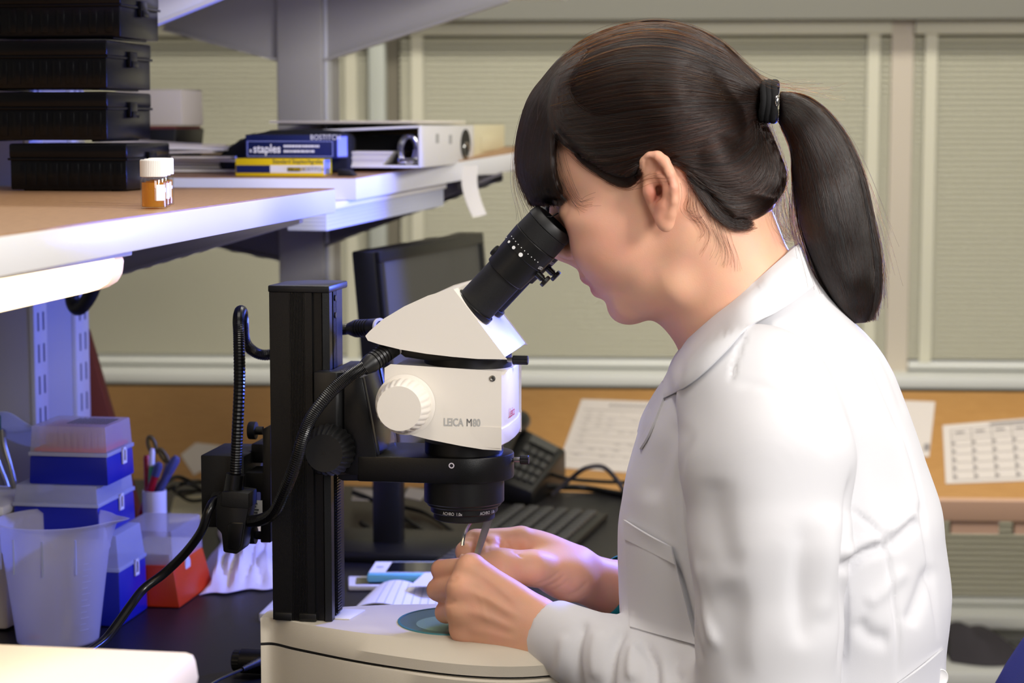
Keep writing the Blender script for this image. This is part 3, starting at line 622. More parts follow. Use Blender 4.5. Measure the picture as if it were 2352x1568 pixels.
# ================================================================== stereo microscope
BS = -0.020                                               # its middle plane
def az(pts, b): return [(lambda q: (q[0], q[2]))(pb(x, y, b)) for x, y in pts]
def smooth_poly(pts, n=6, keep=()):                        # Catmull-Rom through 2-D points, corners in keep stay sharp
    m = len(pts); out = []
    for i in range(m):
        p0, p1, p2, p3 = [Vector((*pts[(i+k) % m], 0)) for k in (-1, 0, 1, 2)]
        if i in keep: p0 = p1*2-p2
        if (i+1) % m in keep: p3 = p2*2-p1
        for k in range(n):
            u = k/n; q = 0.5*((2*p1)+(p2-p0)*u+(2*p0-5*p1+4*p2-p3)*u*u+(3*p1-p0-3*p2+p3)*u**3); out.append((q.x, q.y))
    return out
ZT = 0.828
mk('well_grey', (140, 140, 136), .5)
T = Thing('stereo_microscope', 'white and black stereo microscope on a cream base the seated person looks into', 'microscope', (-0.08, BS, ZB))
# --- base: rounded shell with a widening chamfer, a dark joint and the lower tub
def plan(off, k=1.0):
    f = [(-0.232, -0.004-BS), (-0.219, -0.034-BS), (-0.190, -0.050-BS), (-0.117, -0.079-BS), (-0.038, -0.094-BS), (0.020, -0.092-BS), (0.060, -0.070-BS), (0.075, -0.030-BS), (0.078, 0.0)]
    f = [(a, abs(b)) for a, b in f]; pts = [(a, BS-b) for a, b in f]+[(a, BS+b) for a, b in f[-2::-1]]
    return [(a+(0 if a < -0.15 else off*0.4*(a+0.15)/0.2), BS+(b-BS)*(1+off*12*max(0, min(1, (a+0.225)/0.2)))) for a, b in pts]
def shell(levels):                                         # (z, outward offset)
    mb = MB(); R = []
    for z, off in levels:
        R.append([(a, b, z) for a, b in smooth_poly(plan(off), 5, keep=(0,))])
    mb.grid(R, closed=True); n = len(R[0]); mb.f.append(tuple(range(n))[::-1]); mb.f.append(tuple(range((len(R)-1)*n, len(R)*n))); return mb
up = T.part('base_cover', shell([(ZT-0.0235, 0.026), (ZT-0.014, 0.026), (ZT-0.0012, 0.0), (ZT, -0.004)]), M['scope_base'], smooth=28)
T.part('joint', shell([(ZT-0.0262, 0.020), (ZT-0.0236, 0.020)]), M['black_matte'])
T.part('base_tub', shell([(ZB+0.002, 0.020), (ZB+0.01, 0.026), (ZT-0.028, 0.028), (ZT-0.0262, 0.026)]), M['scope_base'], smooth=28)
gc = (-0.050, -0.019); gr = 0.0525
T.part('stage_ring', MB().lathe([(gr, 0), (gr+0.0012, 0.0002), (gr+.0010, 0.0012), (gr-0.001, 0.0013), (gr-.001, 0)], (gc[0], gc[1], ZT-0.0002), (0, 0, 1), 64, cap=False), M['glass_teal'])
T.part('light_well', MB().lathe([(gr-.001, 0), (gr-.001, .0003)], (gc[0], gc[1], ZT+0.0001), (0, 0, 1), 48), M['well_grey'])
T.part('well_mirror', MB().lathe([(0.030, 0), (0.030, .0002)], (gc[0]-.004, gc[1]-.012, ZT+0.0005), (0, 0, 1), 40), mat('well_floor', (206, 204, 184), 0.5))
T.part('well_tab', MB().box(gc[0]-.012, gc[0]+.012, gc[1]+.034, gc[1]+.044, ZT+.0004, ZT+.0007), M['scope_base'])
T.part('stage_glass', MB().lathe([(gr-.0012, 0), (gr-.0012, .0006)], (gc[0], gc[1], ZT+0.0009), (0, 0, 1), 64), M['stage_glass'])
# --- column
bN = -0.042; bR = -0.008; bX = 0.012
aL_, aR_ = pb(632, 1412, bN)[0], pb(728, 1420, bN)[0]
aL_ = pb(622, 1000, bN)[0]; aR_ = pb(757, 900, bN)[0]; zc = pb(690, 672, bN)[2]
dx = aR_-aL_
gx0, gx1 = pb(668, 1000, bN)[0], pb(702, 1000, bN)[0]
prof = [(aL_, bN), (gx0, bN), (gx0, bN+.001)]
nr = 10
for k in range(nr):
    x = gx0+(gx1-gx0)*(k+.5)/nr; h = (gx1-gx0)/nr*.3; prof += [(x-h, bN+.001), (x-h, bN-.0002), (x+h, bN-.0002), (x+h, bN+.001)]
prof += [(gx1, bN+.001), (gx1, bN), (aR_-.016, bN), (aR_-.016, bN+.004), (aR_-.008, bN+.004), (aR_-.006, bN), (aR_, bN+.002), (aR_, bN+.012),
         (aR_-.004, bN+.014), (aR_-.004, bN+.020)]
for k in range(4): b = bN+.021+.004*k; prof += [(aR_-.004, b), (aR_-.001, b), (aR_-.001, b+.0026), (aR_-.004, b+.0026)]
prof += [(aR_-.004, bX), (aR_-.004, bX+.012), (aL_+.02, bX+.010), (aL_+.004, bX-.006), (aL_, bN+.004)]
col = T.part('column', MB().prism(prof, 'ab', ZT+0.0006, zc), M['black_ano'], smooth=20)
cap = [(aL_-.001, bN-.0012), (aR_+.001, bN-.0012), (aR_+.002, bX+.010), (aR_-.006, bX+.014), (aL_+.02, bX+.012), (aL_+.002, bX-.004)]
T.part('column_cap', MB().prism(cap, 'ab', zc, zc+0.0066), M['black_satin'], 0.0015)
rk = MB(); z = ZT+.004
while z < pb(770, 1085, bN)[2]: rk.box(aR_-.0012, aR_+.0012, bN+.020, bN+.036, z, z+.0015); z += .0027
T.part('gear_rack', rk, M['black_ano'])['kind'] = 'stuff'
for y in (690, 730): T.part('screw', MB().cyl((aR_-.002, bN+.026, pb(785, y, bN)[2]), (aR_+.0002, bN+.026, pb(785, y, bN)[2]), .0028, n=16), M['black_gloss'])
for x0, x1 in ((632, 672), (688, 728)):
    T.part('foot_clamp', MB().box(pb(x0, 1410, bN)[0], pb(x1, 1410, bN)[0], bN-.003, bN+.006, ZT+.0006, ZT+.008), M['black_satin'], .001)
T.part('column_socket', MB().hexa([(aR_-.002, bN+.012, ZT), (aR_+.014, bN+.012, ZT), (aR_+.02, bN+.05, ZT), (aR_-.002, bN+.05, ZT)], [(aR_-.002, bN+.012, ZT+.0012), (aR_+.014, bN+.012, ZT+.0012), (aR_+.02, bN+.05, ZT+.0012), (aR_-.002, bN+.05, ZT+.0012)]), M['white_plastic'], .0004)
# --- focus carrier, knob and arm
bC = -0.060
c0 = pb(720, 854, bC); c1 = pb(792, 838, bC); cb = pb(720, 1090, bC)
T.part('focus_carrier', MB().prism([(c0[0], bC), (c1[0]-.008, bC), (c1[0]+.004, bC+.010), (c1[0]+.004, bX+.02), (aR_+.0014, bX+.02), (aR_+.0014, bN-.0004), (c0[0], bN-.0004)], 'ab', cb[2], c0[2]), M['black_satin'], .0012)
kc = pb(742, 1042, -0.090); kx = Vector((0, 1, 0))
rk0 = 46*1.83/FP
T.part('focus_knob', MB().lathe([(rk0*.25, .0004), (rk0*.95, 0), (rk0, .0012), (rk0*1.12, .006), (rk0*1.30, .016), (rk0*1.34, .021), (rk0*1.22, .0245), (rk0*.6, .025)], (kc[0], -.0865, kc[2]), kx, 96, ripple=lambda j, i: 1-(0.05 if (i % 4 < 2 and 2 <= j <= 5) else 0)), M['black_rubber'], smooth=40)
T.part('knob_pin', MB().cyl((kc[0], -.0868, kc[2]), (kc[0], -.0862, kc[2]), .0011, n=12), M['black_gloss'])
T.part('knob_shaft', MB().cyl((kc[0], -.064, kc[2]), (kc[0], .05, kc[2]), .012), M['black_satin'])
T.part('far_focus_knob', MB().lathe([(rk0*.6, 0), (rk0*1.3, .004), (rk0*1.3, .012), (rk0, .024)], (kc[0], .035, kc[2]), kx, 48), M['black_rubber'])
bA = BS-0.042; bA2 = BS+0.042
arm = az([(790, 850), (832, 868), (864, 1034), (868, 1092), (806, 1091), (790, 1085)], bA)
plate = T.part('arm_side_plate', MB().prism(arm, 'az', bA, bA+.010), M['black_ano'], .001)
T.part('arm_side_plate', MB().prism(arm, 'az', bA2-.010, bA2), M['black_ano'], .001)
w_ = az([(800, 840), (852, 857), (890, 1018), (886, 1091), (806, 1090), (796, 1085)], BS)
T.part('arm_web', MB().prism(w_, 'az', bA+.010, bA2-.010), M['gunmetal'], .0006)
ac = pb(1066, 1060, BS); ra = 116*1.86/FP; zt_, zb_ = pb(1080, 1036, BS)[2], pb(1080, 1094, BS)[2]
a9 = arm[4][0]+.006; poly = [(a9, bA)]+[(ac[0]+ra*math.cos(t), BS+.042/ra*ra*math.sin(t)) for t in [math.radians(x) for x in range(-90, 91, 9)]]+[(a9, bA2)]
poly = [(a9, bA-.0003), (ac[0], bA-.0003)]+[(ac[0]+ra*math.cos(math.radians(x)), BS+0.042*math.sin(math.radians(x))) for x in range(-84, 85, 7)]+[(ac[0], bA2+.0003), (a9, bA2+.0003)]
T.part('arm', MB().prism(poly, 'ab', zb_, zt_), M['black_ano'], .0015)
hp = pb(1037, 1069, bA-.0005); T.part('set_screw', MB().lathe([(.0026, 0), (.0026, -.0004), (.0016, -.0004), (.0016, .001)], (hp[0], bA-.0001, hp[2]), (0, 1, 0), 20, cap=False), M['chrome'])
T.part('screw_hole', MB().cyl((hp[0], bA-.0004, hp[2]), (hp[0], bA-.0002, hp[2]), .0016, n=16), M['black_gloss'])
def thumbscrew(x0, x1, y, b, parent=None):
    p, q = pb(x0, y, b), pb(x1, y, b); m = p[0]+(q[0]-p[0])*.42
    T.part('thumbscrew', MB().lathe([(.0024, 0), (.0024, m-p[0]+.001)], p, (1, 0, 0), 16), M['steel'])
    T.part('thumbscrew_head', MB().lathe([(.0035, 0), (.0042, .0006), (.0042, q[0]-m-.0006), (.0036, q[0]-m)], (m, p[1], p[2]), (1, 0, 0), 48, ripple=lambda j, i: 1-(.09 if i % 3 == 0 else 0)), M['black_satin'])
thumbscrew(1180, 1215, 1055, BS); thumbscrew(1152, 1213, 826, BS-.01)
# --- objective
def ring(name, y0, y1, rpx, m=M['black_satin'], cx=1064, bev=.001):
    p, q = pb(cx, y0, BS), pb(cx, y1, BS); r = rpx*1.862/FP
    return T.part(name, MB().lathe([(r-.001, 0), (r, .001), (r, p[2]-q[2]-.001), (r-.001, p[2]-q[2])], (ac[0], BS, q[2]), (0, 0, 1), 64), m)
ring('objective_mount', 1080, 1150, 93); ring('objective_ring', 1148, 1173, 78); o3 = ring('objective_barrel', 1171, 1189, 71, M['black_matte'])
ring('objective_collar', 1100, 1158, 86)
def wrap(txt, size, ang, zz, r):
    c = (ac[0], BS)
    def fn(x, y): t = ang+x/r; return (c[0]+(r+.0002)*math.cos(t), c[1]+(r+.0002)*math.sin(t), zz+y)
    T.part('lettering', text_mb(txt, size, fn, .8), M['print_white'], smooth=0, fix=False)
zz = pb(1064, 1170, BS)[2]
wrap('ACHRO  1.0x', .0041, math.radians(-118), zz, 78*1.862/FP); wrap('ACHRO  1.0x', .0041, math.radians(-52), zz, 78*1.862/FP)
# --- optics body
bF = BS-0.056; bK = BS+0.056
near = az([(889, 848), (899, 842), (1146, 858), (1146, 1028), (1110, 1026), (1060, 1018), (985, 1003), (930, 989), (900, 978), (889, 968)], bF)
a_r = near[2][0]; bulge = .004
mb = MB(); R = []
for b, k in ((bF, 0), (bF+.112*.25, .8), (bF+.112*.5, 1.0), (bF+.112*.75, .8), (bK, 0)):
    R.append([(p[0]+(bulge*k if p[0] > a_r-.004 else 0), b, p[1]) for p in near])
mb.grid(R, closed=True); mb.f.append(tuple(range(10))); mb.f.append(tuple(range(40, 50))[::-1])
body = T.part('zoom_body', mb, M['scope_white'], .0032, smooth=30)
lip = az([(1010, 978), (1146, 984), (1146, 1026), (1110, 1024), (1060, 1016), (1010, 1004)], bF)
mb = MB(); R = []
for b, k in ((bF-.0007, 0), (bF+.112*.25, .8), (bF+.112*.5, 1.0), (bF+.112*.75, .8), (bK+.0007, 0)):
    R.append([(p[0]+(bulge*k+.0012 if p[0] > a_r-.004 else 0), b+(0 if k or p[0] > a_r-.004 else (.0014 if b < 0 else -.0014)*(1 if p[0] < a_r-.030 else .5)), p[1]) for p in lip])
mb.grid(R, closed=True); mb.f.append(tuple(range(6))); mb.f.append(tuple(range(24, 30))[::-1])
T.part('body_skirt', mb, M['scope_white'], .0012, smooth=30)
T.part('body_neck', MB().lathe([(.036, 0), (.036, pb(1060, 1010, BS)[2]-zt_)], (ac[0], BS, zt_), (0, 0, 1), 48), M['black_satin'])
kz = pb(931, 929, bF); rz = 64*1.82/FP
T.part('knob_seat', MB().lathe([(rz*1.02, 0), (rz*1.10, -.0006), (rz*1.0, -.0016), (rz*.8, -.0017)][::-1], (kz[0], bF, kz[2]), (0, 1, 0), 64, cap=False), M['scope_white'], smooth=60)
T.part('zoom_knob', MB().lathe([(rz*.3, -.0262), (rz*.80, -.0260), (rz*.86, -.0245), (rz*.965, -.013), (rz*.985, -.005), (rz*.93, -.001), (rz*.5, -.0008)], (kz[0], bF, kz[2]), (0, 1, 0), 120, ripple=lambda j, i: 1-(.035 if (i % 5 < 2 and 2 <= j <= 4) else 0)), M['scope_white'], smooth=40)
sp = pb(1131, 869, bF)
T.part('body_screw', MB().lathe([(.0008, .0002), (.0016, -.0006), (.0027, -.0004), (.0028, .0002)], (sp[0], bF-.0002, sp[2]), (0, 1, 0), 24), M['steel'])
l0 = pb(1019, 977, bF)
def lt(txt, x, m, bold): T.part('lettering', text_mb(txt, .0098, plane_fn((x, bF-.0003, l0[2]), (1, 0, 0), (0, 0, 1)), .70 if len(txt) > 2 else .72, bold), m, smooth=0, fix=False)
lt('LEICA', l0[0], M['print_grey'], .0002); lt('M', pb(1071, 977, bF)[0], M['print_dark'], .0); lt('80', pb(1086, 977, bF)[0], M['print_grey'], .0002)
rl = pb(1200, 958, BS-.02)
ar = a_r+bulge+.0006
T.part('red_script', text_mb('Leica', .012, lambda x, y: (ar-bulge*((x+bF+.030-BS)/.056)**2+.0006, bF+.030+x+.2*y, rl[2]+y), 1.0, .0001), M['print_red'], smooth=0, fix=False)
# --- binocular head
ch = pb(1075, 832, BS)
zq0, zq1 = pb(1075, 846, BS)[2], pb(1075, 812, BS)[2]
T.part('tube_collar', MB().lathe([(.038, 0), (.040, .001), (.040, zq1-zq0)], (ch[0], BS, zq0), (0, 0, 1), 64), M['black_satin'])
bH = BS-0.060; bH2 = BS+0.060
hp_ = az([(842, 772), (850, 763), (880, 736), (930, 706), (985, 681), (1040, 665), (1160, 822), (1100, 821), (1040, 816), (980, 809), (920, 799), (870, 787), (846, 779)], bH)
cen = (sum(p[0] for p in hp_)/13, sum(p[1] for p in hp_)/13)
mb = MB(); R = []
for b, s in ((bH, .985), (bH+.002, 1.0), (BS-.03, 1.004), (BS, 1.004), (BS+.03, 1.004), (bH2-.002, 1.0), (bH2, .985)):
    R.append([(cen[0]+(p[0]-cen[0])*s, b, cen[1]+(p[1]-cen[1])*s) for p in hp_])
mb.grid(R, closed=True); mb.f.append(tuple(range(13))); mb.f.append(tuple(range(78, 91))[::-1])
T.part('binocular_head', mb, M['scope_white'], .0016, smooth=25)
T.part('head_underside', MB().prism(az([(900, 797), (1000, 815), (1150, 824), (1150, 828), (985, 828), (930, 820)], bH+.02), 'az', bH+.02, bH2-.02), M['black_satin'], .001)
IPD = 0.033
p_lo = Vector(pb(1088, 706, BS-IPD)); p_hi = Vector(pb(1268, 514, BS-IPD)); axis = (p_hi-p_lo).normalized(); LT = (p_hi-p_lo).length
k_ = 1.835/FP
def eyepiece(b):
    lo = Vector((p_lo.x, b, p_lo.z)); n = 64
    def sec(name, f0, f1, r0, r1=None, m=M['black_satin'], rip=None, bev=.0006):
        r1 = r0 if r1 is None else r1; h0, h1 = LT*f0, LT*f1
        return T.part(name, MB().lathe([(r0-bev, h0), (r0, h0+bev), (r1, h1-bev), (r1-bev, h1)], lo, axis, n, ripple=rip), m, smooth=40)
    sec('tube_seat', -.02, .035, 51*k_, m=M['black_gloss']); tube = sec('eyepiece_tube', -.02, .42, 46*k_, m=M['black_matte']); sec('tube_sleeve', .40, .64, 51*k_, 54*k_)
    sec('diopter_ring', .63, .80, 56*k_, 58*k_, rip=lambda j, i: 1-(.012 if i % 3 == 0 and j > 1 else 0)); sec('eye_tube', .80, .95, 57*k_, 56*k_, m=M['black_matte'])
    T.part('eyecup', MB().lathe([(54*k_, LT*.945), (57*k_, LT*.955), (55*k_, LT*1.0), (50*k_, LT*1.03), (44*k_, LT*1.032), (36*k_, LT*1.0), (30*k_, LT*.97)], lo, axis, 64, cap=False), M['black_rubber'], smooth=50)
    T.part('eye_lens', MB().lathe([(31*k_, LT*.969), (31*k_, LT*.971)], lo, axis, 40), M['phone_glass'])
    e1 = axis.orthogonal().normalized(); side = Vector((0, -1, 0)); upv = side.cross(axis).normalized()
    def spot(ang, f, r): d = side*math.cos(ang)+upv*math.sin(ang); return lo+axis*(LT*f)+d*r, d
    for a0_, s in ((62, .0007), (38, .0013), (16, .0016), (-8, .0019)):
        p, d = spot(math.radians(a0_+8), .652, 56.3*k_); T.part('white_dot', MB().cyl(p-d*.0002, p+d*.0003, s, n=14), M['print_white'])
    for q in range(10):
        p, d = spot(math.radians(52-10.5*q), .70, 57.2*k_); T.part('scale_dot', MB().cyl(p-d*.0002, p+d*.0002, .00045, n=8), M['print_white'])
    rr = 57.6*k_
    def fn(x, y):
        p, d = spot(math.radians(-56)-x/rr, .655+y/LT, 56.6*k_); return p+d*.0002
    T.part('lettering', text_mb('LEICA', .0042, fn, .7), M['print_white'], smooth=0, fix=False)
    # clamp screw below, lug above
    p, d = spot(math.radians(-90), .60, 50*k_); T.part('clamp_screw', MB().lathe([(.0032, 0), (.0032, .0075), (.0024, .0078), (.0024, .0092)], p, d, 20), M['black_gloss'])
    T.part('clamp_screw_head', MB().lathe([(.0052, 0), (.0056, .0005), (.0056, .0030), (.0050, .0035)], p+d*.0092, d, 32, ripple=lambda j, i: 1-(.05 if i % 4 == 0 else 0)), M['black_satin'])
    p, d = spot(math.radians(90), .49, 46*k_); T.part('tube_lug', MB().lathe([(.0055, 0), (.0052, .0042), (.004, .005)], p, d, 16), M['black_matte'])
eyepiece(BS-IPD); eyepiece(BS+IPD)

# ================================================================== gooseneck spot lamp clamped to the column
G = Thing('gooseneck_lamp', 'black twin gooseneck spot lamp unit clamped to the back of the microscope column', 'lamp', (pb(520, 1210, .0)[0], 0.0, pb(520, 1210, 0.0)[2]))
bG = -0.005
q0, q1 = pb(463, 1210, bG), pb(512, 1046, bG); qr = pb(560, 1046, bG)
G.part('control_box', MB().box(q0[0], qr[0], bG, bG+.075, q0[2], q1[2]), M['black_matte'], .0015)
G.part('dial', MB().lathe([(.010, 0), (.010, .003)], (q0[0]-.003, bG+.02, pb(463, 1100, bG)[2]), (1, 0, 0), 48, ripple=lambda j, i: 1-.06*(i % 2)), M['black_rubber'])
b0 = pb(600, 1248, bG+.01); b1 = pb(622, 975, bG+.01)
G.part('clamp_plate', MB().prism(az([(603, 985), (622, 975), (622, 1246), (598, 1246), (598, 1130), (560, 1130), (560, 1085), (603, 1085)], bG+.005), 'az', bG+.005, bG+.045), M['black_satin'], .001)
G.part('cross_bar', MB().box(pb(555, 1050, bG)[0], pb(606, 1050, bG)[0], bG+.03, bG+.07, pb(560, 1075, bG)[2], pb(560, 1030, bG)[2]), M['black_satin'], .002)
for y in (988, 1228):
    p = pb(572, y, bG+.02); q = pb(604, y, bG+.02)
    G.part('thumb_screw', MB().lathe([(.008, 0), (.0085, .001), (.0085, .007), (.004, .0072), (.004, q[0]-p[0])], p, (1, 0, 0), 48, ripple=lambda j, i: 1-(.03*(i % 2) if j < 3 else 0)), M['black_rubber'])
sk = pb(575, 1195, bG+.012); G.part('rating_sticker', MB().box(pb(569, 1190, bG)[0], pb(600, 1190, bG)[0], bG+.0042, bG+.0046, pb(569, 1192, bG)[2], pb(569, 1150, bG)[2]), M['white_plastic'])
st_ = MB()
for k in range(5):
    st_.box(pb(572, 1190, bG)[0], pb(572+14+3*(k % 3), 1190, bG)[0], bG+.0039, bG+.0041, pb(569, 1187-7*k, bG)[2], pb(569, 1184-7*k, bG)[2])
G.part('sticker_lines', st_, M['print_dark'])
# grip plug the necks grow from
bGp = -0.035
gp = az([(500, 1136), (512, 1128), (535, 1128), (570, 1134), (570, 1170), (566, 1190), (560, 1235), (556, 1262), (542, 1273), (512, 1268), (508, 1225), (496, 1212), (494, 1165)], bGp)
gr_ = G.part('grip', MB().prism(gp, 'az', bGp, bGp+.026), M['black_satin'], .0018)
G.part('grip_cap', MB().prism(az([(510, 1131), (533, 1128), (571, 1133), (571, 1168), (530, 1166), (506, 1162)], bGp-.001), 'az', bGp-.0012, bGp+.027), M['black_matte'], .0012)
G.part('grip_recess', MB().prism(az([(522, 1205), (532, 1199), (560, 1200), (553, 1252), (546, 1264), (524, 1260)], bGp-.001), 'az', bGp-.0012, bGp+.001), M['black_gloss'], .001)
def neck(name, pts, r, n=150):
    P = spline(pts, n); rs = [r*(1.0 if i % 2 else .92) for i in range(len(P))]; return G.part(name, MB().tube(P, rs, 14), M['black_gloss'], smooth=14)
s0 = pb(535, 1135, bGp+.012); s1 = pb(541, 1088, bGp+.012)
G.part('neck_socket', MB().lathe([(.0095, 0), (.0088, (Vector(s1)-Vector(s0)).length)], s0, Vector(s1)-Vector(s0), 24), M['black_gloss'])
hA = pb(800, 755, .09); hB = pb(870, 752, .07)
neck('gooseneck', [s1, pb(545, 1000, bGp+.012), pb(550, 880, -.02), pb(549, 780, -.014), pb(548, 735, -.004), pb(551, 716, .02), pb(556, 716, .055), pb(558, 735, .075), pb(566, 790, .09), pb(610, 815, .10), pb(690, 790, .10), pb(760, 762, .095), hA], .0056, 330)
n2 = [pb(560, 1196, bGp+.014), pb(596, 1194, -.04), pb(630, 1175, -.068), pb(657, 1120, -.09), pb(680, 1060, -.103), pb(697, 1000, -.108), pb(720, 950, -.105), pb(760, 900, -.098), pb(800, 866, -.09), pb(838, 842, -.086)]
neck('gooseneck', n2, .0058, 240)
def spothead(p, q, r):
    p, q = Vector(p), Vector(q); L_ = (q-p).length; pr_ = [(r*.45, 0), (r*.7, .002), (r*.98, .010)]
    h = .012
    while h < L_*.72: pr_ += [(r, h), (r, h+.0015), (r*.9, h+.0018), (r*.9, h+.0028)]; h += .0035
    pr_ += [(r, L_*.75), (r*1.03, L_)]
    G.part('lamp_head', MB().lathe(pr_, p, q-p, 32), M['black_satin'], smooth=30)
    d = (q-p).normalized(); G.part('lamp_ring', MB().lathe([(r*1.03, 0), (r*1.04, .002), (r*.75, .0022), (r*.7, .0005)], q, d, 32, cap=False), M['white_plastic'])
    G.part('lamp_glass', MB().lathe([(r*.74, 0), (r*.74, .0005)], q+d*.0008, d, 32), M['screen_grey'])
spothead(hA, hB, .0088); spothead(pb(830, 850, -.086), pb(903, 796, -.062), .0088)
cd = spline([pb(506, 1146, bG-.012), pb(492, 1150, bG-.02), pb(478, 1175, bG-.03), pb(462, 1220, bG-.03), pb(425, 1270, -.03), pb(375, 1318, -.03), pb(330, 1352, -.04), pb(300, 1390, -.06), pb(270, 1432, -.08), pb(240, 1470, -.1), pb(200, 1500, -.13)], 70)
G.part('power_cord', MB().tube(cd, .0043, 12), M['black_gloss'], smooth=60)
G.part('strain_relief', MB().tube([Vector(cd[0]).lerp(Vector(cd[5]), k/12) for k in range(13)], [.0075 if k % 2 else .0062 for k in range(13)], 14), M['black_rubber'])

# ================================================================== in-line dimmer beside the base
q = pz(590, 1520, ZB+.012)
A = Thing('inline_dimmer', 'small black in-line dimmer tube lying against the cream base', 'dimmer', (q[0], q[1], ZB))
x0, x1 = pb(536, 1515, q[1])[0], pb(634, 1520, q[1])[0]; r = 32*1.95/FP; r = .0125
A.part('housing', MB().lathe([(r-.001, 0), (r, .001), (r, x1-x0-.012)], (x0+.008, q[1], ZB+r+.0005), (1, 0, 0), 40), M['black_satin'])
A.part('dial', MB().lathe([(r*.75, 0), (r*.85, .001), (r*.85, .008)], (x0, q[1], ZB+r+.0005), (1, 0, 0), 40, ripple=lambda j, i: 1-.05*(i % 2)), M['black_rubber'])
def onr(x, y): t = math.radians(60)-y/r; return (x0+.034-x, q[1]-(r+.0002)*math.cos(t), ZB+r+(r+.0002)*math.sin(t))
A.part('lettering', text_mb('2.5W', .0055, lambda x, y: onr(x, y-.002), .8), M['print_white'], smooth=0, fix=False)
A.part('lettering', text_mb('Nanodyne', .0055, lambda x, y: onr(x-.008, y-.0095), .8), M['print_white'], smooth=0, fix=False)
pl = pb(598, 1518, q[1]-.014); pe = pb(556, 1537, q[1]-.04)
A.part('plug', MB().tube([Vector(pl).lerp(Vector(pe), k/10) for k in range(11)], [.0048-.0002*k-(.0008 if k % 2 else 0) for k in range(11)], 14), M['black_rubber'])
A.part('cord', MB().tube(spline([pe, pb(530, 1548, q[1]-.06), pb(500, 1562, q[1]-.08), pb(470, 1580, q[1]-.1)], 24), .0016, 10), M['black_gloss'])
# ================================================================== boxes, cups and papers on the bench
def tip_box(label, a1, b0, z0, w, d, hb, hl, m_base, m_lid, taper=0.003, tips=None, lidtaper=0.002, group=None):
    t = Thing('tip_box', label, 'box', (a1-w/2, b0+d/2, z0), group=group)
    def fr(z, k): return [(a1-w-k, b0-k, z), (a1+k, b0-k, z), (a1+k, b0+d+k, z), (a1-w-k, b0+d+k, z)]
    t.part('box_base', MB().hexa(fr(z0+.0003, taper if taper > 0 else 0), fr(z0+hb, 0 if taper > 0 else -taper)), m_base, .002)
    mb = MB(); k = .0008; z1 = z0+hb+.0004; z2 = z0+hb+hl
    L0 = [(a1-w, b0, z1), (a1, b0, z1), (a1, b0+d, z1), (a1-w, b0+d, z1)]
    L1 = [(a1-w+lidtaper, b0+lidtaper, z2), (a1-lidtaper, b0+lidtaper, z2), (a1-lidtaper, b0+d-lidtaper, z2), (a1-w+lidtaper, b0+d-lidtaper, z2)]
    mb.add(L0+L1, [(4,5,6,7), (0,1,5,4), (1,2,6,5), (2,3,7,6), (3,0,4,7)])
    lid = t.part('lid', mb, m_lid, .0018)
    rm = MB()
    for q in ((a1-w-.001, a1+.001, b0-.001, b0+.001), (a1-w-.001, a1+.001, b0+d-.001, b0+d+.001), (a1-w-.001, a1-w+.001, b0, b0+d), (a1-.001, a1+.001, b0, b0+d)): rm.box(*q, z1, z1+.004)
    t.part('lid_rim', rm, M['lid_milky'], .0004, parent=lid)
    bm_ = b0+d*.60
    lt = MB(); lt.box(a1+.0008, a1+.0028, bm_-.006, bm_-.003, z1-.012, z1+.004); lt.box(a1+.0008, a1+.0028, bm_+.003, bm_+.006, z1-.012, z1+.004); lt.box(a1+.0008, a1+.0028, bm_-.006, bm_+.006, z1-.014, z1-.011); lt.box(a1+.0008, a1+.0028, bm_-.006, bm_+.006, z1+.001, z1+.004)
    t.part('latch', lt, M['white_plastic'], .0004)
    if tips:
        t.part('tip_tray', MB().box(a1-w+.004, a1-.004, b0+.004, b0+d-.004, z1+.004, z1+.0075), tips, .0005)
        me = None
        for i in range(10):
            for j in range(7):
                a, b = a1-w+.010+i*(w-.02)/9, b0+.010+j*(d-.02)/6
                if me is None:
                    o = t.part('pipette_tip', MB().lathe([(.0022, 0), (.0030, .014), (.0033, .022), (.0026, .022)], (a, b, z1+.0075), (0, 0, 1), 8), M['tips_clear']); me = o.data; a_, b_ = a, b
                else: t.same('pipette_tip', me, (t.org[0]+a-a_, t.org[1]+b-b_, t.org[2]))
    return t, z2
gT = 'blue pipette tip boxes in the stack'
cC = pz(278, 1440, ZB); dC = 0.085
zC = pb(275, 1232, cC[1])[2]-ZB
tC, z1 = tip_box('tall blue tip box with milky lid at the bottom of the stack', cC[0]-.001, cC[1], ZB, .118, dC, zC*.60, zC*.40, M['tip_blue'], M['lid_milky'], taper=.001, lidtaper=.004, group=gT)
z1 += .0004
pB = pb(231, 1240, cC[1]-.012); hB = pb(231, 1115, cC[1]-.012)[2]-z1
tB, z2 = tip_box('blue tip box with milky lid in the middle of the stack', pB[0], cC[1]-.018, z1, .095, .112, hB*.58, hB*.42, M['tip_blue'], M['lid_milky'], taper=.001, group=gT)
z2 += .0004
pA = pb(250, 1105, cC[1]-.012); hA_ = pb(250, 980, cC[1]-.012)[2]-z2
tA, z3 = tip_box('blue tip box with clear lid and pink tips on top of the stack', pA[0], cC[1]-.016, z2, .087, .080, hA_*.48, hA_*.52, M['tip_blue'], M['lid_clear'], taper=.001, tips=M['box_orange'], group=gT)
st_ = MB()
for i in range(9):
    for j in range(6): st_.box(pA[0]-.052+.0052*i, pA[0]-.0487+.0052*i, cC[1]+.004+.007*j, cC[1]+.0085+.007*j, z3+.0003, z3+.0006)
tA.part('lid_print', st_, M['print_dark'])['kind'] = 'stuff'
o_ = pz(410, 1395, ZB)
t = Thing('tip_box', 'orange tip box with a clear lid beside the blue stack', 'box', (o_[0]-.04, o_[1]+.06, ZB))
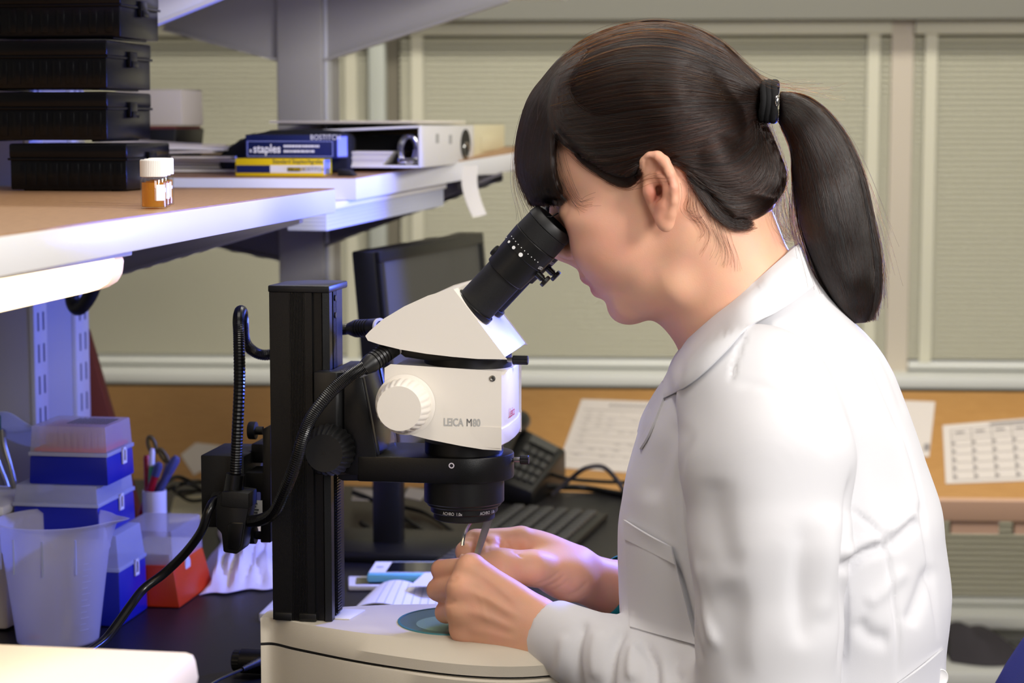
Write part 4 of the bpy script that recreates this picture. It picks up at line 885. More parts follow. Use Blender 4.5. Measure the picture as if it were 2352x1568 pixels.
a1, b0, w, d = o_[0], o_[1], .085, .118; hO = pb(400, 1302, b0)[2]-ZB; hL = pb(385, 1222, b0)[2]-ZB
ob = t.part('box_base', MB().hexa([(a1-w-.004, b0-.004, ZB+.0004), (a1+.003, b0-.004, ZB+.0004), (a1+.003, b0+d, ZB+.0004), (a1-w-.004, b0+d, ZB+.0004)], [(a1-w+.006, b0+.004, ZB+hO), (a1-.007, b0+.004, ZB+hO), (a1-.007, b0+d-.006, ZB+hO), (a1-w+.006, b0+d-.006, ZB+hO)]), M['box_orange'], .002)
L1 = [(a1-w+.008, b0+.006, ZB+hL), (a1-.009, b0+.006, ZB+hL), (a1-.009, b0+d-.008, ZB+hL), (a1-w+.008, b0+d-.008, ZB+hL)]; L0 = [(a1-w+.006, b0+.004, ZB+hO+.0004), (a1-.007, b0+.004, ZB+hO+.0004), (a1-.007, b0+d-.006, ZB+hO+.0004), (a1-w+.006, b0+d-.006, ZB+hO+.0004)]
t.part('lid', MB().add(L0+L1, [(4,5,6,7), (0,1,5,4), (1,2,6,5), (2,3,7,6), (3,0,4,7)]), M['lid_clear'], .0018)
t.part('latch', MB().prism([(b0+d*.42+.009*math.cos(k*.4), ZB+hO-.008+.010*math.sin(k*.4)) for k in range(16)], 'bz', a1-.006, a1-.0045), M['white_plastic'])
t.part('tip_rack', MB().box(a1-w+.012, a1-.013, b0+.010, b0+d-.012, ZB+hO, ZB+hO+.012), M['paper_cream'], .001)
# plastic beaker
cu = pz(127, 1191, .875); cR = .0575; cb_ = (cu[0], cu[1], ZB)
t = Thing('beaker', 'translucent plastic beaker with a pour lip in front of the tip boxes', 'beaker', cb_)
hU = .875-ZB; n = 64
def lipf(i): 
    an = 2*math.pi*i/n; s = 0
    for c0 in (0.16,): 
        dd = math.atan2(math.sin(an-c0), math.cos(an-c0)); s = max(s, math.exp(-(dd/.20)**2))
    return s
mb = MB(); R = []
for r, z, lp in ((.041, .0006, 0), (.0425, .002, 0), (.0548, hU*.74, 0), (.0562, hU*.76, 0), (.0572, hU-.006, .002), (.0605, hU-.003, .008), (.0625, hU, .016), (.0605, hU+.0006, .016), (.0565, hU-.004, .008), (.0552, hU*.76, 0), (.0538, hU*.73, 0), (.0418, .003, 0), (.040, .002, 0)):
    R.append([(cb_[0]+(r+lp*lipf(i))*math.cos(2*math.pi*i/n), cb_[1]+(r+lp*lipf(i))*math.sin(2*math.pi*i/n), ZB+z) for i in range(n)])
mb.grid(R, closed=True); mb.f.append(tuple(range(n))[::-1]); mb.f.append(tuple(range(12*n, 13*n)))
t.part('wall', mb, M['cup_clear'], smooth=50, label='milky clear beaker wall with pour lips')
gm = MB()
for k in range(12):
    z = hU*(.14+.05*k); r = .0425+(.0548-.0425)*(z/(hU*.74)); an = math.radians(-38); dl = .007 if k % 2 else .011
    gm.grid([[(cb_[0]+(r+.0003)*math.cos(an+x/r), cb_[1]+(r+.0003)*math.sin(an+x/r), ZB+z+y) for x in (0, dl/2, dl)] for y in (0, .0007)])
t.part('graduation', gm, M['lid_milky'])['kind'] = 'stuff'
for k in range(4):
    an = math.radians(-150+34*k); r = .0572; t.part('rib', MB().box(cb_[0]+r*math.cos(an)-.0008, cb_[0]+r*math.cos(an)+.0008, cb_[1]+r*math.sin(an)-.0008, cb_[1]+r*math.sin(an)+.0008, ZB+hU*.62, ZB+hU*.9), M['lid_milky'])
single('paper_slip', 'narrow white slip standing inside the translucent beaker', 'paper', (cb_[0]+.012, cb_[1]-.012, ZB+.004), MB().hexa([(cb_[0]+.008, cb_[1]-.014, ZB+.004), (cb_[0]+.017, cb_[1]-.012, ZB+.004), (cb_[0]+.017, cb_[1]-.0112, ZB+.004), (cb_[0]+.008, cb_[1]-.0132, ZB+.004)], [(cb_[0]+.013, cb_[1]-.010, ZB+.036), (cb_[0]+.021, cb_[1]-.008, ZB+.036), (cb_[0]+.021, cb_[1]-.0072, ZB+.036), (cb_[0]+.013, cb_[1]-.0092, ZB+.036)]), M['paper'])
single('red_scrap', 'small reddish scrap lying on the bottom of the beaker', 'scrap', (cb_[0]-.02, cb_[1]-.012, ZB+.004), MB().box(cb_[0]-.028, cb_[0]-.014, cb_[1]-.018, cb_[1]-.008, ZB+.004, ZB+.0075), M['tips_pink'], .001)
# pen cup
pc_ = pb(356, 1205, .50); pcz = ZB; t = Thing('pen_cup', 'white pen cup behind the orange tip box', 'cup', (pc_[0], .50, ZB))
rP = 29*2.33/FP; zP = pb(356, 1125, .50)[2]
t.part('cup', MB().lathe([(rP*.3, .0006), (rP, .0004), (rP, zP-ZB), (rP*.94, zP-ZB), (rP*.94, .004), (rP*.3, .004)], (pc_[0], .50, ZB), (0, 0, 1), 40, cap=False), M['white_plastic'])
def pen(name, label, cat, x0, y0, x1, y1, db, r, m, tip=None, tm=None):
    p, q = Vector(pb(x0, y0, .50+db*.4)), Vector(pb(x1, y1, .50+db)); d = (q-p).normalized(); p = p-d*.035
    t = Thing(name, label, cat, tuple(p)); L_ = (q-p).length
    t.part('barrel', MB().lathe([(r*.5, 0), (r, .004), (r, L_-.004), (r*.7, L_)], p, d, 16), m)
    if tip: t.part('cap', MB().lathe([(r*1.12, L_-tip), (r*1.15, L_-.003), (r*.7, L_+.001)], p, d, 16), tm or m)
pen('pen', 'thick red pen at the back left of the white cup', 'pen', 340, 1130, 337, 1045, .010, .0042, M['pen_red'])
pen('pen', 'green and silver pen standing upright in the white cup', 'pen', 345, 1130, 350, 1032, -.004, .0030, M['pen_green'], .02, M['white_plastic'])
pen('marker', 'dark red marker leaning in the middle of the white cup', 'marker', 344, 1128, 366, 1065, -.008, .0046, M['pen_red'], .016, M['pen_blue'])
pen('marker', 'grey-blue marker leaning to the right in the white cup', 'marker', 362, 1132, 406, 1050, .006, .0050, M['pen_blue'], .02)
sc_ = Thing('scissors', 'scissors with olive loop handles standing in the white cup', 'scissors', tuple(Vector(pb(360, 1140, .508))))
for k, (cx, cy, rx, ry, an) in enumerate(((349, 1022, 9, 20, .45), (376, 1046, 9, 18, 1.0))):
    pts = []
    for q in range(25):
        u, v = rx*math.cos(q*math.pi/12), ry*math.sin(q*math.pi/12); pts.append(pb(cx+u*math.cos(an)+v*math.sin(an)*.6, cy-u*math.sin(an)*.2+v*math.cos(an*.6), .52))
    sc_.part('handle', MB().tube(pts, .0024, 8), M['olive'])
    sc_.part('blade', MB().tube([pts[7], pb(364+2*k, 1125, .515-.003*k), pb(366+2*k, 1180, .51-.003*k)], .0022, 8), M['steel'])
# crumpled tissue
rows = []; r4 = random.Random(11); T0 = [pz(458, 1369, ZB), pz(640, 1352, ZB), pz(640, 1222, ZB), pz(512, 1222, ZB)]
for j in range(25):
    y = j/24; row = []
    for i in range(29):
        x = i/28; p = [T0[0][k]*(1-x)*(1-y)+T0[1][k]*x*(1-y)+T0[2][k]*x*y+T0[3][k]*(1-x)*y for k in (0, 1)]
        e = min(x, 1-x, y, 1-y); ed = min(1, e*7)
        h = .020*ed*(abs(math.sin(7*x+3*y+math.sin(9*y)))*.6+abs(math.sin(5*y-6*x+2*math.sin(6*x)))*.55)+.018*math.exp(-((x-.45)**2+(y-.6)**2)*9)
        row.append((p[0]+.006*math.sin(11*y)*(1 if x < .1 else .3), p[1]+.006*math.sin(13*x), ZB+.0016+h))
    rows.append(row)
single('tissue', 'crumpled white tissue sheet on the bench left of the microscope column', 'tissue', tuple(rows[12][14])[:2]+(ZB,), MB().sheet(rows, .0006), M['tissue'], smooth=30)
# flat things right of the column foot
def slab(name, label, cat, px, z0, th, m, extra=None, bev=.002, mats=None):
    q = [pz(*p, z0+th) for p in px]; t = Thing(name, label, cat, (sum(p[0] for p in q)/4, sum(p[1] for p in q)/4, z0))
    t.part('body', MB().hexa([(p[0], p[1], z0+.0004) for p in q], [(p[0], p[1], z0+th) for p in q]), m, bev); return t, q
def lerpq(q, x, y, z): return tuple(q[0][k]*(1-x)*(1-y)+q[1][k]*x*(1-y)+q[2][k]*x*y+q[3][k]*(1-x)*y for k in (0, 1))+(z,)
def qpatch(q, x0, x1, y0, y1, z): return MB().add([lerpq(q, x0, y0, z), lerpq(q, x1, y0, z), lerpq(q, x1, y1, z), lerpq(q, x0, y1, z)], [(0,1,2,3)])
slab('timer', 'small white flat box poking out left of the column foot', 'box', [(594, 1408), (660, 1408), (690, 1370), (632, 1372)], ZB, .010, M['white_plastic'])
t, q = slab('tablet', 'white-framed tablet lying behind the open notebook', 'tablet', [(800, 1344), (1000, 1344), (1040, 1322), (800, 1322)], ZB, .007, M['white_plastic'])
t.part('screen', qpatch(q, .08, .92, .1, .8, ZB+.0074), M['phone_glass'])
zPh = ZB+.0078
t, q = slab('smartphone', 'phone in a light blue case lying behind the microscope stage', 'phone', [(842, 1318), (1030, 1318), (1050, 1288), (862, 1288)], zPh, .011, M['phone_blue'], bev=.003)
t.part('face', qpatch(q, .015, .97, .08, .92, zPh+.0114), M['white_plastic']); t.part('screen', qpatch(q, .22, .85, .12, .88, zPh+.0117), M['phone_glass'])
t.part('home_button', MB().lathe([(.0045, 0), (.0045, .0002)], lerpq(q, .11, .5, zPh+.0116), (0, 0, 1), 24), M['print_grey'])
# ruled notebook with curling page
nb = [pz(806, 1398, ZB+.008), pz(1120, 1398, ZB+.008), pz(1120, 1345, ZB+.008), pz(862, 1345, ZB+.008)]
t = Thing('notebook', 'open ruled notebook lying behind the microscope base', 'notebook', (nb[0][0]+.06, nb[0][1]+.02, ZB))
t.part('cover', MB().hexa([(p[0], p[1], ZB+.0004) for p in nb], [(p[0], p[1], ZB+.003) for p in nb]), M['paper_grey'], .0008)
def nbp(x, y): 
    p = lerpq(nb, x, y, 0); return (p[0], p[1], ZB+.0045+.010*math.sin(math.pi*min(1, x*2.2)**.8)*(1 if x < .45 else max(0, 1-(x-.45)*1.5)))
t.part('page', MB().sheet([[nbp(i/24, j/8) for i in range(25)] for j in range(9)], .0012), M['paper'])
lnm = MB()
for k in range(14):
    x = .12+.062*k; lnm.add([tuple(Vector(nbp(x+d+.06*(1-j/6), j/6))+Vector((0, 0, .001))) for j in range(7) for d in (0, .005)], [(2*j, 2*j+1, 2*j+3, 2*j+2) for j in range(6)])
t.part('ruled_lines', lnm, mat('rule_grey', (150, 160, 172), .8))['kind'] = 'stuff'
single('paper_sheet', 'loose lilac-white sheet half under the notebook beside the hands', 'paper', pz(970, 1340, ZB), MB().hexa([pz(940, 1347, ZB+.0172), pz(1080, 1347, ZB+.0172), pz(1080, 1316, ZB+.0202), pz(975, 1316, ZB+.0202)], [pz(940, 1346, ZB+.0182), pz(1080, 1346, ZB+.0182), pz(1080, 1315, ZB+.0212), pz(975, 1315, ZB+.0212)]), M['paper'])

# ================================================================== computer things further along the bench
k0 = Vector(pz(1128, 1214, ZB+.018)); kr = Vector(pz(1290, 1260, ZB+.018)); kf = Vector(pz(1397, 1164, ZB+.018)); kl = Vector(pz(1176, 1146, ZB+.018))
ey = (kf-kr).normalized(); ex = Vector((ey.y, -ey.x, 0)); LK, WK = .40, .140
ko = kf-ey*LK-ex*WK                                         # near-left corner
t = Thing('keyboard', 'black computer keyboard lying on the bench behind the hands', 'keyboard', tuple(ko+ex*.07+ey*.2)[:2]+(ZB,))
def kp(x, y, z): p = ko+ex*x+ey*y; return (p.x, p.y, ZB+z)
t.part('tray', MB().hexa([kp(0,0,.0005), kp(WK,0,.0005), kp(WK,LK,.0005), kp(0,LK,.0005)], [kp(0,0,.014), kp(WK,0,.010), kp(WK,LK,.010), kp(0,LK,.014)]), M['black_satin'], .002)
me = None
for j in range(21):
    for i in range(6):
        x, y = .008+.0205*i, .008+.0184*j
        z = .0145-.004*x/WK
        if me is None:
            c = [kp(x, y, z), kp(x+.017, y, z), kp(x+.017, y+.0155, z), kp(x, y+.0155, z)]; c2 = [kp(x+.002, y+.0015, z+.004), kp(x+.015, y+.0015, z+.004), kp(x+.015, y+.014, z+.004), kp(x+.002, y+.014, z+.004)]
            o = t.part('key', MB().hexa(c, c2), M['key_grey'], .0006); me = o.data; x0_, y0_, z0_ = x, y, z
        else:
            dd = ex*(x-x0_)+ey*(y-y0_); t.same('key', me, (t.org[0]+dd.x, t.org[1]+dd.y, t.org[2]+z-z0_))
# monitor
m0 = Vector(pb(868, 578, .60)); zt0 = m0.z; m1 = Vector(pz(1107, 535, zt0)); mx = (m1-m0); mw = mx.length; mx.normalize(); zbm = pb(900, 1075, .60)[2]
nrm = Vector((mx.y, -mx.x, 0)); tilt = math.radians(5)
t = Thing('monitor', 'dark flat monitor standing behind the microscope head', 'monitor', (m0.x, m0.y+.15, ZB))
def mp_(u, v, d): q = m0+mx*u+Vector((0, 0, -v))+nrm*(d+v*math.tan(tilt)); return tuple(q)
def mbox(u0, u1, v0, v1, d0, d1): return MB().hexa([mp_(u0,v1,d1), mp_(u1,v1,d1), mp_(u1,v1,d0), mp_(u0,v1,d0)], [mp_(u0,v0,d1), mp_(u1,v0,d1), mp_(u1,v0,d0), mp_(u0,v0,d0)])
MHt = min(.30, zt0-zbm)
t.part('casing', mbox(0, mw, 0, MHt, -.035, -.004), M['black_satin'], .003)
for nm, q in (('bezel', (0, mw, 0, .014)), ('bezel', (0, mw, MHt-.02, MHt)), ('bezel', (0, .016, .014, MHt-.02)), ('bezel', (mw-.016, mw, .014, MHt-.02))): t.part(nm, mbox(*q, -.004, .002), M['black_satin'], .001)
t.part('screen', mbox(.016, mw-.016, .014, MHt-.02, -.004, -.0015), M['screen_grey'])
pm = m0+mx*(mw*.42)
pst = Vector(pb(893, 1200, .66))
t.part('stand_post', MB().box(pst.x-.018, pst.x+.018, .645, .675, ZB+.012, zt0-MHt*.5), M['black_satin'], .003)
t.part('stand_foot', MB().box(pst.x-.085, pst.x+.11, .585, .74, ZB+.0005, ZB+.014), M['black_satin'], .004)
# desk phone
t = Thing('desk_phone', 'black desk telephone at the far end of the bench, behind the objective', 'telephone', pz(1210, 1140, ZB))
f0 = [pz(1130, 1135, ZB+.01), pz(1222, 1148, ZB+.01), pz(1300, 1100, ZB+.01), pz(1180, 1080, ZB+.01)]
f1 = [tuple(p) for p in f0]; hi = [(f1[0][0], f1[0][1], ZB+.035), (f1[1][0], f1[1][1], ZB+.022), (f1[2][0], f1[2][1], ZB+.055), (f1[3][0], f1[3][1], ZB+.085)]
t.part('body', MB().hexa([(p[0], p[1], ZB+.0005) for p in f1], hi), M['black_satin'], .004)
def top(x, y, dz): return tuple(hi[0][k]*(1-x)*(1-y)+hi[1][k]*x*(1-y)+hi[2][k]*x*y+hi[3][k]*(1-x)*y+(dz if k == 2 else 0) for k in (0, 1, 2))
for j in range(4):
    for i in range(4):
        x0, y0 = .36+.15*i, .12+.16*j
        t.part('key', MB().hexa([top(x0,y0,.0005), top(x0+.11,y0,.0005), top(x0+.11,y0+.11,.0005), top(x0,y0+.11,.0005)], [top(x0,y0,.004), top(x0+.11,y0,.004), top(x0+.11,y0+.11,.004), top(x0,y0+.11,.004)]), M['key_grey'], .0005)
t.part('display', MB().hexa([top(.4,.80,.001), top(.9,.80,.001), top(.9,.94,.001), top(.4,.94,.001)], [top(.4,.80,.003), top(.9,.80,.003), top(.9,.94,.003), top(.4,.94,.003)]), M['screen_grey'])
t.part('handset', MB().tube([top(.14, .02+.96*k/12, .010+.012*math.sin(math.pi*k/12)) for k in range(13)], [.016 if k in (0, 1, 2, 10, 11, 12) else .011 for k in range(13)], 12), M['black_satin'])
def cable(label, pts, r=.0035, m='black_rubber', name='cable'):
    P = spline([pz(x, y, ZB+h) for x, y, h in pts], 50); single(name, label, 'cable', tuple(P[25])[:2]+(ZB,), MB().tube(P, r, 10), M[m], smooth=60)
cable('thick black cable running past the phone toward the coat', [(1225, 1115, .02), (1280, 1118, .012), (1340, 1120, .006), (1400, 1130, .005), (1460, 1140, .005)], .005)
cable('grey cable looping up beside the desk phone', [(1270, 1135, .005), (1310, 1100, .03), (1345, 1075, .05), (1385, 1072, .05), (1415, 1100, .03), (1435, 1130, .01)], .0035, 'bag_dark')
cable('thin dark cable lying in front of the phone loop', [(1240, 1080, .03), (1300, 1098, .03), (1370, 1105, .02), (1440, 1108, .01)], .003)
cable('black cable crossing the bench left of the monitor stand', [(830, 1200, .005), (880, 1235, .005), (950, 1262, .004), (1040, 1300, .004)], .004)
cable('black cable curling out from behind the stand post', [(810, 1130, .03), (860, 1150, .02), (930, 1190, .006), (990, 1235, .005), (1010, 1275, .004)], .0035)
cable('dark cable lying under the objective', [(860, 1110, .03), (900, 1155, .01), (980, 1180, .005), (1060, 1235, .005), (1090, 1270, .005)], .003)
cable('tangled black cable left of the column, upper loop', [(372, 1110, .05), (410, 1095, .05), (455, 1120, .03), (420, 1135, .03), (400, 1120, .05), (450, 1105, .03), (520, 1120, .02)], .003)
cable('tangled black cable left of the column, lower loop', [(380, 1125, .03), (430, 1110, .05), (480, 1140, .02), (440, 1150, .02), (410, 1130, .04), (470, 1128, .03), (560, 1150, .01)], .0026)
def sheetpx(name, label, px, z0, m, th=.0012):
    q = [pz(*p, z0) for p in px]; single(name, label, 'paper', (q[0][0], q[0][1], ZB), MB().hexa([(p[0], p[1], z0) for p in q], [(p[0], p[1], z0+th) for p in q]), m)
sheetpx('paper_pad', 'pale green-grey pad lying on the bench behind the pen cup', [(388, 1202), (490, 1190), (520, 1140), (400, 1150)], ZB+.001, M['paper_cream'], .006)
sheetpx('paper_slip', 'white scrap on the bench seen between column and objective', [(808, 1148), (866, 1150), (864, 1126), (812, 1122)], ZB+.02, M['paper_grey'])
sheetpx('paper_slip', 'small folded white scrap in front of the monitor post', [(926, 1142), (965, 1150), (985, 1128), (940, 1120)], ZB+.02, M['paper_grey'])
# leaning maroon folder behind the upright
bf = .70; w0_ = az([(196, 760), (250, 946), (190, 950)], bf)
q = [(w0_[0][0], w0_[0][1]), (w0_[1][0], w0_[1][1]), (w0_[1][0]+.045, ZB+.001), (w0_[0][0]-.10, ZB+.001), (w0_[0][0]-.10, w0_[0][1]+.06)]
single('document_folder', 'maroon folder leaning behind the slotted upright', 'folder', (q[0][0], bf, ZB), MB().prism(q, 'az', bf, bf+.02), M['maroon'], bev=.002)
# cream instrument close to the lens, beige device at the frame edge
f1_ = pz(452, 1494, .92); t = Thing('instrument', 'large cream instrument housing close in the bottom corner, out of focus', 'instrument', (f1_[0]-.15, f1_[1]-.12, ZB))
a1, b1 = f1_[0], f1_[1]
t.part('housing', MB().hexa([(a1-.42, b1-.34, ZB+.001), (a1+.008, b1-.34, ZB+.001), (a1+.008, b1+.004, ZB+.001), (a1-.42, b1+.004, ZB+.001)], [(a1-.42, b1-.34, .895), (a1+.004, b1-.34, .895), (a1+.004, b1+.002, .895), (a1-.42, b1+.002, .895)]), M['cream_plastic'], .005)
t.part('lid', MB().hexa([(a1-.42, b1-.34, .8965), (a1+.003, b1-.34, .8965), (a1+.003, b1+.002, .8965), (a1-.42, b1+.002, .8965)], [(a1-.42, b1-.34, .92), (a1, b1-.34, .92), (a1, b1, .92), (a1-.42, b1, .92)]), M['cream_plastic'], .006)
d_ = pz(20, 1450, ZB); t = Thing('bench_device', 'beige device housing at the frame edge behind the beaker', 'device', (d_[0]-.08, d_[1]+.06, ZB))
zD = pb(20, 1190, d_[1])[2]
t.part('housing', MB().box(d_[0]-.20, d_[0], d_[1], d_[1]+.13, ZB+.001, zD), M['beige_plastic'], .006)
t.part('lid', MB().box(d_[0]-.195, d_[0]-.004, d_[1]+.004, d_[1]+.126, zD+.0005, zD+.012), M['white_plastic'], .004)
# bent wire rack with a clear sheet over it
bw = .30
t = Thing('wire_rack', 'bent shiny wire stand with clear feet left of the tip box stack', 'rack', pb(20, 1160, bw))
t.part('wire', MB().tube(spline([pb(4, 985, bw), pb(8, 1020, bw), pb(22, 1070, bw), pb(34, 1120, bw), pb(42, 1165, bw), pb(44, 1230, bw), (pb(44, 1230, bw)[0], bw, ZB+.003)], 40), .0042, 12), M['steel'], smooth=60)
t.part('wire', MB().tube(spline([pb(-18, 985, bw+.03), pb(-8, 1050, bw+.03), pb(14, 1110, bw+.03), pb(24, 1160, bw+.03), (pb(24, 1230, bw+.03)[0], bw+.03, ZB+.003)], 40), .0036, 12), M['steel'], smooth=60)
for x, y in ((46, 1150), (26, 1158)): p = pb(x, y, bw); t.part('clear_foot', MB().box(p[0]-.006, p[0]+.006, bw-.006, bw+.006, p[2]-.006, p[2]+.006), M['lid_clear'], .001)
rows = []
for j in range(9):
    row = []
    for i in range(17):
        x = i/16; p = pb(-60+150*x, 948+10*math.sin(3*x)+18*x*x+ (6*math.sin(9*x) if j == 0 else 0), bw-.03+.012*j); row.append((p[0], p[1], p[2]+.006*math.sin(j*.9+4*x)-.003*j))
    rows.append(row)
t = Thing('plastic_sheet', 'crumpled clear plastic sheet with green edging draped on the wire stand', 'sheet', tuple(rows[4][8]))
t.part('film', MB().sheet(rows, .0008), M['sheet_clear'], smooth=60)
t.part('green_clip', MB().box(rows[0][8][0]-.028, rows[0][8][0]-.010, rows[0][8][1]-.002, rows[0][8][1]+.01, rows[0][8][2]-.022, rows[0][8][2]-.004), mat('dark_green', (30, 84, 70), .5), .002)
# blue chair
pcx = pb(2400, 1560, -.02)
C_ = Thing('office_chair', 'blue upholstered office chair behind the seated person, back edge in the corner', 'chair', (.34, BS, 0))
mb = MB(); R = []
for j in range(13):
    v = j/12; row = []
    for i in range(25):
        an = 2*math.pi*i/24; hw = .21*math.sin(math.pi*min(1, .18+.82*(1-v)**.6)/1.0*.5+0)*1.0
        row.append(None)
    R.append(row)
mb = MB(); rows = []
top_p = pb(2352, 1447, BS-.1); x_l = pb(2285, 1568, BS-.1)
for j in range(15):
    z = .58+(.895-.58)*j/14; f = 1-(max(0, (z-.74))/.155)**2.2; hw = .215*math.sqrt(max(0.02, f)); rows.append([(.482+.55*max(0, z-.74)-.03*math.cos(2*math.pi*i/32)*(1-.6*max(0, (z-.80)/.095))-.02*math.sin(2*math.pi*i/32)**2, BS+hw*math.sin(2*math.pi*i/32), z) for i in range(32)])
mb.grid(rows, closed=True); mb.f.append(tuple(range(32))); mb.f.append(tuple(range(14*32, 15*32)))
C_.part('backrest', mb, M['chair_blue'], smooth=50)
mb = MB(); rows = []
for z, k in ((.415, .9), (.425, 1.0), (.455, 1.0), (.468, .93), (.472, .6)): rows.append([(.27+.225*k*math.copysign(abs(math.cos(t_))**.6, math.cos(t_)), BS+.22*k*math.copysign(abs(math.sin(t_))**.6, math.sin(t_)), z) for t_ in [2*math.pi*i/40 for i in range(40)]])
mb.grid(rows, closed=True); mb.f.append(tuple(range(40))); mb.f.append(tuple(range(160, 200))); C_.part('seat', mb, M['chair_blue'], smooth=50)
C_.part('back_bracket', MB().tube(spline([(.34, BS, .41), (.50, BS, .41), (.545, BS, .47), (.525, BS, .62)], 16), .014, 12), M['black_satin'])
C_.part('gas_lift', MB().cyl((.27, BS, .11), (.27, BS, .42), .022), M['black_satin'])
for k in range(5):
    an = 2*math.pi*k/5+.3; e = (.27+.27*math.cos(an), BS+.27*math.sin(an)); lg = C_.part('leg', MB().tube([(.27, BS, .11), (e[0], e[1], .075)], [.02, .013], 10), M['black_satin'])
    C_.part('caster', MB().cyl((e[0]-.012*math.sin(an), e[1]+.012*math.cos(an), .03), (e[0]+.012*math.sin(an), e[1]-.012*math.cos(an), .03), .028), M['black_satin'], parent=lg)
# ================================================================== sculpting on a grid: smooth unions of rounded forms, skinned to one surface
class Field:
    def __init__(s, A, B, Z): s.A, s.B, s.Z = [np.asarray(x, np.float32) for x in (A, B, Z)]; s.f = np.full((len(A), len(B), len(Z)), 0.5, np.float32)
    def sl(s, lo, hi):
        out = []
        for ax, l, h in zip((s.A, s.B, s.Z), lo, hi): i, j = np.searchsorted(ax, [l, h]); out.append(slice(max(0, i-1), min(len(ax), j+1)))
        return tuple(out)
    def put(s, fn, lo, hi, k, op='u'):
        w = s.sl(lo, hi)
        if any(x.stop <= x.start for x in w): return
        d = fn(s.A[w[0]][:, None, None], s.B[w[1]][None, :, None], s.Z[w[2]][None, None, :]).astype(np.float32); o = s.f[w]
        if op == 'u': h = np.clip(0.5+0.5*(o-d)/k, 0, 1); s.f[w] = o*(1-h)+d*h-k*h*(1-h)
        else: d = -d if op == 's' else d; h = np.clip(0.5-0.5*(o-d)/k, 0, 1); s.f[w] = o*(1-h)+d*h+k*h*(1-h)
    def cone(s, p, q, r0, r1=None, k=0.006, op='u'):
        r1 = r0 if r1 is None else r1; p, q = np.array(p, float), np.array(q, float); v = q-p; L = max(v@v, 1e-12); m = max(r0, r1)+k+0.008
        def fn(a, b, z):
            t = np.clip(((a-p[0])*v[0]+(b-p[1])*v[1]+(z-p[2])*v[2])/L, 0, 1)
            return np.sqrt((a-p[0]-t*v[0])**2+(b-p[1]-t*v[1])**2+(z-p[2]-t*v[2])**2)-(r0+(r1-r0)*t)
        s.put(fn, np.minimum(p, q)-m, np.maximum(p, q)+m, k, op)
    def chain(s, pts, rs, k=0.006):
        for i in range(len(pts)-1): s.cone(pts[i], pts[i+1], rs[i], rs[i+1], k)
    def ell(s, c, r, k=0.006, op='u', tilt=0.0):
        c = np.array(c, float); r = np.array(r, float); m = max(r)+k+0.008; ct, st = math.cos(tilt), math.sin(tilt)
        def fn(a, b, z):
            x, y, w = a-c[0], b-c[1], z-c[2]; x, w = x*ct+w*st, -x*st+w*ct
            k0 = np.sqrt((x/r[0])**2+(y/r[1])**2+(w/r[2])**2); k1 = np.sqrt((x/r[0]**2)**2+(y/r[1]**2)**2+(w/r[2]**2)**2)+1e-9
            return k0*(k0-1)/k1
        s.put(fn, c-m, c+m, k, op)
    def mesh(s):                                            # naive surface nets
        f = s.f; ins = f < 0; n = [x-1 for x in f.shape]
        cs = np.zeros(n, np.int8)
        for i in (0, 1):
            for j in (0, 1):
                for k in (0, 1): cs += ins[i:i+n[0], j:j+n[1], k:k+n[2]]
        idx = np.argwhere((cs > 0) & (cs < 8)); del cs
        flat = (idx[:, 0].astype(np.int64)*n[1]+idx[:, 1])*n[2]+idx[:, 2]
        I, J, K = idx.T; ax = (s.A, s.B, s.Z); acc = np.zeros((len(idx), 3)); cnt = np.zeros(len(idx))
        C = {(i, j, k): f[I+i, J+j, K+k] for i in (0, 1) for j in (0, 1) for k in (0, 1)}
        P = lambda o: np.stack([s.A[I+o[0]], s.B[J+o[1]], s.Z[K+o[2]]], 1)
        for o in C:
            for d in range(3):
                if o[d] == 0:
                    e = tuple(1 if q == d else o[q] for q in range(3)); u, v = C[o], C[e]; m = (u < 0) != (v < 0)
                    t = np.where(m, u/np.where(m, u-v, 1), 0)[:, None]; acc += np.where(m[:, None], P(o)*(1-t)+P(e)*t, 0); cnt += m
        V = acc/cnt[:, None]; Q = []
        look = lambda i, j, k: np.searchsorted(flat, (i.astype(np.int64)*n[1]+j)*n[2]+k)
        for d in range(3):
            a = ins[1:-1, 1:-1, 1:-1] if False else ins
            s0 = [slice(1, -1)]*3; s1 = [slice(1, -1)]*3; s0[d] = slice(0, -1); s1[d] = slice(1, None)
            x0, x1 = ins[tuple(s0)], ins[tuple(s1)]; e = np.argwhere(x0 != x1); fl = x0[tuple(e.T)]; off = [1, 1, 1]; off[d] = 0; e = e+off
            u, v = [(1, 2), (2, 0), (0, 1)][d]; g = []
            for du, dv in ((1, 1), (0, 1), (0, 0), (1, 0)):
                c = e.copy(); c[:, u] -= du; c[:, v] -= dv; g.append(look(c[:, 0], c[:, 1], c[:, 2]))
            g = np.stack(g, 1); g[~fl] = g[~fl][:, ::-1]; Q.append(g)
        return V, np.concatenate(Q)
    def near(s):                                            # height map of the side toward the camera: smallest b inside
        ins = s.f < 0; j = ins.argmax(1); any_ = ins.any(1); j0 = np.clip(j-1, 0, None); ii, kk = np.indices(j.shape)
        u, v = s.f[ii, j0, kk], s.f[ii, j, kk]; t = np.where(u > v, u/np.maximum(u-v, 1e-9), 1)
        return np.where(any_, s.B[j0]+(s.B[j]-s.B[j0])*np.clip(t, 0, 1), np.nan)
def axis(*segs):                                            # (start, stop, step) pieces joined
    out = []
    for a, b, h in segs: out.append(np.linspace(a, b, max(2, int(round((b-a)/h))), endpoint=False))
    return np.concatenate(out)
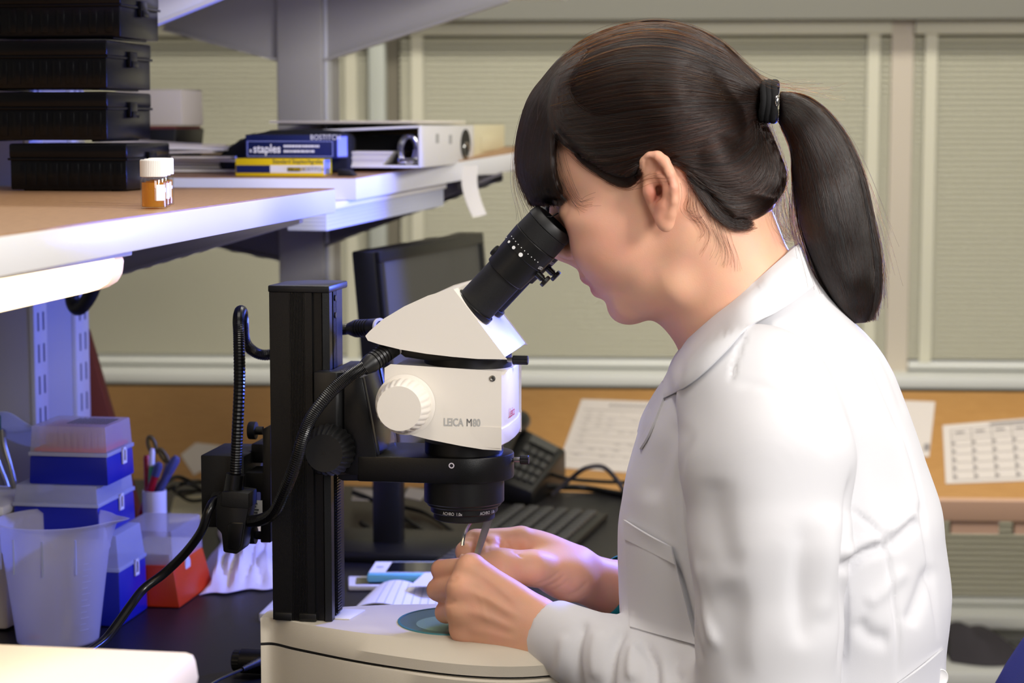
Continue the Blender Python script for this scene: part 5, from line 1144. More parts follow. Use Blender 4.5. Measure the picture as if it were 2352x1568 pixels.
def bil(gx, gy, M_, x, y):
    i = np.clip((x-gx[0])/(gx[1]-gx[0]), 0, len(gx)-1.001); j = np.clip((y-gy[0])/(gy[1]-gy[0]), 0, len(gy)-1.001)
    i0, j0 = i.astype(int), j.astype(int); u, v = i-i0, j-j0
    return M_[i0, j0]*(1-u)*(1-v)+M_[i0+1, j0]*u*(1-v)+M_[i0, j0+1]*(1-u)*v+M_[i0+1, j0+1]*u*v
def poly_sd(poly, gx, gy):                                  # signed distance to a polygon, negative inside
    P = np.array(poly); X, Y = np.meshgrid(gx, gy, indexing='ij'); d = np.full(X.shape, 9.0); c = np.zeros(X.shape, bool)
    for i in range(len(P)):
        (x0, y0), (x1, y1) = P[i], P[(i+1) % len(P)]; vx, vy = x1-x0, y1-y0
        t = np.clip(((X-x0)*vx+(Y-y0)*vy)/max(vx*vx+vy*vy, 1e-12), 0, 1); d = np.minimum(d, np.hypot(X-x0-t*vx, Y-y0-t*vy))
        if y0 != y1: c ^= ((y0 > Y) != (y1 > Y)) & (X < vx*(Y-y0)/vy+x0)
    return np.where(c, -d, d)
def blur(m, n):
    for _ in range(n):
        p = np.pad(m, 1, mode='edge'); m = (p[:-2, 1:-1]+p[2:, 1:-1]+p[1:-1, :-2]+p[1:-1, 2:]+2*m)/6
    return m
class Lens:                                                 # a side profile swelled to its breadth on both sides of the middle plane
    def __init__(s, px, R, hp, b0, smooth=4, cp=2, keep=()):
        P = [(lambda q: (q[0], q[2]))(pb(x, y, b0)) for x, y in px]; P = smooth_poly(P, cp, keep); A_ = np.array(P)
        s.gx = np.arange(A_[:, 0].min()-.03, A_[:, 0].max()+.03, .003); s.gy = np.arange(A_[:, 1].min()-.03, A_[:, 1].max()+.03, .003)
        s.sd = poly_sd(P, s.gx, s.gy); deep = blur(np.minimum(s.sd, 0), 10); w = np.clip(-s.sd/.012, 0, 1); s.sd = s.sd*(1-w)+deep*w
        X, Y = np.meshgrid(s.gx, s.gy, indexing='ij'); num = 0; den = 0
        for x, y, h in hp: q = pb(x, y, b0); k = 1/((X-q[0])**2+(Y-q[2])**2+3e-4)**1.5; num = num+k*h; den = den+k
        s.H = num/den; s.R = R; s.b0 = b0; s.box = (A_[:, 0].min(), A_[:, 0].max(), A_[:, 1].min(), A_[:, 1].max()); s.hm = max(h for _, _, h in hp)
    def field(s, F, k=0.006, grow=0.0):
        def fn(a, b, z):
            a2, z2 = a[:, 0, :]*np.ones_like(z[:, 0, :]), z[:, 0, :]*np.ones_like(a[:, 0, :]); sd = bil(s.gx, s.gy, s.sd, a2, z2)-grow; H_ = bil(s.gx, s.gy, s.H, a2, z2)+grow
            out = (s.gx[0] > a2) | (s.gx[-1] < a2) | (s.gy[0] > z2) | (s.gy[-1] < z2); sd = np.where(out, .03, sd)
            e = np.maximum(s.R+sd, 0)/s.R; e = e[:, None, :]; H3 = H_[:, None, :]; r = np.sqrt(e*e+((b-s.b0)/H3)**2)
            return (r-1)*np.minimum(s.R, H3)
        m = .025+grow; F.put(fn, (s.box[0]-m, s.b0-s.hm-m, s.box[2]-m), (s.box[1]+m, s.b0+s.hm+m, s.box[3]+m), k)
def np_mesh(name, V, Q, m, org, smooth=True):
    me = bpy.data.meshes.new(name); V = V-np.array(org); me.vertices.add(len(V)); me.vertices.foreach_set('co', V.astype(np.float32).ravel())
    me.loops.add(Q.size); me.loops.foreach_set('vertex_index', Q.ravel().astype(np.int32)); me.polygons.add(len(Q))
    me.polygons.foreach_set('loop_start', np.arange(0, Q.size, Q.shape[1], dtype=np.int32)); me.update(calc_edges=True); me.validate()
    me.shade_smooth(); me.materials.append(m); return me
def relax(V, Q, n, lam=0.5):
    e = np.concatenate([Q[:, [0, 1]], Q[:, [1, 2]], Q[:, [2, 3]], Q[:, [3, 0]]]); e = np.concatenate([e, e[:, ::-1]]); deg = np.bincount(e[:, 0], minlength=len(V))
    for _ in range(n):
        s_ = np.stack([np.bincount(e[:, 0], V[e[:, 1], c], minlength=len(V)) for c in range(3)], 1)/np.maximum(deg, 1)[:, None]; V = V+(s_-V)*lam
    return V
def vnormals(V, Q):
    n = np.cross(V[Q[:, 2]]-V[Q[:, 0]], V[Q[:, 3]]-V[Q[:, 1]]); out = np.zeros_like(V)
    for c in range(4):
        for d in range(3): out[:, d] += np.bincount(Q[:, c], n[:, d], minlength=len(V))
    return out/np.maximum(np.linalg.norm(out, axis=1), 1e-12)[:, None]
_cb = np.array(CAM-ORG); CBF = np.array([CA, CB, CZ])
_F = np.array([_f.dot(FV), _f.dot(LV), _f.z]); _U = np.array([_u.dot(FV), _u.dot(LV), _u.z]); _R = np.array([_r.dot(FV), _r.dot(LV), 0])
def project(V):
    d = V-CBF; w = d@_F; return W/2+FP*(d@_R)/w, H/2-FP*(d@_U)/w

# ================================================================== the seated person
PB = BS                                                     # her middle plane is the microscope's
def q_(x, y, db=0.0): return pb(x, y, PB+db)
PER = Thing('person', 'seated person with dark ponytail in white lab coat bending over the microscope eyepieces', 'person', (.27, BS, .47))
# ---- head, neck, arms and hands: one continuous skin
skull = [(1275, 190), (1248, 270), (1238, 340), (1246, 405), (1268, 455), (1291, 487), (1316, 530), (1336, 585), (1346, 606), (1348, 632), (1360, 652), (1363, 668), (1378, 684), (1393, 692), (1403, 708), (1418, 726), (1446, 736), (1492, 732), (1530, 717), (1562, 700),
         (1625, 660), (1695, 590), (1732, 500), (1724, 420), (1718, 330), (1700, 250), (1662, 175), (1612, 118), (1550, 76), (1475, 68), (1395, 88), (1325, 135)]
HP = [(1400, 150, .066), (1550, 230, .074), (1660, 340, .064), (1500, 420, .071), (1390, 480, .066), (1330, 540, .056), (1420, 650, .049), (1450, 715, .034), (1500, 640, .058), (1550, 690, .048), (1570, 560, .062), (1700, 460, .058), (1300, 300, .060)]
SK = Lens(skull, .060, HP, PB)
GA = axis((-.075, -.03, .004), (-.03, .275, .0016), (.275, .46, .006)); GB = axis((-.29, -.125, .005), (-.125, .085, .0016), (.085, .27, .005)); GZ = axis((.50, .79, .008), (.79, .925, .0015), (.925, 1.085, .006), (1.085, 1.40, .0016))
B_ = Field(GA, GB, GZ)
SK.field(B_, .01)
B_.chain([q_(1625, 540), q_(1655, 620), q_(1700, 720), q_(1760, 840)], [.056, .0535, .053, .060], .03)
B_skull = B_.f.copy()
for s in (-1, 1):
    B_.cone(q_(1760, 860), q_(1790, 950, s*.13), .045, .040, .02)
    B_.ell(q_(1408, 560, s*.036), (.036, .027, .032), .025)         # cheek
    B_.ell(q_(1362, 505, s*.042), (.024, .016, .012), .015)         # cheekbone under the eye
    B_.cone(q_(1450, 694, s*.022), q_(1548, 655, s*.048), .011, .014, .02)   # jaw line
    B_.ell(q_(1296, 483, s*.032), (.016, .013, .0105), .006, 's')   # eye socket
    B_.ell(q_(1311, 488, s*.032), (.0105, .0135, .0115), .004)      # closed lid over the eye
# nose, lips, chin
B_.chain([q_(1281, 482), q_(1277, 530), q_(1279, 563)], [.0075, .0078, .0100], .010)
B_.ell(q_(1281, 566), (.0115, .0105, .0095), .006)
for s in (-1, 1):
    B_.ell(q_(1309, 577, s*.0125), (.0105, .0075, .0078), .006); B_.ell(q_(1303, 593, s*.006), (.0050, .0032, .0035), .002, 's')
B_.cone(q_(1295, 588), q_(1322, 598), .0052, .006, .006)
B_.cone(q_(1351, 610), q_(1353, 632), .0085, .0080, .008)
for s in (-1, 1):
    B_.chain([q_(1351, 633), q_(1360, 636, s*.012), q_(1382, 642, s*.023)], [.0062, .0058, .003], .003)
    B_.chain([q_(1376, 664), q_(1381, 661, s*.010), q_(1390, 650, s*.021)], [.0068, .0062, .003], .003)
    B_.cone(q_(1358, 649, s*.002), q_(1388, 644, s*.026), .0016, .0012, .0022, 's')
B_.ell(q_(1441, 709), (.015, .017, .0115), .010)
# ears
def ear(s):
    e = lambda x, y, o: pb(x, y, PB+s*(.074+o)) if s < 0 else (lambda p: (p[0], PB+.074+o, p[2]))(pb(x, y, PB-(.074+o)))
    B_.ell(e(1519, 436, .004), (.0150, .0050, .0300), .004, tilt=.14)
    B_.ell(e(1528, 430, .000), (.010, .012, .026), .006, tilt=.14)
    hx = [(1484, 412, -.002), (1479, 390, .002), (1481, 371, .006), (1493, 361, .008), (1510, 360, .010), (1525, 372, .012), (1537, 398, .013), (1546, 430, .013), (1547, 462, .012), (1541, 490, .010)]
    B_.chain([e(*p) for p in hx], [.0036, .0040, .0042, .0046, .0050, .0052, .0050, .0047, .0045, .0050], .0025)
    B_.ell(e(1527, 506, .008), (.0080, .0050, .0105), .005, tilt=.25)
    B_.ell(e(1499, 384, .0105), (.0075, .0045, .0085), .0025, 's', tilt=.5)
    B_.cone(e(1518, 388, .0125), e(1532, 425, .0135), .0030, .0032, .0025, 's')
    B_.ell(e(1513, 446, .0115), (.0105, .0080, .0150), .003, 's', tilt=.15)
    B_.ell(e(1505, 437, .003), (.0050, .012, .0052), .002, 's')
    B_.chain([e(1511, 399, .009), e(1526, 414, .0105), (e(1533, 440, .0105)), e(1527, 470, .009)], [.0026, .0034, .0036, .0040], .003)
    B_.cone(e(1488, 417, .003), e(1524, 417, .007), .0036, .0026, .003)
    B_.ell(e(1492, 441, .0065), (.0056, .0040, .0080), .004, tilt=.25)
    B_.ell(e(1522, 474, .0085), (.0060, .0040, .0060), .004)
ear(-1); ear(1)
# near arm and hand (left hand, back toward the camera)
SH, EL = q_(1775, 960, -.135), q_(1760, 1690, -.185); WR = q_(1250, 1450, -.050)
B_.chain([SH, q_(1775, 1300, -.175), EL], [.040, .040, .034], .02); B_.chain([EL, q_(1480, 1568, -.112), q_(1330, 1490, -.068), WR], [.034, .031, .0255, .0245], .015)
nm = [(1083, 1303, -.060), (1062, 1350, -.068), (1058, 1400, -.068), (1066, 1447, -.060)]; npip = [(1014, 1308, -.034), (1006, 1354, -.036), (1024, 1406, -.040), (1054, 1450, -.034)]
ndip = [(1036, 1316, -.012), (1030, 1362, -.012), (1042, 1404, -.016), (1070, 1444, -.016)]; ntip = [(1066, 1306, -.004), (1062, 1340, -.006), (1068, 1384, -.008), (1088, 1425, -.012)]
for i, (m, wy) in enumerate(zip(nm, (1412, 1434, 1458, 1480))):
    B_.cone(q_(*m), q_(1222, wy, -.054), (.0125, .0130, .0130, .0125)[i], .0165, .016)
B_.ell(q_(1150, 1415, -.054), (.036, .011, .028), .014, tilt=-.45)
for i in range(4):
    r = (.0096, .0104, .0100, .0088)[i]
    B_.ell(q_(nm[i][0]-2, nm[i][1], nm[i][2]-.003), (r*1.16,)*3, .006)
    B_.cone(q_(*nm[i]), q_(*npip[i]), r*1.05, r*.98, .0034); B_.cone(q_(*npip[i]), q_(*ndip[i]), r*.98, r*.86, .0022); B_.cone(q_(*ndip[i]), q_(*ntip[i]), r*.86, r*.74, .002)
B_.chain([q_(1215, 1415, -.035), q_(1140, 1352, -.012), q_(1096, 1318, .000), q_(1072, 1300, .008)], [.016, .0125, .0100, .0082], .006)
# far arm and hand (right hand, palm side toward the camera)
FS_, FE = q_(1770, 930, .145), q_(1650, 1490, .165); FW = q_(1330, 1322, .062)
B_.chain([FS_, FE], [.048, .036], .02); B_.chain([FE, q_(1450, 1368, .100), FW], [.036, .0300, .0225], .015)
fm = [(1196, 1238, .050), (1205, 1262, .060), (1216, 1284, .062), (1230, 1304, .058)]
for i, m in enumerate(fm): B_.cone(q_(*m), q_(1318, 1296+10*i, .062), .0118, .0145, .016)
B_.ell(q_(1255, 1285, .058), (.034, .012, .022), .012, tilt=-.4)
fch = [[(1196, 1238, .050), (1092, 1240, .034), (1068, 1266, .018), (1074, 1300, .012)], [(1205, 1262, .060), (1128, 1254, .028), (1122, 1276, .014), (1154, 1282, .018)], [(1216, 1284, .062), (1146, 1268, .032), (1140, 1286, .022), (1172, 1296, .026)], [(1230, 1304, .058), (1172, 1290, .034), (1164, 1302, .028), (1190, 1308, .032)]]
for i, c in enumerate(fch):
    r = (.0102, .0100, .0094, .0084)[i]; rr = [r*1.15, r, r*.88, r*.76]
    for j in range(3): B_.cone(q_(*c[j]), q_(*c[j+1]), rr[j], rr[j+1], .004 if j == 0 else .0022)
B_.ell(q_(1285, 1318, .040), (.030, .014, .016), .020, tilt=-.35)
B_.chain([q_(1300, 1326, .040), q_(1222, 1304, .014), q_(1152, 1298, -.001), q_(1098, 1306, -.004)], [.0165, .0132, .0112, .0085], .016)
# trunk and legs inside the clothes keep the body in one piece
B_.chain([q_(1780, 900), q_(1830, 1150), q_(1830, 1420), (.26, PB, .60)], [.075, .09, .09, .11], .03)
V, Q = B_.mesh(); V = relax(V, Q, 2, .45)
def creases(V, Q, lines):                                # fine ridges and folds of the skin, as seen from the camera's side
    N_ = vnormals(V, Q); X_, Y_ = project(V); fc = np.clip(-(N_@_F)*1.8+.1, 0, 1); D_ = np.zeros(len(V)); lo = V[:, 2] < .95
    for pts, w, amp, db in lines:
        P = np.array([(p.x, p.y) for p in spline([(x, y, 0) for x, y in pts], 10)]); d = np.full(len(V), 1e9); fd = np.zeros(len(V))
        for i in range(len(P)-1):
            v = P[i+1]-P[i]; t = np.clip(((X_-P[i][0])*v[0]+(Y_-P[i][1])*v[1])/max(v@v, 1e-9), 0, 1); q = np.hypot(X_-P[i][0]-t*v[0], Y_-P[i][1]-t*v[1]); m = q < d; d = np.where(m, q, d); s_ = (i+t)/(len(P)-1); fd = np.where(m, np.minimum(s_, 1-s_), fd)
        D_ += amp*.001*np.exp(-(d/w)**2)*np.clip(fd*5, 0, 1)*lo*((V[:, 1] < db[1]) & (V[:, 1] > db[0]))
    return V+N_*(D_*fc)[:, None]
NH, FH = (-.2, -.045), (-.022, .12)
V = creases(V, Q, [([(1090, 1306), (1140, 1340), (1190, 1385)], 9, .7, NH), ([(1070, 1352), (1130, 1380), (1195, 1420)], 9, .9, NH), ([(1066, 1400), (1125, 1420), (1190, 1448)], 9, .8, NH), ([(1072, 1445), (1130, 1456), (1190, 1474)], 9, .6, NH),
    ([(1098, 1330), (1140, 1365), (1185, 1405)], 12, -.7, NH), ([(1085, 1376), (1130, 1402), (1180, 1434)], 12, -.8, NH), ([(1085, 1424), (1130, 1440), (1180, 1462)], 12, -.7, NH), ([(1095, 1362), (1108, 1385), (1112, 1412), (1128, 1432)], 5, .35, NH),
    ([(1050, 1322), (1040, 1334), (1018, 1336)], 5, -.8, (-.2, .02)), ([(1045, 1376), (1038, 1386), (1020, 1388)], 5, -.8, (-.2, .02)),
    ([(1110, 1236), (1122, 1250), (1120, 1272)], 4, -.9, FH), ([(1140, 1232), (1152, 1248), (1150, 1268)], 4, -.9, FH), ([(1150, 1272), (1175, 1278), (1205, 1276)], 5, -1.2, FH), ([(1165, 1240), (1178, 1256), (1182, 1274)], 5, -.8, FH),
    ([(1142, 1284), (1148, 1292), (1146, 1302)], 3, -.5, FH), ([(1150, 1283), (1156, 1292), (1154, 1303)], 3, -.5, FH), ([(1225, 1345), (1262, 1330), (1290, 1308)], 4, -.6, FH), ([(1232, 1356), (1272, 1340), (1302, 1316)], 4, -.6, FH), ([(1244, 1364), (1284, 1348), (1312, 1326)], 4, -.5, FH), ([(1296, 1372), (1330, 1356), (1352, 1330)], 6, -.8, FH)])
SKIN = bpy.data.materials.new('skin'); SKIN.use_nodes = True; nt = SKIN.node_tree; p_ = nt.nodes['Principled BSDF']
p_.inputs['Roughness'].default_value = .52; p_.inputs['Specular IOR Level'].default_value = .42
p_.inputs['Subsurface Weight'].default_value = .22; p_.inputs['Subsurface Radius'].default_value = (1, .4, .22); p_.inputs['Subsurface Scale'].default_value = .004
at_ = nt.nodes.new('ShaderNodeAttribute'); at_.attribute_name = 'tone'; no = nt.nodes.new('ShaderNodeTexNoise'); no.inputs['Scale'].default_value = 70; no.inputs['Detail'].default_value = 6
tc = nt.nodes.new('ShaderNodeTexCoord'); nt.links.new(tc.outputs['Object'], no.inputs['Vector'])
mx = nt.nodes.new('ShaderNodeMix'); mx.data_type = 'RGBA'; mx.blend_type = 'MULTIPLY'; mx.inputs[0].default_value = .16; nt.links.new(at_.outputs['Color'], mx.inputs[6]); nt.links.new(no.outputs['Color'], mx.inputs[7]); nt.links.new(mx.outputs[2], p_.inputs['Base Color'])
n2_ = nt.nodes.new('ShaderNodeTexNoise'); n2_.inputs['Scale'].default_value = 900; bm_ = nt.nodes.new('ShaderNodeBump'); bm_.inputs['Strength'].default_value = .10; bm_.inputs['Distance'].default_value = .0006
nt.links.new(tc.outputs['Object'], n2_.inputs['Vector']); nt.links.new(n2_.outputs['Fac'], bm_.inputs['Height']); nt.links.new(bm_.outputs[0], p_.inputs['Normal'])
me = np_mesh('body', V, Q, SKIN, PER.org)
tone = np.tile(np.array(lin((238, 184, 154))[:3]), (len(V), 1))
def tint(c, rad, col, amt):
    global tone
    w = amt*np.exp(-(((V-np.array(c))/np.array(rad))**2).sum(1)); tone = tone*(1-w[:, None])+np.array(lin(col)[:3])*w[:, None]
for s in (-1, 1):
    tint(q_(1390, 560, s*.055), (.035, .03, .03), (236, 168, 146), .6); tint(q_(1518, 440, s*.084), (.016, .02, .03), (222, 140, 112), .6)
    tint(q_(1506, 446, s*.078), (.008, .012, .012), (176, 90, 72), .8)
    tint(q_(1374, 662, s*.006), (.0085, .015, .0055), (196, 106, 98), .8); tint(q_(1352, 645, s*.006), (.008, .016, .003), (196, 112, 102), .7)
for m in nm+npip+[c[1] for c in fch]: tint(q_(*m), (.010, .010, .010), (212, 130, 98), .55)
hz_ = 1/(1+np.exp((V[:, 2]-.95)/.01)); tone = tone*(1-.35*hz_[:, None])+np.array(lin((226, 160, 126))[:3])*.35*hz_[:, None]
ca = me.color_attributes.new('tone', 'FLOAT_COLOR', 'POINT'); ca.data.foreach_set('color', np.concatenate([tone, np.ones((len(V), 1))], 1).astype(np.float32).ravel())
body = bpy.data.objects.new('body', me); COL.objects.link(body); body.parent = PER.o
# eyes and lashes behind the eyepieces
for s in (-1, 1):
    c = q_(1309, 488, s*.032); ey_ = PER.part('eyeball', MB().ball(c, .0100, 20, 14), mat('eye_white', (225, 220, 215), .2), smooth=60)
    lm = MB()
    for k in range(12):
        t = -1+2*k/11; lm.tube([(c[0]-.0118, c[1]+.010*t, c[2]-.001), (c[0]-.0155, c[1]+.0115*t, c[2]-.0035), (c[0]-.0185, c[1]+.013*t, c[2]-.0030)], [.0004, .0003, .0001], 5)
    PER.part('eyelash', lm, M['black_matte'])['kind'] = 'stuff'
    bw_ = MB()
    for k in range(26):
        t = k/25; p = np.array(q_(1256+18*t, 452-8*t, s*(.014+.034*t))); p[1] += s*.002; p[0] -= .0045; bw_.tube([p, p+np.array([-.0015, s*.003, .003+.001*math.sin(k*7)]), p+np.array([.000, s*.006, .005])], [.0003, .0003, .0001], 4)
    PER.part('eyebrow', bw_, M['black_matte'])['kind'] = 'stuff'
# finger nails
NAIL = mat('nail', (236, 186, 164), .25)
for nmk, (c, d, r) in {'thumb': (q_(1110, 1297, -.012), (.006, .0016, .0045), 0), 'index': (q_(1062, 1284, .008), (.0035, .0045, .0055), 0)}.items(): PER.part('fingernail', MB().ball(c, d, 14, 8), NAIL, smooth=60)
# ---- white lab coat
coat_px = [(1832, 566), (1858, 622), (1902, 682), (1965, 746), (2012, 792), (2056, 862), (2090, 950), (2126, 1060), (2152, 1130), (2166, 1180), (2170, 1240), (2180, 1300), (2188, 1362), (2180, 1440), (2174, 1500), (2176, 1600), (2190, 1800),
           (1800, 1830), (1470, 1800), (1440, 1600), (1432, 1500), (1427, 1400), (1423, 1300), (1422, 1200), (1431, 1140), (1442, 1075), (1468, 985), (1484, 935), (1524, 872), (1556, 815), (1600, 762), (1680, 690), (1760, 625)]
CH = [(1720, 900, .172), (1900, 900, .150), (1800, 1150, .150), (1820, 1400, .145), (1640, 820, .115), (1520, 1100, .135), (1500, 1400, .140), (1690, 735, .085), (1840, 670, .072), (2050, 1000, .140), (2050, 1400, .150), (1800, 1700, .17)]
CO = Lens(coat_px, .090, CH, PB)
F = Field(axis((-.02, .46, .0034)), axis((-.30, .26, .0038)), axis((.60, 1.25, .0034)))
CO.field(F, .01)
nsl = [q_(1735, 925, -.125), q_(1762, 1060, -.160), q_(1768, 1250, -.178), q_(1768, 1450, -.186), q_(1760, 1690, -.186)]
F.chain(nsl, [.066, .070, .064, .0585, .060], .010)
fsl = [q_(1760, 1690, -.186), q_(1560, 1610, -.130), q_(1420, 1530, -.090), q_(1252, 1449, -.050)]
F.chain(fsl, [.060, .050, .0405, .0312], .010)
F.chain([q_(1740, 925, .125), q_(1745, 1250, .175), q_(1690, 1500, .175)], [.064, .060, .05], .012)
F.chain([q_(1690, 1500, .175), q_(1550, 1425, .140)], [.048, .044], .010)
wd = np.array(fsl[3])-np.array(fsl[2]); wd /= np.linalg.norm(wd); wc = np.array(q_(1254, 1450, -.050))
F.put(lambda a, b, z: (a-wc[0])*wd[0]+(b-wc[1])*wd[1]+(z-wc[2])*wd[2], wc-.05, wc+np.array([.06, .06, .06]), .0015, 'i')
F.cone(wc-wd*.012, wc+wd*.03, .0256, .0256, .0015, 's')
def sample(Fd, A, B, Z):                                 # another field read on these axes
    out = Fd.f
    for d, (src, dst) in enumerate(((Fd.A, A), (Fd.B, B), (Fd.Z, Z))):
        i = np.clip(np.searchsorted(src, dst)-1, 0, len(src)-2); u = np.clip((dst-src[i])/(src[i+1]-src[i]), 0, 1); sh_ = [1, 1, 1]; sh_[d] = -1; u = u.reshape(sh_).astype(np.float32)
        out = np.take(out, i, d)*(1-u)+np.take(out, i+1, d)*u
    return out
csd = poly_sd(smooth_poly([(lambda q: (q[0], q[2]))(pb(x, y, PB)) for x, y in coat_px], 2), F.A, F.Z)
ext = np.maximum(sample(B_, F.A, F.B, F.Z)-.006, csd[:, None, :]+.002); h_ = np.clip(.5+.5*(F.f-ext)/.012, 0, 1); F.f = (F.f*(1-h_)+ext*h_-.012*h_*(1-h_)).astype(np.float32)
HMc = F.near(); cgx, cgz = F.A, F.Z
def coat_b(a, z): return float(bil(cgx, cgz, np.where(np.isnan(HMc), PB, HMc), np.array(a), np.array(z)))
def on_coat(px, py, lift=0.0025):                       # nearest coat surface point along the line of sight
    b = PB-.12
    for _ in range(8): p = pb(px, py, b); b = .5*b+.5*coat_b(p[0], p[2])
    p = pb(px, py, b); return (p[0], b-lift, p[2])
V, Q = F.mesh(); V = relax(V, Q, 3, .5)
N = vnormals(V, Q); X_, Y_ = project(V); facing = np.clip(-(N@_F)*1.6+.15, 0, 1)
def stroke(pts, w, amp):                                # a fold, seam or pull line worked into the cloth where it faces us
    P = np.array(smooth_open(pts)); d = np.full(len(V), 1e9); fd = np.zeros(len(V))
    for i in range(len(P)-1):
        v = P[i+1]-P[i]; t = np.clip(((X_-P[i][0])*v[0]+(Y_-P[i][1])*v[1])/max(v@v, 1e-9), 0, 1)
        dd = np.hypot(X_-P[i][0]-t*v[0], Y_-P[i][1]-t*v[1]); s = (i+t)/(len(P)-1); m = dd < d; d = np.where(m, dd, d); fd = np.where(m, np.minimum(s, 1-s), fd)
    f_ = np.clip(fd*5, 0, 1); return amp*.0014*np.exp(-(d/w)**2)*f_*f_*(3-2*f_)
def smooth_open(pts): return [(p.x, p.y) for p in spline([(x, y, 0) for x, y in pts], 14)]
D = np.zeros(len(V))
for pts, w, amp in [
    ([(1600, 985), (1566, 1060), (1560, 1150), (1580, 1280), (1630, 1430)], 8, -2.5),
    ([(1640, 1090), (1642, 1160), (1660, 1250), (1690, 1330)], 30, -2.0),
    ([(1655, 1330), (1685, 1400), (1680, 1480), (1700, 1600)], 34, -2.2), ([(1610, 1280), (1632, 1390), (1620, 1520)], 20, 1.6),
    ([(1905, 1150), (1900, 1300), (1880, 1440)], 26, 3.0), ([(1850, 1180), (1835, 1350), (1850, 1500)], 24, -2.5),
    ([(1962, 1060), (1946, 1180), (1934, 1300), (1938, 1440), (1925, 1568)], 8, -4.0),
    ([(1940, 1160), (1975, 1186), (2010, 1214), (2034, 1252), (2048, 1340), (2062, 1450), (2060, 1600)], 6, -2.6),
    ([(1930, 1320), (1965, 1284), (2000, 1266), (2050, 1250)], 12, -5.0), ([(1930, 1285), (1965, 1256), (2000, 1240), (2040, 1238)], 12, 3.0),
    ([(2040, 1262), (2075, 1225), (2110, 1188)], 14, -3.0), ([(2030, 1225), (2070, 1200), (2105, 1170)], 14, 3.0),
    ([(1958, 755), (2010, 850), (2070, 985), (2110, 1120), (2126, 1240), (2150, 1400), (2156, 1480)], 6, -2.2),
    ([(1985, 760), (2040, 850), (2085, 960)], 7, -1.5), ([(2055, 975), (2090, 1090), (2118, 1180)], 12, 2.0),
    ([(2140, 1290), (2110, 1380), (2085, 1440)], 16, -3.5), ([(1965, 1420), (2000, 1460), (2050, 1470)], 20, -3.0), ([(1985, 1390), (2030, 1360), (2090, 1300)], 16, 2.0),
    ([(1712, 755), (1690, 820), (1676, 882)], 5, -1.6), ([(1680, 884), (1760, 890), (1850, 960), (1915, 1060)], 10, -1.2),
    ([(1575, 960), (1520, 1050), (1490, 1160)], 26, -3.0), ([(1545, 1280), (1580, 1400), (1615, 1530)], 8, -3.0), ([(1590, 1260), (1620, 1400), (1650, 1500)], 10, 2.5),
    ([(1345, 1410), (1322, 1500), (1330, 1620)], 12, -4.0), ([(1300, 1450), (1290, 1520), (1275, 1568)], 14, 2.0), ([(1440, 1430), (1405, 1500), (1395, 1630)], 12, -5.5),
    ([(1375, 1440), (1365, 1500), (1370, 1568)], 14, 2.5), ([(1470, 1460), (1500, 1530), (1490, 1640)], 14, -5.5), ([(1460, 1470), (1450, 1520), (1455, 1568)], 12, 3.0), ([(1560, 1490), (1545, 1530), (1560, 1568)], 16, -3.5)]:
    D += stroke(pts, w, amp)
D += .0012*np.sin(V[:, 0]*60+V[:, 2]*35)*np.sin(V[:, 2]*48-V[:, 0]*22)
V = V+N*(D*facing)[:, None]
CLOTH = mat('lab_coat_cloth', (214, 214, 218), .85, spec=.2, bump=.10, bscale=1800)
me = np_mesh('lab_coat', V, Q, CLOTH, PER.org); coat = bpy.data.objects.new('lab_coat', me); COL.objects.link(coat); coat.parent = PER.o; coat['label'] = 'white cotton lab coat'
def blend(c0, c1, n):                                    # rows between two px curves
    A_, B2 = spline([(x, y, d) for x, y, d in c0], n), spline([(x, y, d) for x, y, d in c1], n); return A_, B2
fold = [(1834, 562, -.012), (1790, 600, -.040), (1735, 648, -.056), (1680, 694, -.058), (1634, 728, -.052), (1588, 772, -.042), (1553, 822, -.036), (1526, 872, -.034)]
edge = [(1868, 655, .010), (1822, 690, .010), (1775, 720, .006), (1716, 752, .005), (1672, 800, .005), (1624, 848, .005), (1580, 884, .004), (1527, 912, .004)]
A_, B2 = blend(fold, edge, 40); rows = []
for k in range(9):
    t = k/8; row = []
    for p, q in zip(A_, B2):
        a = Vector(pb(p.x, p.y, PB+p.z)); b = Vector(on_coat(q.x, q.y, q.z)); m = a.lerp(b, t); m.y = min(m.y, (coat_b(m.x, m.z)-.0045*min(1, 5*t)) if t > 0 else m.y)-.006*math.sin(math.pi*t)**.8; row.append(tuple(m))
    rows.append(row)
PER.part('collar', MB().sheet(rows, .0022), CLOTH, parent=coat, smooth=60)
rows2 = [[(p[0], 2*PB-p[1], p[2]) for p in r] for r in rows]; PER.part('collar', MB().sheet(rows2, .0022), CLOTH, parent=coat, smooth=60)
st = [[tuple(Vector(pb(p.x, p.y, PB+p.z)).lerp(Vector((pb(p.x, p.y, PB)[0], PB, pb(p.x, p.y, PB)[2]-.02)), t)) for p in A_] for t in (0, .08)]
# lapel below the collar, its inner face caught by the blue light
la = [(1524, 874, -.034), (1500, 910, -.026), (1476, 955, -.016), (1466, 990, -.010)]; lb_ = [(1528, 908, .003), (1512, 950, .003), (1490, 1000, .003), (1472, 1030, .003)]
A3, B3 = blend(la, lb_, 14); PER.part('lapel', MB().sheet([[tuple(Vector(pb(p.x, p.y, PB+p.z)).lerp(Vector(on_coat(q.x, q.y, q.z)), t)) for p, q in zip(A3, B3)] for t in (0, .33, .66, 1)], .002), CLOTH, parent=coat, smooth=60)
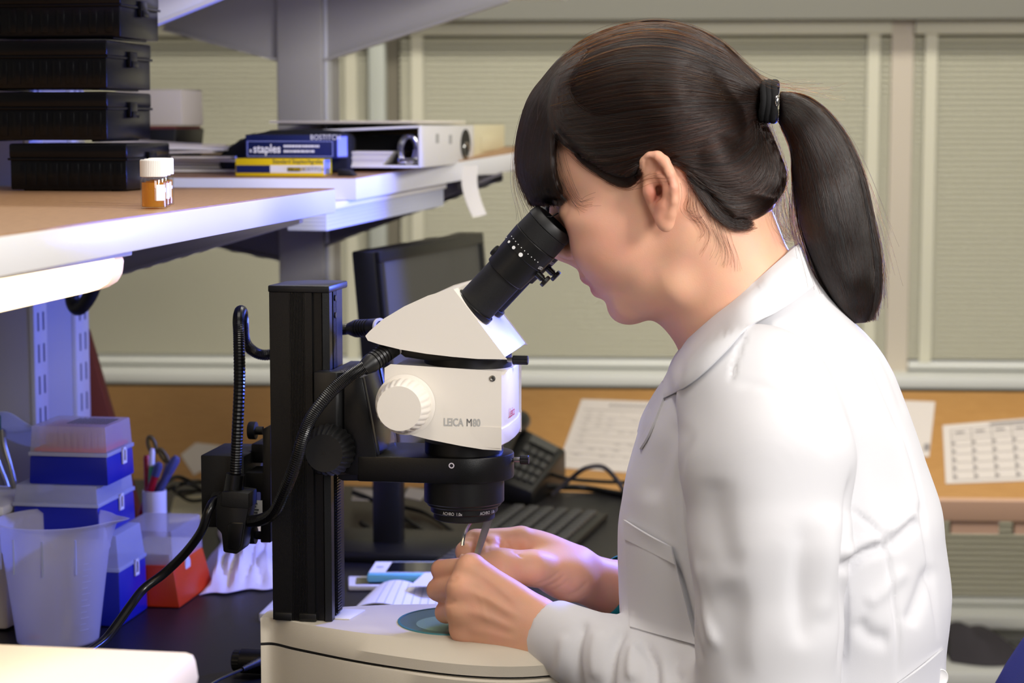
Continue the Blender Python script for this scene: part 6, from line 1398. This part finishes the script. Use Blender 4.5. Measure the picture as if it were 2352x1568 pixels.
# breast pocket with its turned hem
def patch(c, lift, nx=16, ny=16): 
    return [[on_coat(*[c[0][k]*(1-x)*(1-y)+c[1][k]*x*(1-y)+c[2][k]*x*y+c[3][k]*(1-x)*y for k in (0, 1)], lift+.004*math.sin(math.pi*x)*(1-y)**2) for x in [i/nx for i in range(nx+1)]] for y in [j/ny for j in range(ny+1)]]
pk = PER.part('pocket', MB().sheet(patch([(1436, 1192), (1542, 1252), (1600, 1478), (1448, 1438)], .003), .0018), CLOTH, parent=coat, smooth=60)
PER.part('pocket_hem', MB().sheet(patch([(1435, 1190), (1543, 1252), (1552, 1292), (1437, 1234)], .0062, 16, 4), .0016), CLOTH, parent=coat, smooth=60)
# half belt and its button at the back
PER.part('back_belt', MB().sheet(patch([(2064, 1566), (2166, 1486), (2168, 1560), (2066, 1640)], .003, 10, 5), .002), CLOTH, parent=coat, smooth=60)
bc = Vector(on_coat(2158, 1552, .005)); bd_ = Vector((.55, -.8, .1)).normalized()
PER.part('button', MB().lathe([(.002, .0009), (.0058, .0012), (.0068, .0022), (.0076, .0018), (.0076, .0), (.003, -.0004)], bc, bd_, 28), M['white_plastic'], parent=coat, smooth=50)
# shirt front seen inside the coat opening, trousers and shoes below the frame
sp_ = [(1478, 985, -.002), (1450, 1060, -.004), (1436, 1140, -.004), (1432, 1200, -.004)]
PER.part('shirt', MB().tube([pb(1560, 930, PB), pb(1546, 1000, PB), pb(1530, 1080, PB), pb(1524, 1160, PB), pb(1526, 1290, PB)], [.024, .028, .034, .0365, .038], 20), M['cap_white'], smooth=60)
TR = Field(axis((-.30, .46, .009)), axis((-.26, .22, .009)), axis((.05, .75, .009)))
TR.ell((.27, PB, .56), (.15, .17, .10), .04)
for s in (-1, 1): TR.chain([(.27, PB+s*.09, .55), (-.14, PB+s*.12, .555), (-.12, PB+s*.12, .10)], [.085, .066, .048], .03)
tv, tq = TR.mesh(); o = bpy.data.objects.new('trousers', np_mesh('trousers', relax(tv, tq, 2), tq, mat('trouser_cloth', (38, 40, 52), .85), PER.org)); COL.objects.link(o); o.parent = PER.o
for s in (-1, 1):
    mb = MB(); mb.lathe([(.004, -.075), (.030, -.066), (.040, -.04), (.042, .0), (.036, .05), (.043, .10), (.040, .14), (.024, .165), (.004, .172)], (-.11, PB+s*.12, .045), (-1, 0, 0), 20)
    mb.v = [(x, y, max(.002, .045+(z-.045)*(1.15 if x > -.15 else .75))) for x, y, z in mb.v]; PER.part('shoe', mb, M['black_satin'], smooth=60)
# watch strap on the far wrist
wa, wb = Vector(q_(1404, 1346, .086)), Vector(q_(1440, 1362, .096)); wx = (wb-wa).normalized()
wsx = PER.part('watch_strap', MB().lathe([(.0300, -.009), (.0318, -.008), (.0324, 0), (.0328, .008), (.0310, .009)], wa.lerp(wb, .42), wx, 40, cap=False), M['teal'], smooth=60, label='teal rubber watch strap')
# ---- hair
hair_px = [(1187, 395), (1184, 345), (1192, 290), (1212, 228), (1244, 182), (1288, 132), (1340, 96), (1400, 68), (1460, 52), (1520, 47), (1580, 54), (1640, 84), (1692, 128), (1732, 172), (1756, 196), (1752, 236), (1746, 274), (1758, 312), (1785, 348), (1802, 392), (1800, 428), (1776, 464), (1745, 490), (1700, 520),
           (1620, 600), (1540, 650), (1430, 660), (1340, 600), (1290, 530), (1262, 480), (1228, 472), (1203, 440)]
HH = [(x, y, h+.0085) for x, y, h in HP]+[(1230, 330, .060), (1748, 240, .022), (1735, 310, .042), (1770, 400, .048), (1715, 180, .044)]
HL = Lens(hair_px, .060, HH, PB, keep=(14, 15, 16))
lnp = lambda x, y: pb(x, y, PB-.068)
region = [(lambda q: (q[0], q[2]))(p) for p in [lnp(1684, 502), lnp(1650, 468), lnp(1622, 436), lnp(1596, 408), lnp(1572, 386), lnp(1545, 366), lnp(1508, 352), lnp(1484, 366), lnp(1466, 394), lnp(1446, 412), lnp(1412, 408), lnp(1376, 390), lnp(1340, 366), lnp(1308, 334), lnp(1284, 306), lnp(1274, 318), lnp(1270, 360), lnp(1272, 400), lnp(1284, 436), lnp(1282, 458), lnp(1262, 464),
          q_(1245, 470), q_(1226, 474), q_(1203, 446), q_(1178, 395), q_(1172, 330), q_(1200, 220), q_(1280, 120), q_(1400, 50), q_(1520, 30), q_(1660, 70), q_(1760, 170), q_(1790, 200), q_(1790, 340), q_(1820, 400), q_(1810, 450), q_(1775, 480), q_(1740, 500)]]
HF = Field(axis((-.02, .29, .0025)), axis((-.125, .085, .0025)), axis((1.16, 1.42, .0025)))
HL.field(HF, .004)
class _S: pass
_s = _S(); _s.f = B_skull; _s.A, _s.B, _s.Z = B_.A, B_.B, B_.Z
HF.f = np.minimum(HF.f, sample(_s, HF.A, HF.B, HF.Z)-.0065).astype(np.float32)
rsd = poly_sd(region, HF.A, HF.Z); rs3 = rsd[:, None, :]
h_ = np.clip(.5-.5*(HF.f-rs3)/.006, 0, 1); HF.f = (HF.f*(1-h_)+rs3*h_+.006*h_*(1-h_)).astype(np.float32)
hV, hQ = HF.mesh(); hV = relax(hV, hQ, 2)
HAIRM = mat('hair_base', (20, 13, 10), .45, spec=.35, bump=.5, bscale=160, stretch=(1, 4, 6))
PN = PER.part
cap_o = bpy.data.objects.new('hair', np_mesh('hair', hV, hQ, HAIRM, PER.org)); COL.objects.link(cap_o); cap_o.parent = PER.o; cap_o['label'] = 'dark brown hair pulled back, fringe over the brow'
HMh = HF.near(); hgx, hgz = HF.A, HF.Z
inside = ~np.isnan(HMh); HMf = np.where(inside, HMh, PB)
for _ in range(6):                                        # let the map run a little past its rim
    p = np.pad(HMf, 1, mode='edge'); k = np.pad(inside, 1); c = np.zeros_like(HMf); n_ = np.zeros_like(HMf)
    for dx_, dy_ in ((0, 1), (2, 1), (1, 0), (1, 2)):
        kk = k[dx_:dx_+HMf.shape[0], dy_:dy_+HMf.shape[1]]; c += np.where(kk, p[dx_:dx_+HMf.shape[0], dy_:dy_+HMf.shape[1]], 0); n_ += kk
    HMf = np.where(inside | (n_ == 0), HMf, c/np.maximum(n_, 1)); inside = inside | (n_ > 0)
NS = 26
def resamp(pts): return np.array([(p.x, p.y) for p in spline([(x, y, 0) for x, y in pts], NS-1)])
def strands(guides, n, jit, trim=0.12, lift=.0006, wild=0.0, spread=None):
    G_ = np.stack([resamp(g) for g in guides]); f = rng.random(n)*(len(G_)-1); i = np.minimum(f.astype(int), len(G_)-2); u = (f-i)[:, None, None]
    P = G_[i]*(1-u)+G_[i+1]*u
    s = np.linspace(0, 1, NS)[None, :]; a0 = rng.random(n)[:, None]*trim; a1 = 1-rng.random(n)[:, None]**2*trim*.6; ss = a0+(a1-a0)*s
    k = ss*(NS-1); k0 = np.minimum(k.astype(int), NS-2); w = (k-k0)[..., None]; idx = np.arange(n)[:, None]; P = P[idx, k0]*(1-w)+P[idx, k0+1]*w
    T_ = np.gradient(P, axis=1); T_ /= np.maximum(np.linalg.norm(T_, axis=2, keepdims=True), 1e-6); Nn = np.stack([-T_[..., 1], T_[..., 0]], 2)
    off = rng.normal(0, jit, (n, 1))+jit*.7*np.sin(s*rng.uniform(2, 6, (n, 1))+rng.uniform(0, 6, (n, 1)))*rng.normal(0, .6, (n, 1))+wild*rng.normal(0, 1, (n, 1))*s**2
    return P+Nn*off[..., None]
def to3(P, side=-1, lift=.0006, dip=0.0):
    """px strands -> points on the hair surface of one side"""
    b = np.full(P.shape[:2], PB-.06)
    def proj(P, b):
        X = (P[..., 0]-W/2)/FP; Y = (P[..., 1]-H/2)/FP; r = _R*X[..., None]-_U*Y[..., None]+_F; t = (b-CB)/r[..., 1]; return CA+t*r[..., 0], CZ+t*r[..., 2]
    for _ in range(5): a, z = proj(P, b); b = .5*b+.5*bil(hgx, hgz, HMf, a, z)
    a, z = proj(P, b); b = bil(hgx, hgz, HMf, a, z)
    n = len(P); l = lift*rng.random((n, 1))*2-dip+np.zeros_like(b); b = b-l
    if side > 0: b = 2*PB-b
    return np.stack([a, b, z], 2)
TE = [(1760, 198), (1758, 212), (1757, 226), (1756, 240), (1755, 254), (1753, 268), (1752, 276)]
back = [[(1296, 128), (1350, 88), (1440, 56), (1540, 50), (1640, 86), (1710, 148), TE[0]],
        [(1270, 165), (1330, 128), (1430, 92), (1540, 90), (1650, 130), (1715, 172), TE[1]],
        [(1262, 205), (1330, 178), (1440, 150), (1560, 155), (1660, 182), (1720, 205), TE[2]],
        [(1262, 250), (1340, 228), (1450, 205), (1570, 205), (1670, 218), (1725, 226), TE[2]],
        [(1272, 290), (1350, 280), (1460, 262), (1580, 252), (1670, 246), (1725, 240), TE[3]],
        [(1296, 318), (1370, 318), (1470, 306), (1590, 286), (1680, 264), (1728, 250), TE[4]],
        [(1330, 356), (1400, 352), (1490, 336), (1600, 310), (1690, 278), (1730, 260), TE[4]],
        [(1376, 388), (1430, 380), (1510, 350), (1610, 326), (1695, 290), (1735, 268), TE[5]],
        [(1440, 408), (1472, 384), (1530, 358), (1620, 345), (1700, 312), (1738, 282), TE[6]],
        [(1500, 354), (1550, 362), (1620, 372), (1690, 362), (1735, 325), (1748, 295), TE[6]]]
nape = [[(1500, 354), (1550, 362), (1620, 372), (1690, 362), (1735, 325), (1748, 295), TE[6]],
        [(1545, 370), (1600, 400), (1660, 420), (1720, 410), (1752, 365), (1754, 310), TE[6]],
        [(1575, 392), (1620, 430), (1680, 455), (1745, 440), (1776, 385), (1764, 325), TE[6]],
        [(1612, 432), (1650, 466), (1700, 482), (1765, 462), (1796, 405), (1776, 340), TE[6]],
        [(1655, 474), (1690, 498), (1730, 496), (1778, 464), (1803, 415), (1786, 350), (1756, 290)]]
fringe = [[(1352, 92), (1290, 134), (1222, 212), (1196, 282), (1186, 352), (1194, 412), (1222, 470)],
          [(1350, 120), (1280, 172), (1226, 270), (1212, 340), (1208, 400), (1214, 440), (1232, 474)],
          [(1340, 145), (1280, 205), (1244, 300), (1234, 360), (1232, 410), (1238, 445), (1248, 474)],
          [(1322, 175), (1280, 232), (1258, 310), (1252, 370), (1254, 420), (1262, 450), (1276, 470)],
          [(1306, 205), (1280, 258), (1270, 320), (1270, 370), (1272, 415), (1282, 446), (1296, 470)]]
pt = [[(1790, 212), (1850, 222), (1905, 262), (1950, 325), (1982, 405), (2000, 500), (2016, 600), (2012, 690)],
      [(1790, 222), (1842, 240), (1892, 290), (1932, 360), (1962, 450), (1984, 550), (1998, 650), (1996, 735)],
      [(1790, 236), (1832, 258), (1874, 315), (1908, 390), (1934, 480), (1956, 580), (1972, 670), (1976, 742)],
      [(1790, 252), (1820, 278), (1852, 335), (1878, 410), (1900, 500), (1924, 590), (1944, 670), (1958, 742)],
      [(1790, 266), (1810, 294), (1834, 345), (1850, 420), (1868, 500), (1892, 580), (1916, 650), (1942, 728)],
      [(1790, 276), (1804, 304), (1820, 350), (1824, 420), (1832, 480), (1850, 548), (1876, 620), (1912, 690)]]
pony_px = [(1788, 212), (1850, 226), (1902, 268), (1944, 330), (1974, 405), (1992, 500), (2006, 590), (2008, 670), (1990, 728), (1960, 735), (1930, 712), (1890, 645), (1856, 570), (1832, 490), (1824, 420), (1818, 350), (1802, 304), (1788, 274)]
PL = Lens(pony_px, .026, [(1795, 240, .015), (1850, 300, .024), (1920, 480, .032), (1950, 650, .030), (1985, 720, .012)], PB)
PF = Field(axis((.22, .38, .0025)), axis((-.07, .03, .0025)), axis((1.09, 1.34, .0025)))
PL.field(PF, .004, grow=-.0075); pV, pQ = PF.mesh()
po = bpy.data.objects.new('ponytail', np_mesh('ponytail', relax(pV, pQ, 2), pQ, HAIRM, PER.org)); COL.objects.link(po); po.parent = PER.o
sweep = [[(1352, 112), (1314, 156), (1302, 198), (1322, 240), (1380, 270), (1480, 275), (1600, 262)],
         [(1332, 118), (1298, 166), (1284, 214), (1300, 262), (1360, 300), (1460, 305), (1580, 285)],
         [(1312, 126), (1282, 178), (1272, 230), (1288, 282), (1348, 324), (1450, 332), (1560, 312)],
         [(1298, 138), (1272, 196), (1264, 250), (1276, 304), (1328, 350), (1408, 376), (1500, 350)]]
S = []
def addS(p3, r): S.append((p3, r))
for sd, n1, n2, n3 in ((-1, 11000, 5000, 3600), (1, 2600, 1200, 1400)):
    addS(to3(strands(back, n1, 2.0, .30), sd, .0007), .00015); addS(to3(strands(nape, n2, 2.0, .25), sd, .0007), .00015); addS(to3(strands(fringe, n3, 2.2, .30, wild=4.5), sd, .0009), .00015)
    addS(to3(strands(sweep, 3400 if sd < 0 else 900, 3.0, .35, wild=2), sd, .0011), .00015)
    addS(to3(strands(back, 420, 5, .2, wild=4), sd, .0022), .00011); addS(to3(strands(nape, 240, 6, .3, wild=5), sd, .0022), .00010)
# ponytail strands fill the tail's round section
n = 13000; Pp = strands(pt, n, 2.0, .16, wild=8); sec = np.sqrt(rng.random((n, 1)))*np.where(rng.random((n, 1)) < .5, -1, 1)
cx = PL; Xa = (Pp[..., 0]-W/2)/FP; Ya = (Pp[..., 1]-H/2)/FP; rr_ = _R*Xa[..., None]-_U*Ya[..., None]+_F; tt = (PB-CB)/rr_[..., 1]; pa_, pz_ = CA+tt*rr_[..., 0], CZ+tt*rr_[..., 2]
sdm = bil(PL.gx, PL.gy, PL.sd, pa_, pz_); e_ = np.clip((PL.R+sdm)/PL.R, 0, 1); hb_p = bil(PL.gx, PL.gy, PL.H, pa_, pz_)*np.sqrt(1-e_**2)+.001
sec = np.where(rng.random((n, 1)) < .6, np.sign(sec), sec); addS(np.stack([pa_, PB+sec*hb_p-.0008*rng.random((n, 1)), pz_], 2), .00015)
def wisps(n, base, spreadf, r, side=-1, b0=0.0):           # stray single hairs off the outline
    P = strands(base, n, 4, .3); s = np.linspace(0, 1, NS)[None, :]; T_ = np.gradient(P, axis=1); T_ /= np.maximum(np.linalg.norm(T_, axis=2, keepdims=True), 1e-6)
    P = P+np.stack([T_[..., 1], -T_[..., 0]], 2)*(np.abs(rng.normal(0, 1, (n, 1)))*spreadf*s**2)[..., None]
    Xa = (P[..., 0]-W/2)/FP; Ya = (P[..., 1]-H/2)/FP; rr_ = _R*Xa[..., None]-_U*Ya[..., None]+_F; bb = PB+b0+.02*rng.normal(0, 1, (n, 1)); tt = (bb-CB)/rr_[..., 1]
    addS(np.stack([CA+tt*rr_[..., 0], np.broadcast_to(bb, P.shape[:2]), CZ+tt*rr_[..., 2]], 2), r)
wisps(60, [[(1330, 110), (1300, 135), (1262, 175), (1232, 215), (1212, 250), (1196, 300), (1186, 350)], [(1380, 80), (1330, 105), (1290, 138), (1262, 168), (1240, 196), (1222, 225), (1208, 260)]], 38, .00009)
wisps(24, [[(1230, 200), (1205, 260), (1190, 330), (1186, 390), (1195, 430), (1210, 455), (1222, 480)], [(1200, 250), (1186, 320), (1182, 380), (1190, 430), (1205, 460), (1222, 485), (1236, 500)]], -22, .00009)
wisps(46, [[(1800, 212), (1850, 224), (1900, 262), (1945, 325), (1976, 405), (1995, 490), (2010, 560)], [(1850, 224), (1900, 262), (1945, 325), (1976, 405), (1998, 500), (2014, 600), (2016, 680)]], 30, .00009)
wisps(20, [[(1640, 84), (1680, 118), (1716, 156), (1740, 180), (1770, 200), (1810, 205), (1850, 215)], [(1700, 140), (1740, 178), (1790, 196), (1840, 206), (1880, 214), (1920, 225), (1950, 230)]], 22, .00008)
wisps(90, [[(1800, 395), (1806, 430), (1812, 460), (1815, 480), (1812, 505), (1806, 530), (1800, 550)], [(1790, 440), (1776, 470), (1768, 500), (1770, 525), (1782, 548), (1795, 565), (1812, 575)]], 22, .00010)
wisps(60, [[(1822, 420), (1822, 470), (1830, 520), (1846, 570), (1862, 610), (1880, 650), (1900, 690)], [(1826, 380), (1818, 440), (1818, 500), (1828, 545), (1842, 580), (1858, 620), (1872, 650)]], -16, .00010)
# loose locks lying on the cheek, temple and neck
def on_skin(P, bs): 
    Xa = (P[..., 0]-W/2)/FP; Ya = (P[..., 1]-H/2)/FP; rr_ = _R*Xa[..., None]-_U*Ya[..., None]+_F; tt = (bs-CB)/rr_[..., 1]; return np.stack([CA+tt*rr_[..., 0], np.broadcast_to(bs, P.shape[:2]), CZ+tt*rr_[..., 2]], 2)
HMs = B_.near(); jj = np.where(np.isnan(HMs), PB, HMs)
def skin_b(a, z):
    i = np.clip(np.searchsorted(B_.A, a), 1, len(B_.A)-1); k = np.clip(np.searchsorted(B_.Z, z), 1, len(B_.Z)-1); return np.minimum(jj[i, k], jj[i-1, k-1])
def lie(P, lift):
    bs = np.full(P.shape[:2], PB-.07)
    for _ in range(4): q = on_skin(P, bs); bs = .5*bs+.5*skin_b(q[..., 0], q[..., 2])
    bs = (np.pad(bs, ((0, 0), (2, 2)), mode='edge')[:, 4:]+np.pad(bs, ((0, 0), (1, 1)), mode='edge')[:, 2:]+bs)/3-lift*(1+rng.random((len(P), 1))); return on_skin(P, bs)
addS(lie(strands([[(1280, 300), (1286, 350), (1300, 400), (1316, 436), (1336, 462), (1362, 456), (1396, 446)], [(1276, 330), (1282, 380), (1294, 420), (1306, 450), (1318, 474), (1326, 490), (1330, 500)]], 18, 7, .5, wild=8), .0007), .00010)
addS(lie(strands([[(1350, 372), (1386, 392), (1420, 412), (1446, 420), (1470, 412), (1490, 400), (1508, 396)], [(1400, 402), (1430, 420), (1452, 426), (1480, 414), (1500, 405), (1530, 408), (1560, 412)]], 7, 6, .4, wild=5), .0010), .00010)
addS(lie(strands([[(1560, 386), (1572, 420), (1574, 450), (1566, 474), (1580, 490), (1600, 486), (1615, 470)], [(1585, 400), (1600, 440), (1600, 470), (1612, 500), (1630, 530), (1632, 560), (1610, 600)], [(1630, 450), (1650, 490), (1668, 520), (1680, 560), (1690, 590), (1694, 610), (1697, 625)]], 60, 5, .4, wild=6), .0010), .00009)
addS(lie(strands([[(1570, 390), (1590, 416), (1612, 448), (1634, 478), (1660, 500), (1690, 510), (1720, 505)], [(1600, 420), (1622, 452), (1644, 484), (1666, 506), (1692, 520), (1716, 520), (1736, 512)]], 700, 5, .4, wild=6), .0022), .00011)
addS(lie(strands([[(1310, 336), (1340, 366), (1376, 390), (1412, 410), (1440, 416), (1456, 404), (1470, 384)], [(1318, 352), (1350, 380), (1386, 404), (1416, 420), (1440, 424), (1458, 412), (1472, 394)]], 420, 4, .4, wild=4), .0014), .00011)
tot = sum(len(p) for p, _ in S); hc = bpy.data.hair_curves.new('hair_strands'); hc.add_curves([NS]*tot)
pos = np.concatenate([p.reshape(-1, 3) for p, _ in S])-np.array(PER.org); rad = np.concatenate([np.repeat(np.full(len(p), r)[:, None]*np.linspace(1, .45, NS)[None, :]**.6, 1, 0).ravel() for p, r in S])
hc.attributes['position'].data.foreach_set('vector', pos.astype(np.float32).ravel())
ra_ = hc.attributes.get('radius') or hc.attributes.new('radius', 'FLOAT', 'POINT'); ra_.data.foreach_set('value', rad.astype(np.float32))
HS = bpy.data.materials.new('hair_fibre'); HS.use_nodes = True; nt = HS.node_tree; nt.nodes.remove(nt.nodes['Principled BSDF']); hb_n = nt.nodes.new('ShaderNodeBsdfHairPrincipled')
hb_n.parametrization = 'MELANIN'; hb_n.inputs['Melanin'].default_value = .86; hb_n.inputs['Melanin Redness'].default_value = .55; hb_n.inputs['Roughness'].default_value = .30; hb_n.inputs['Radial Roughness'].default_value = .4; hb_n.inputs['Random Color'].default_value = .25; hb_n.inputs['Random Roughness'].default_value = .2
nt.links.new(hb_n.outputs[0], nt.nodes['Material Output'].inputs[0]); hc.materials.append(HS)
ho = bpy.data.objects.new('hair_strands', hc); COL.objects.link(ho); ho.parent = PER.o; ho['kind'] = 'stuff'
# hair tie: three cords and a bright bead
for k, (x0, x1) in enumerate(((1757, 1752), (1768, 1763), (1780, 1776))):
    pts = []
    for i in range(33):
        an = 2*math.pi*i/32; y = 233+43*math.cos(an)*(1 if k else .98); x = x0+(x1-x0)*(y-190)/90+2*math.sin(3*an); p = pb(x, y, PB); pts.append((p[0], PB+.0155*math.sin(an), p[2]))
    PER.part('hair_tie', MB().tube(pts, [.0036 if i % 2 else .0033 for i in range(33)], 10, cap=False), M['cloth_black'], smooth=60)
PER.part('tie_bead', MB().ball(tuple(np.array(pb(1784, 232, PB-.0165))+np.array([0, -.001, 0])), (.0026, .0026, .0050), 16, 10), M['chrome'], smooth=60, label='small chrome bead')
# ---- tweezers held in the far hand
tw = Thing('tweezers', 'steel tweezers held over the stage between the fingertips', 'tweezers', pb(1095, 1260, PB+.015))
def blade(pts, w, th): 
    L_, P = [], spline([pb(x, y, PB+d) for x, y, d in pts], 20); rows_t = []
    for i, p in enumerate(P): k = w[0]+(w[1]-w[0])*i/20; rows_t.append([(p.x-k, p.y, p.z-k*.25), (p.x, p.y-.0004, p.z), (p.x+k, p.y, p.z+k*.25)])
    return MB().sheet(rows_t, th)
tw.part('blade', blade([(1134, 1150, .006), (1118, 1205, .004), (1102, 1255, .002), (1086, 1300, -.001), (1072, 1345, -.001)], (.0046, .0022), .0010), M['steel'])
tw.part('blade', blade([(1128, 1150, .010), (1098, 1180, .014), (1072, 1215, .016), (1063, 1245, .014), (1064, 1285, .008), (1070, 1345, .001)], (.0022, .0012), .0010), M['chrome'])
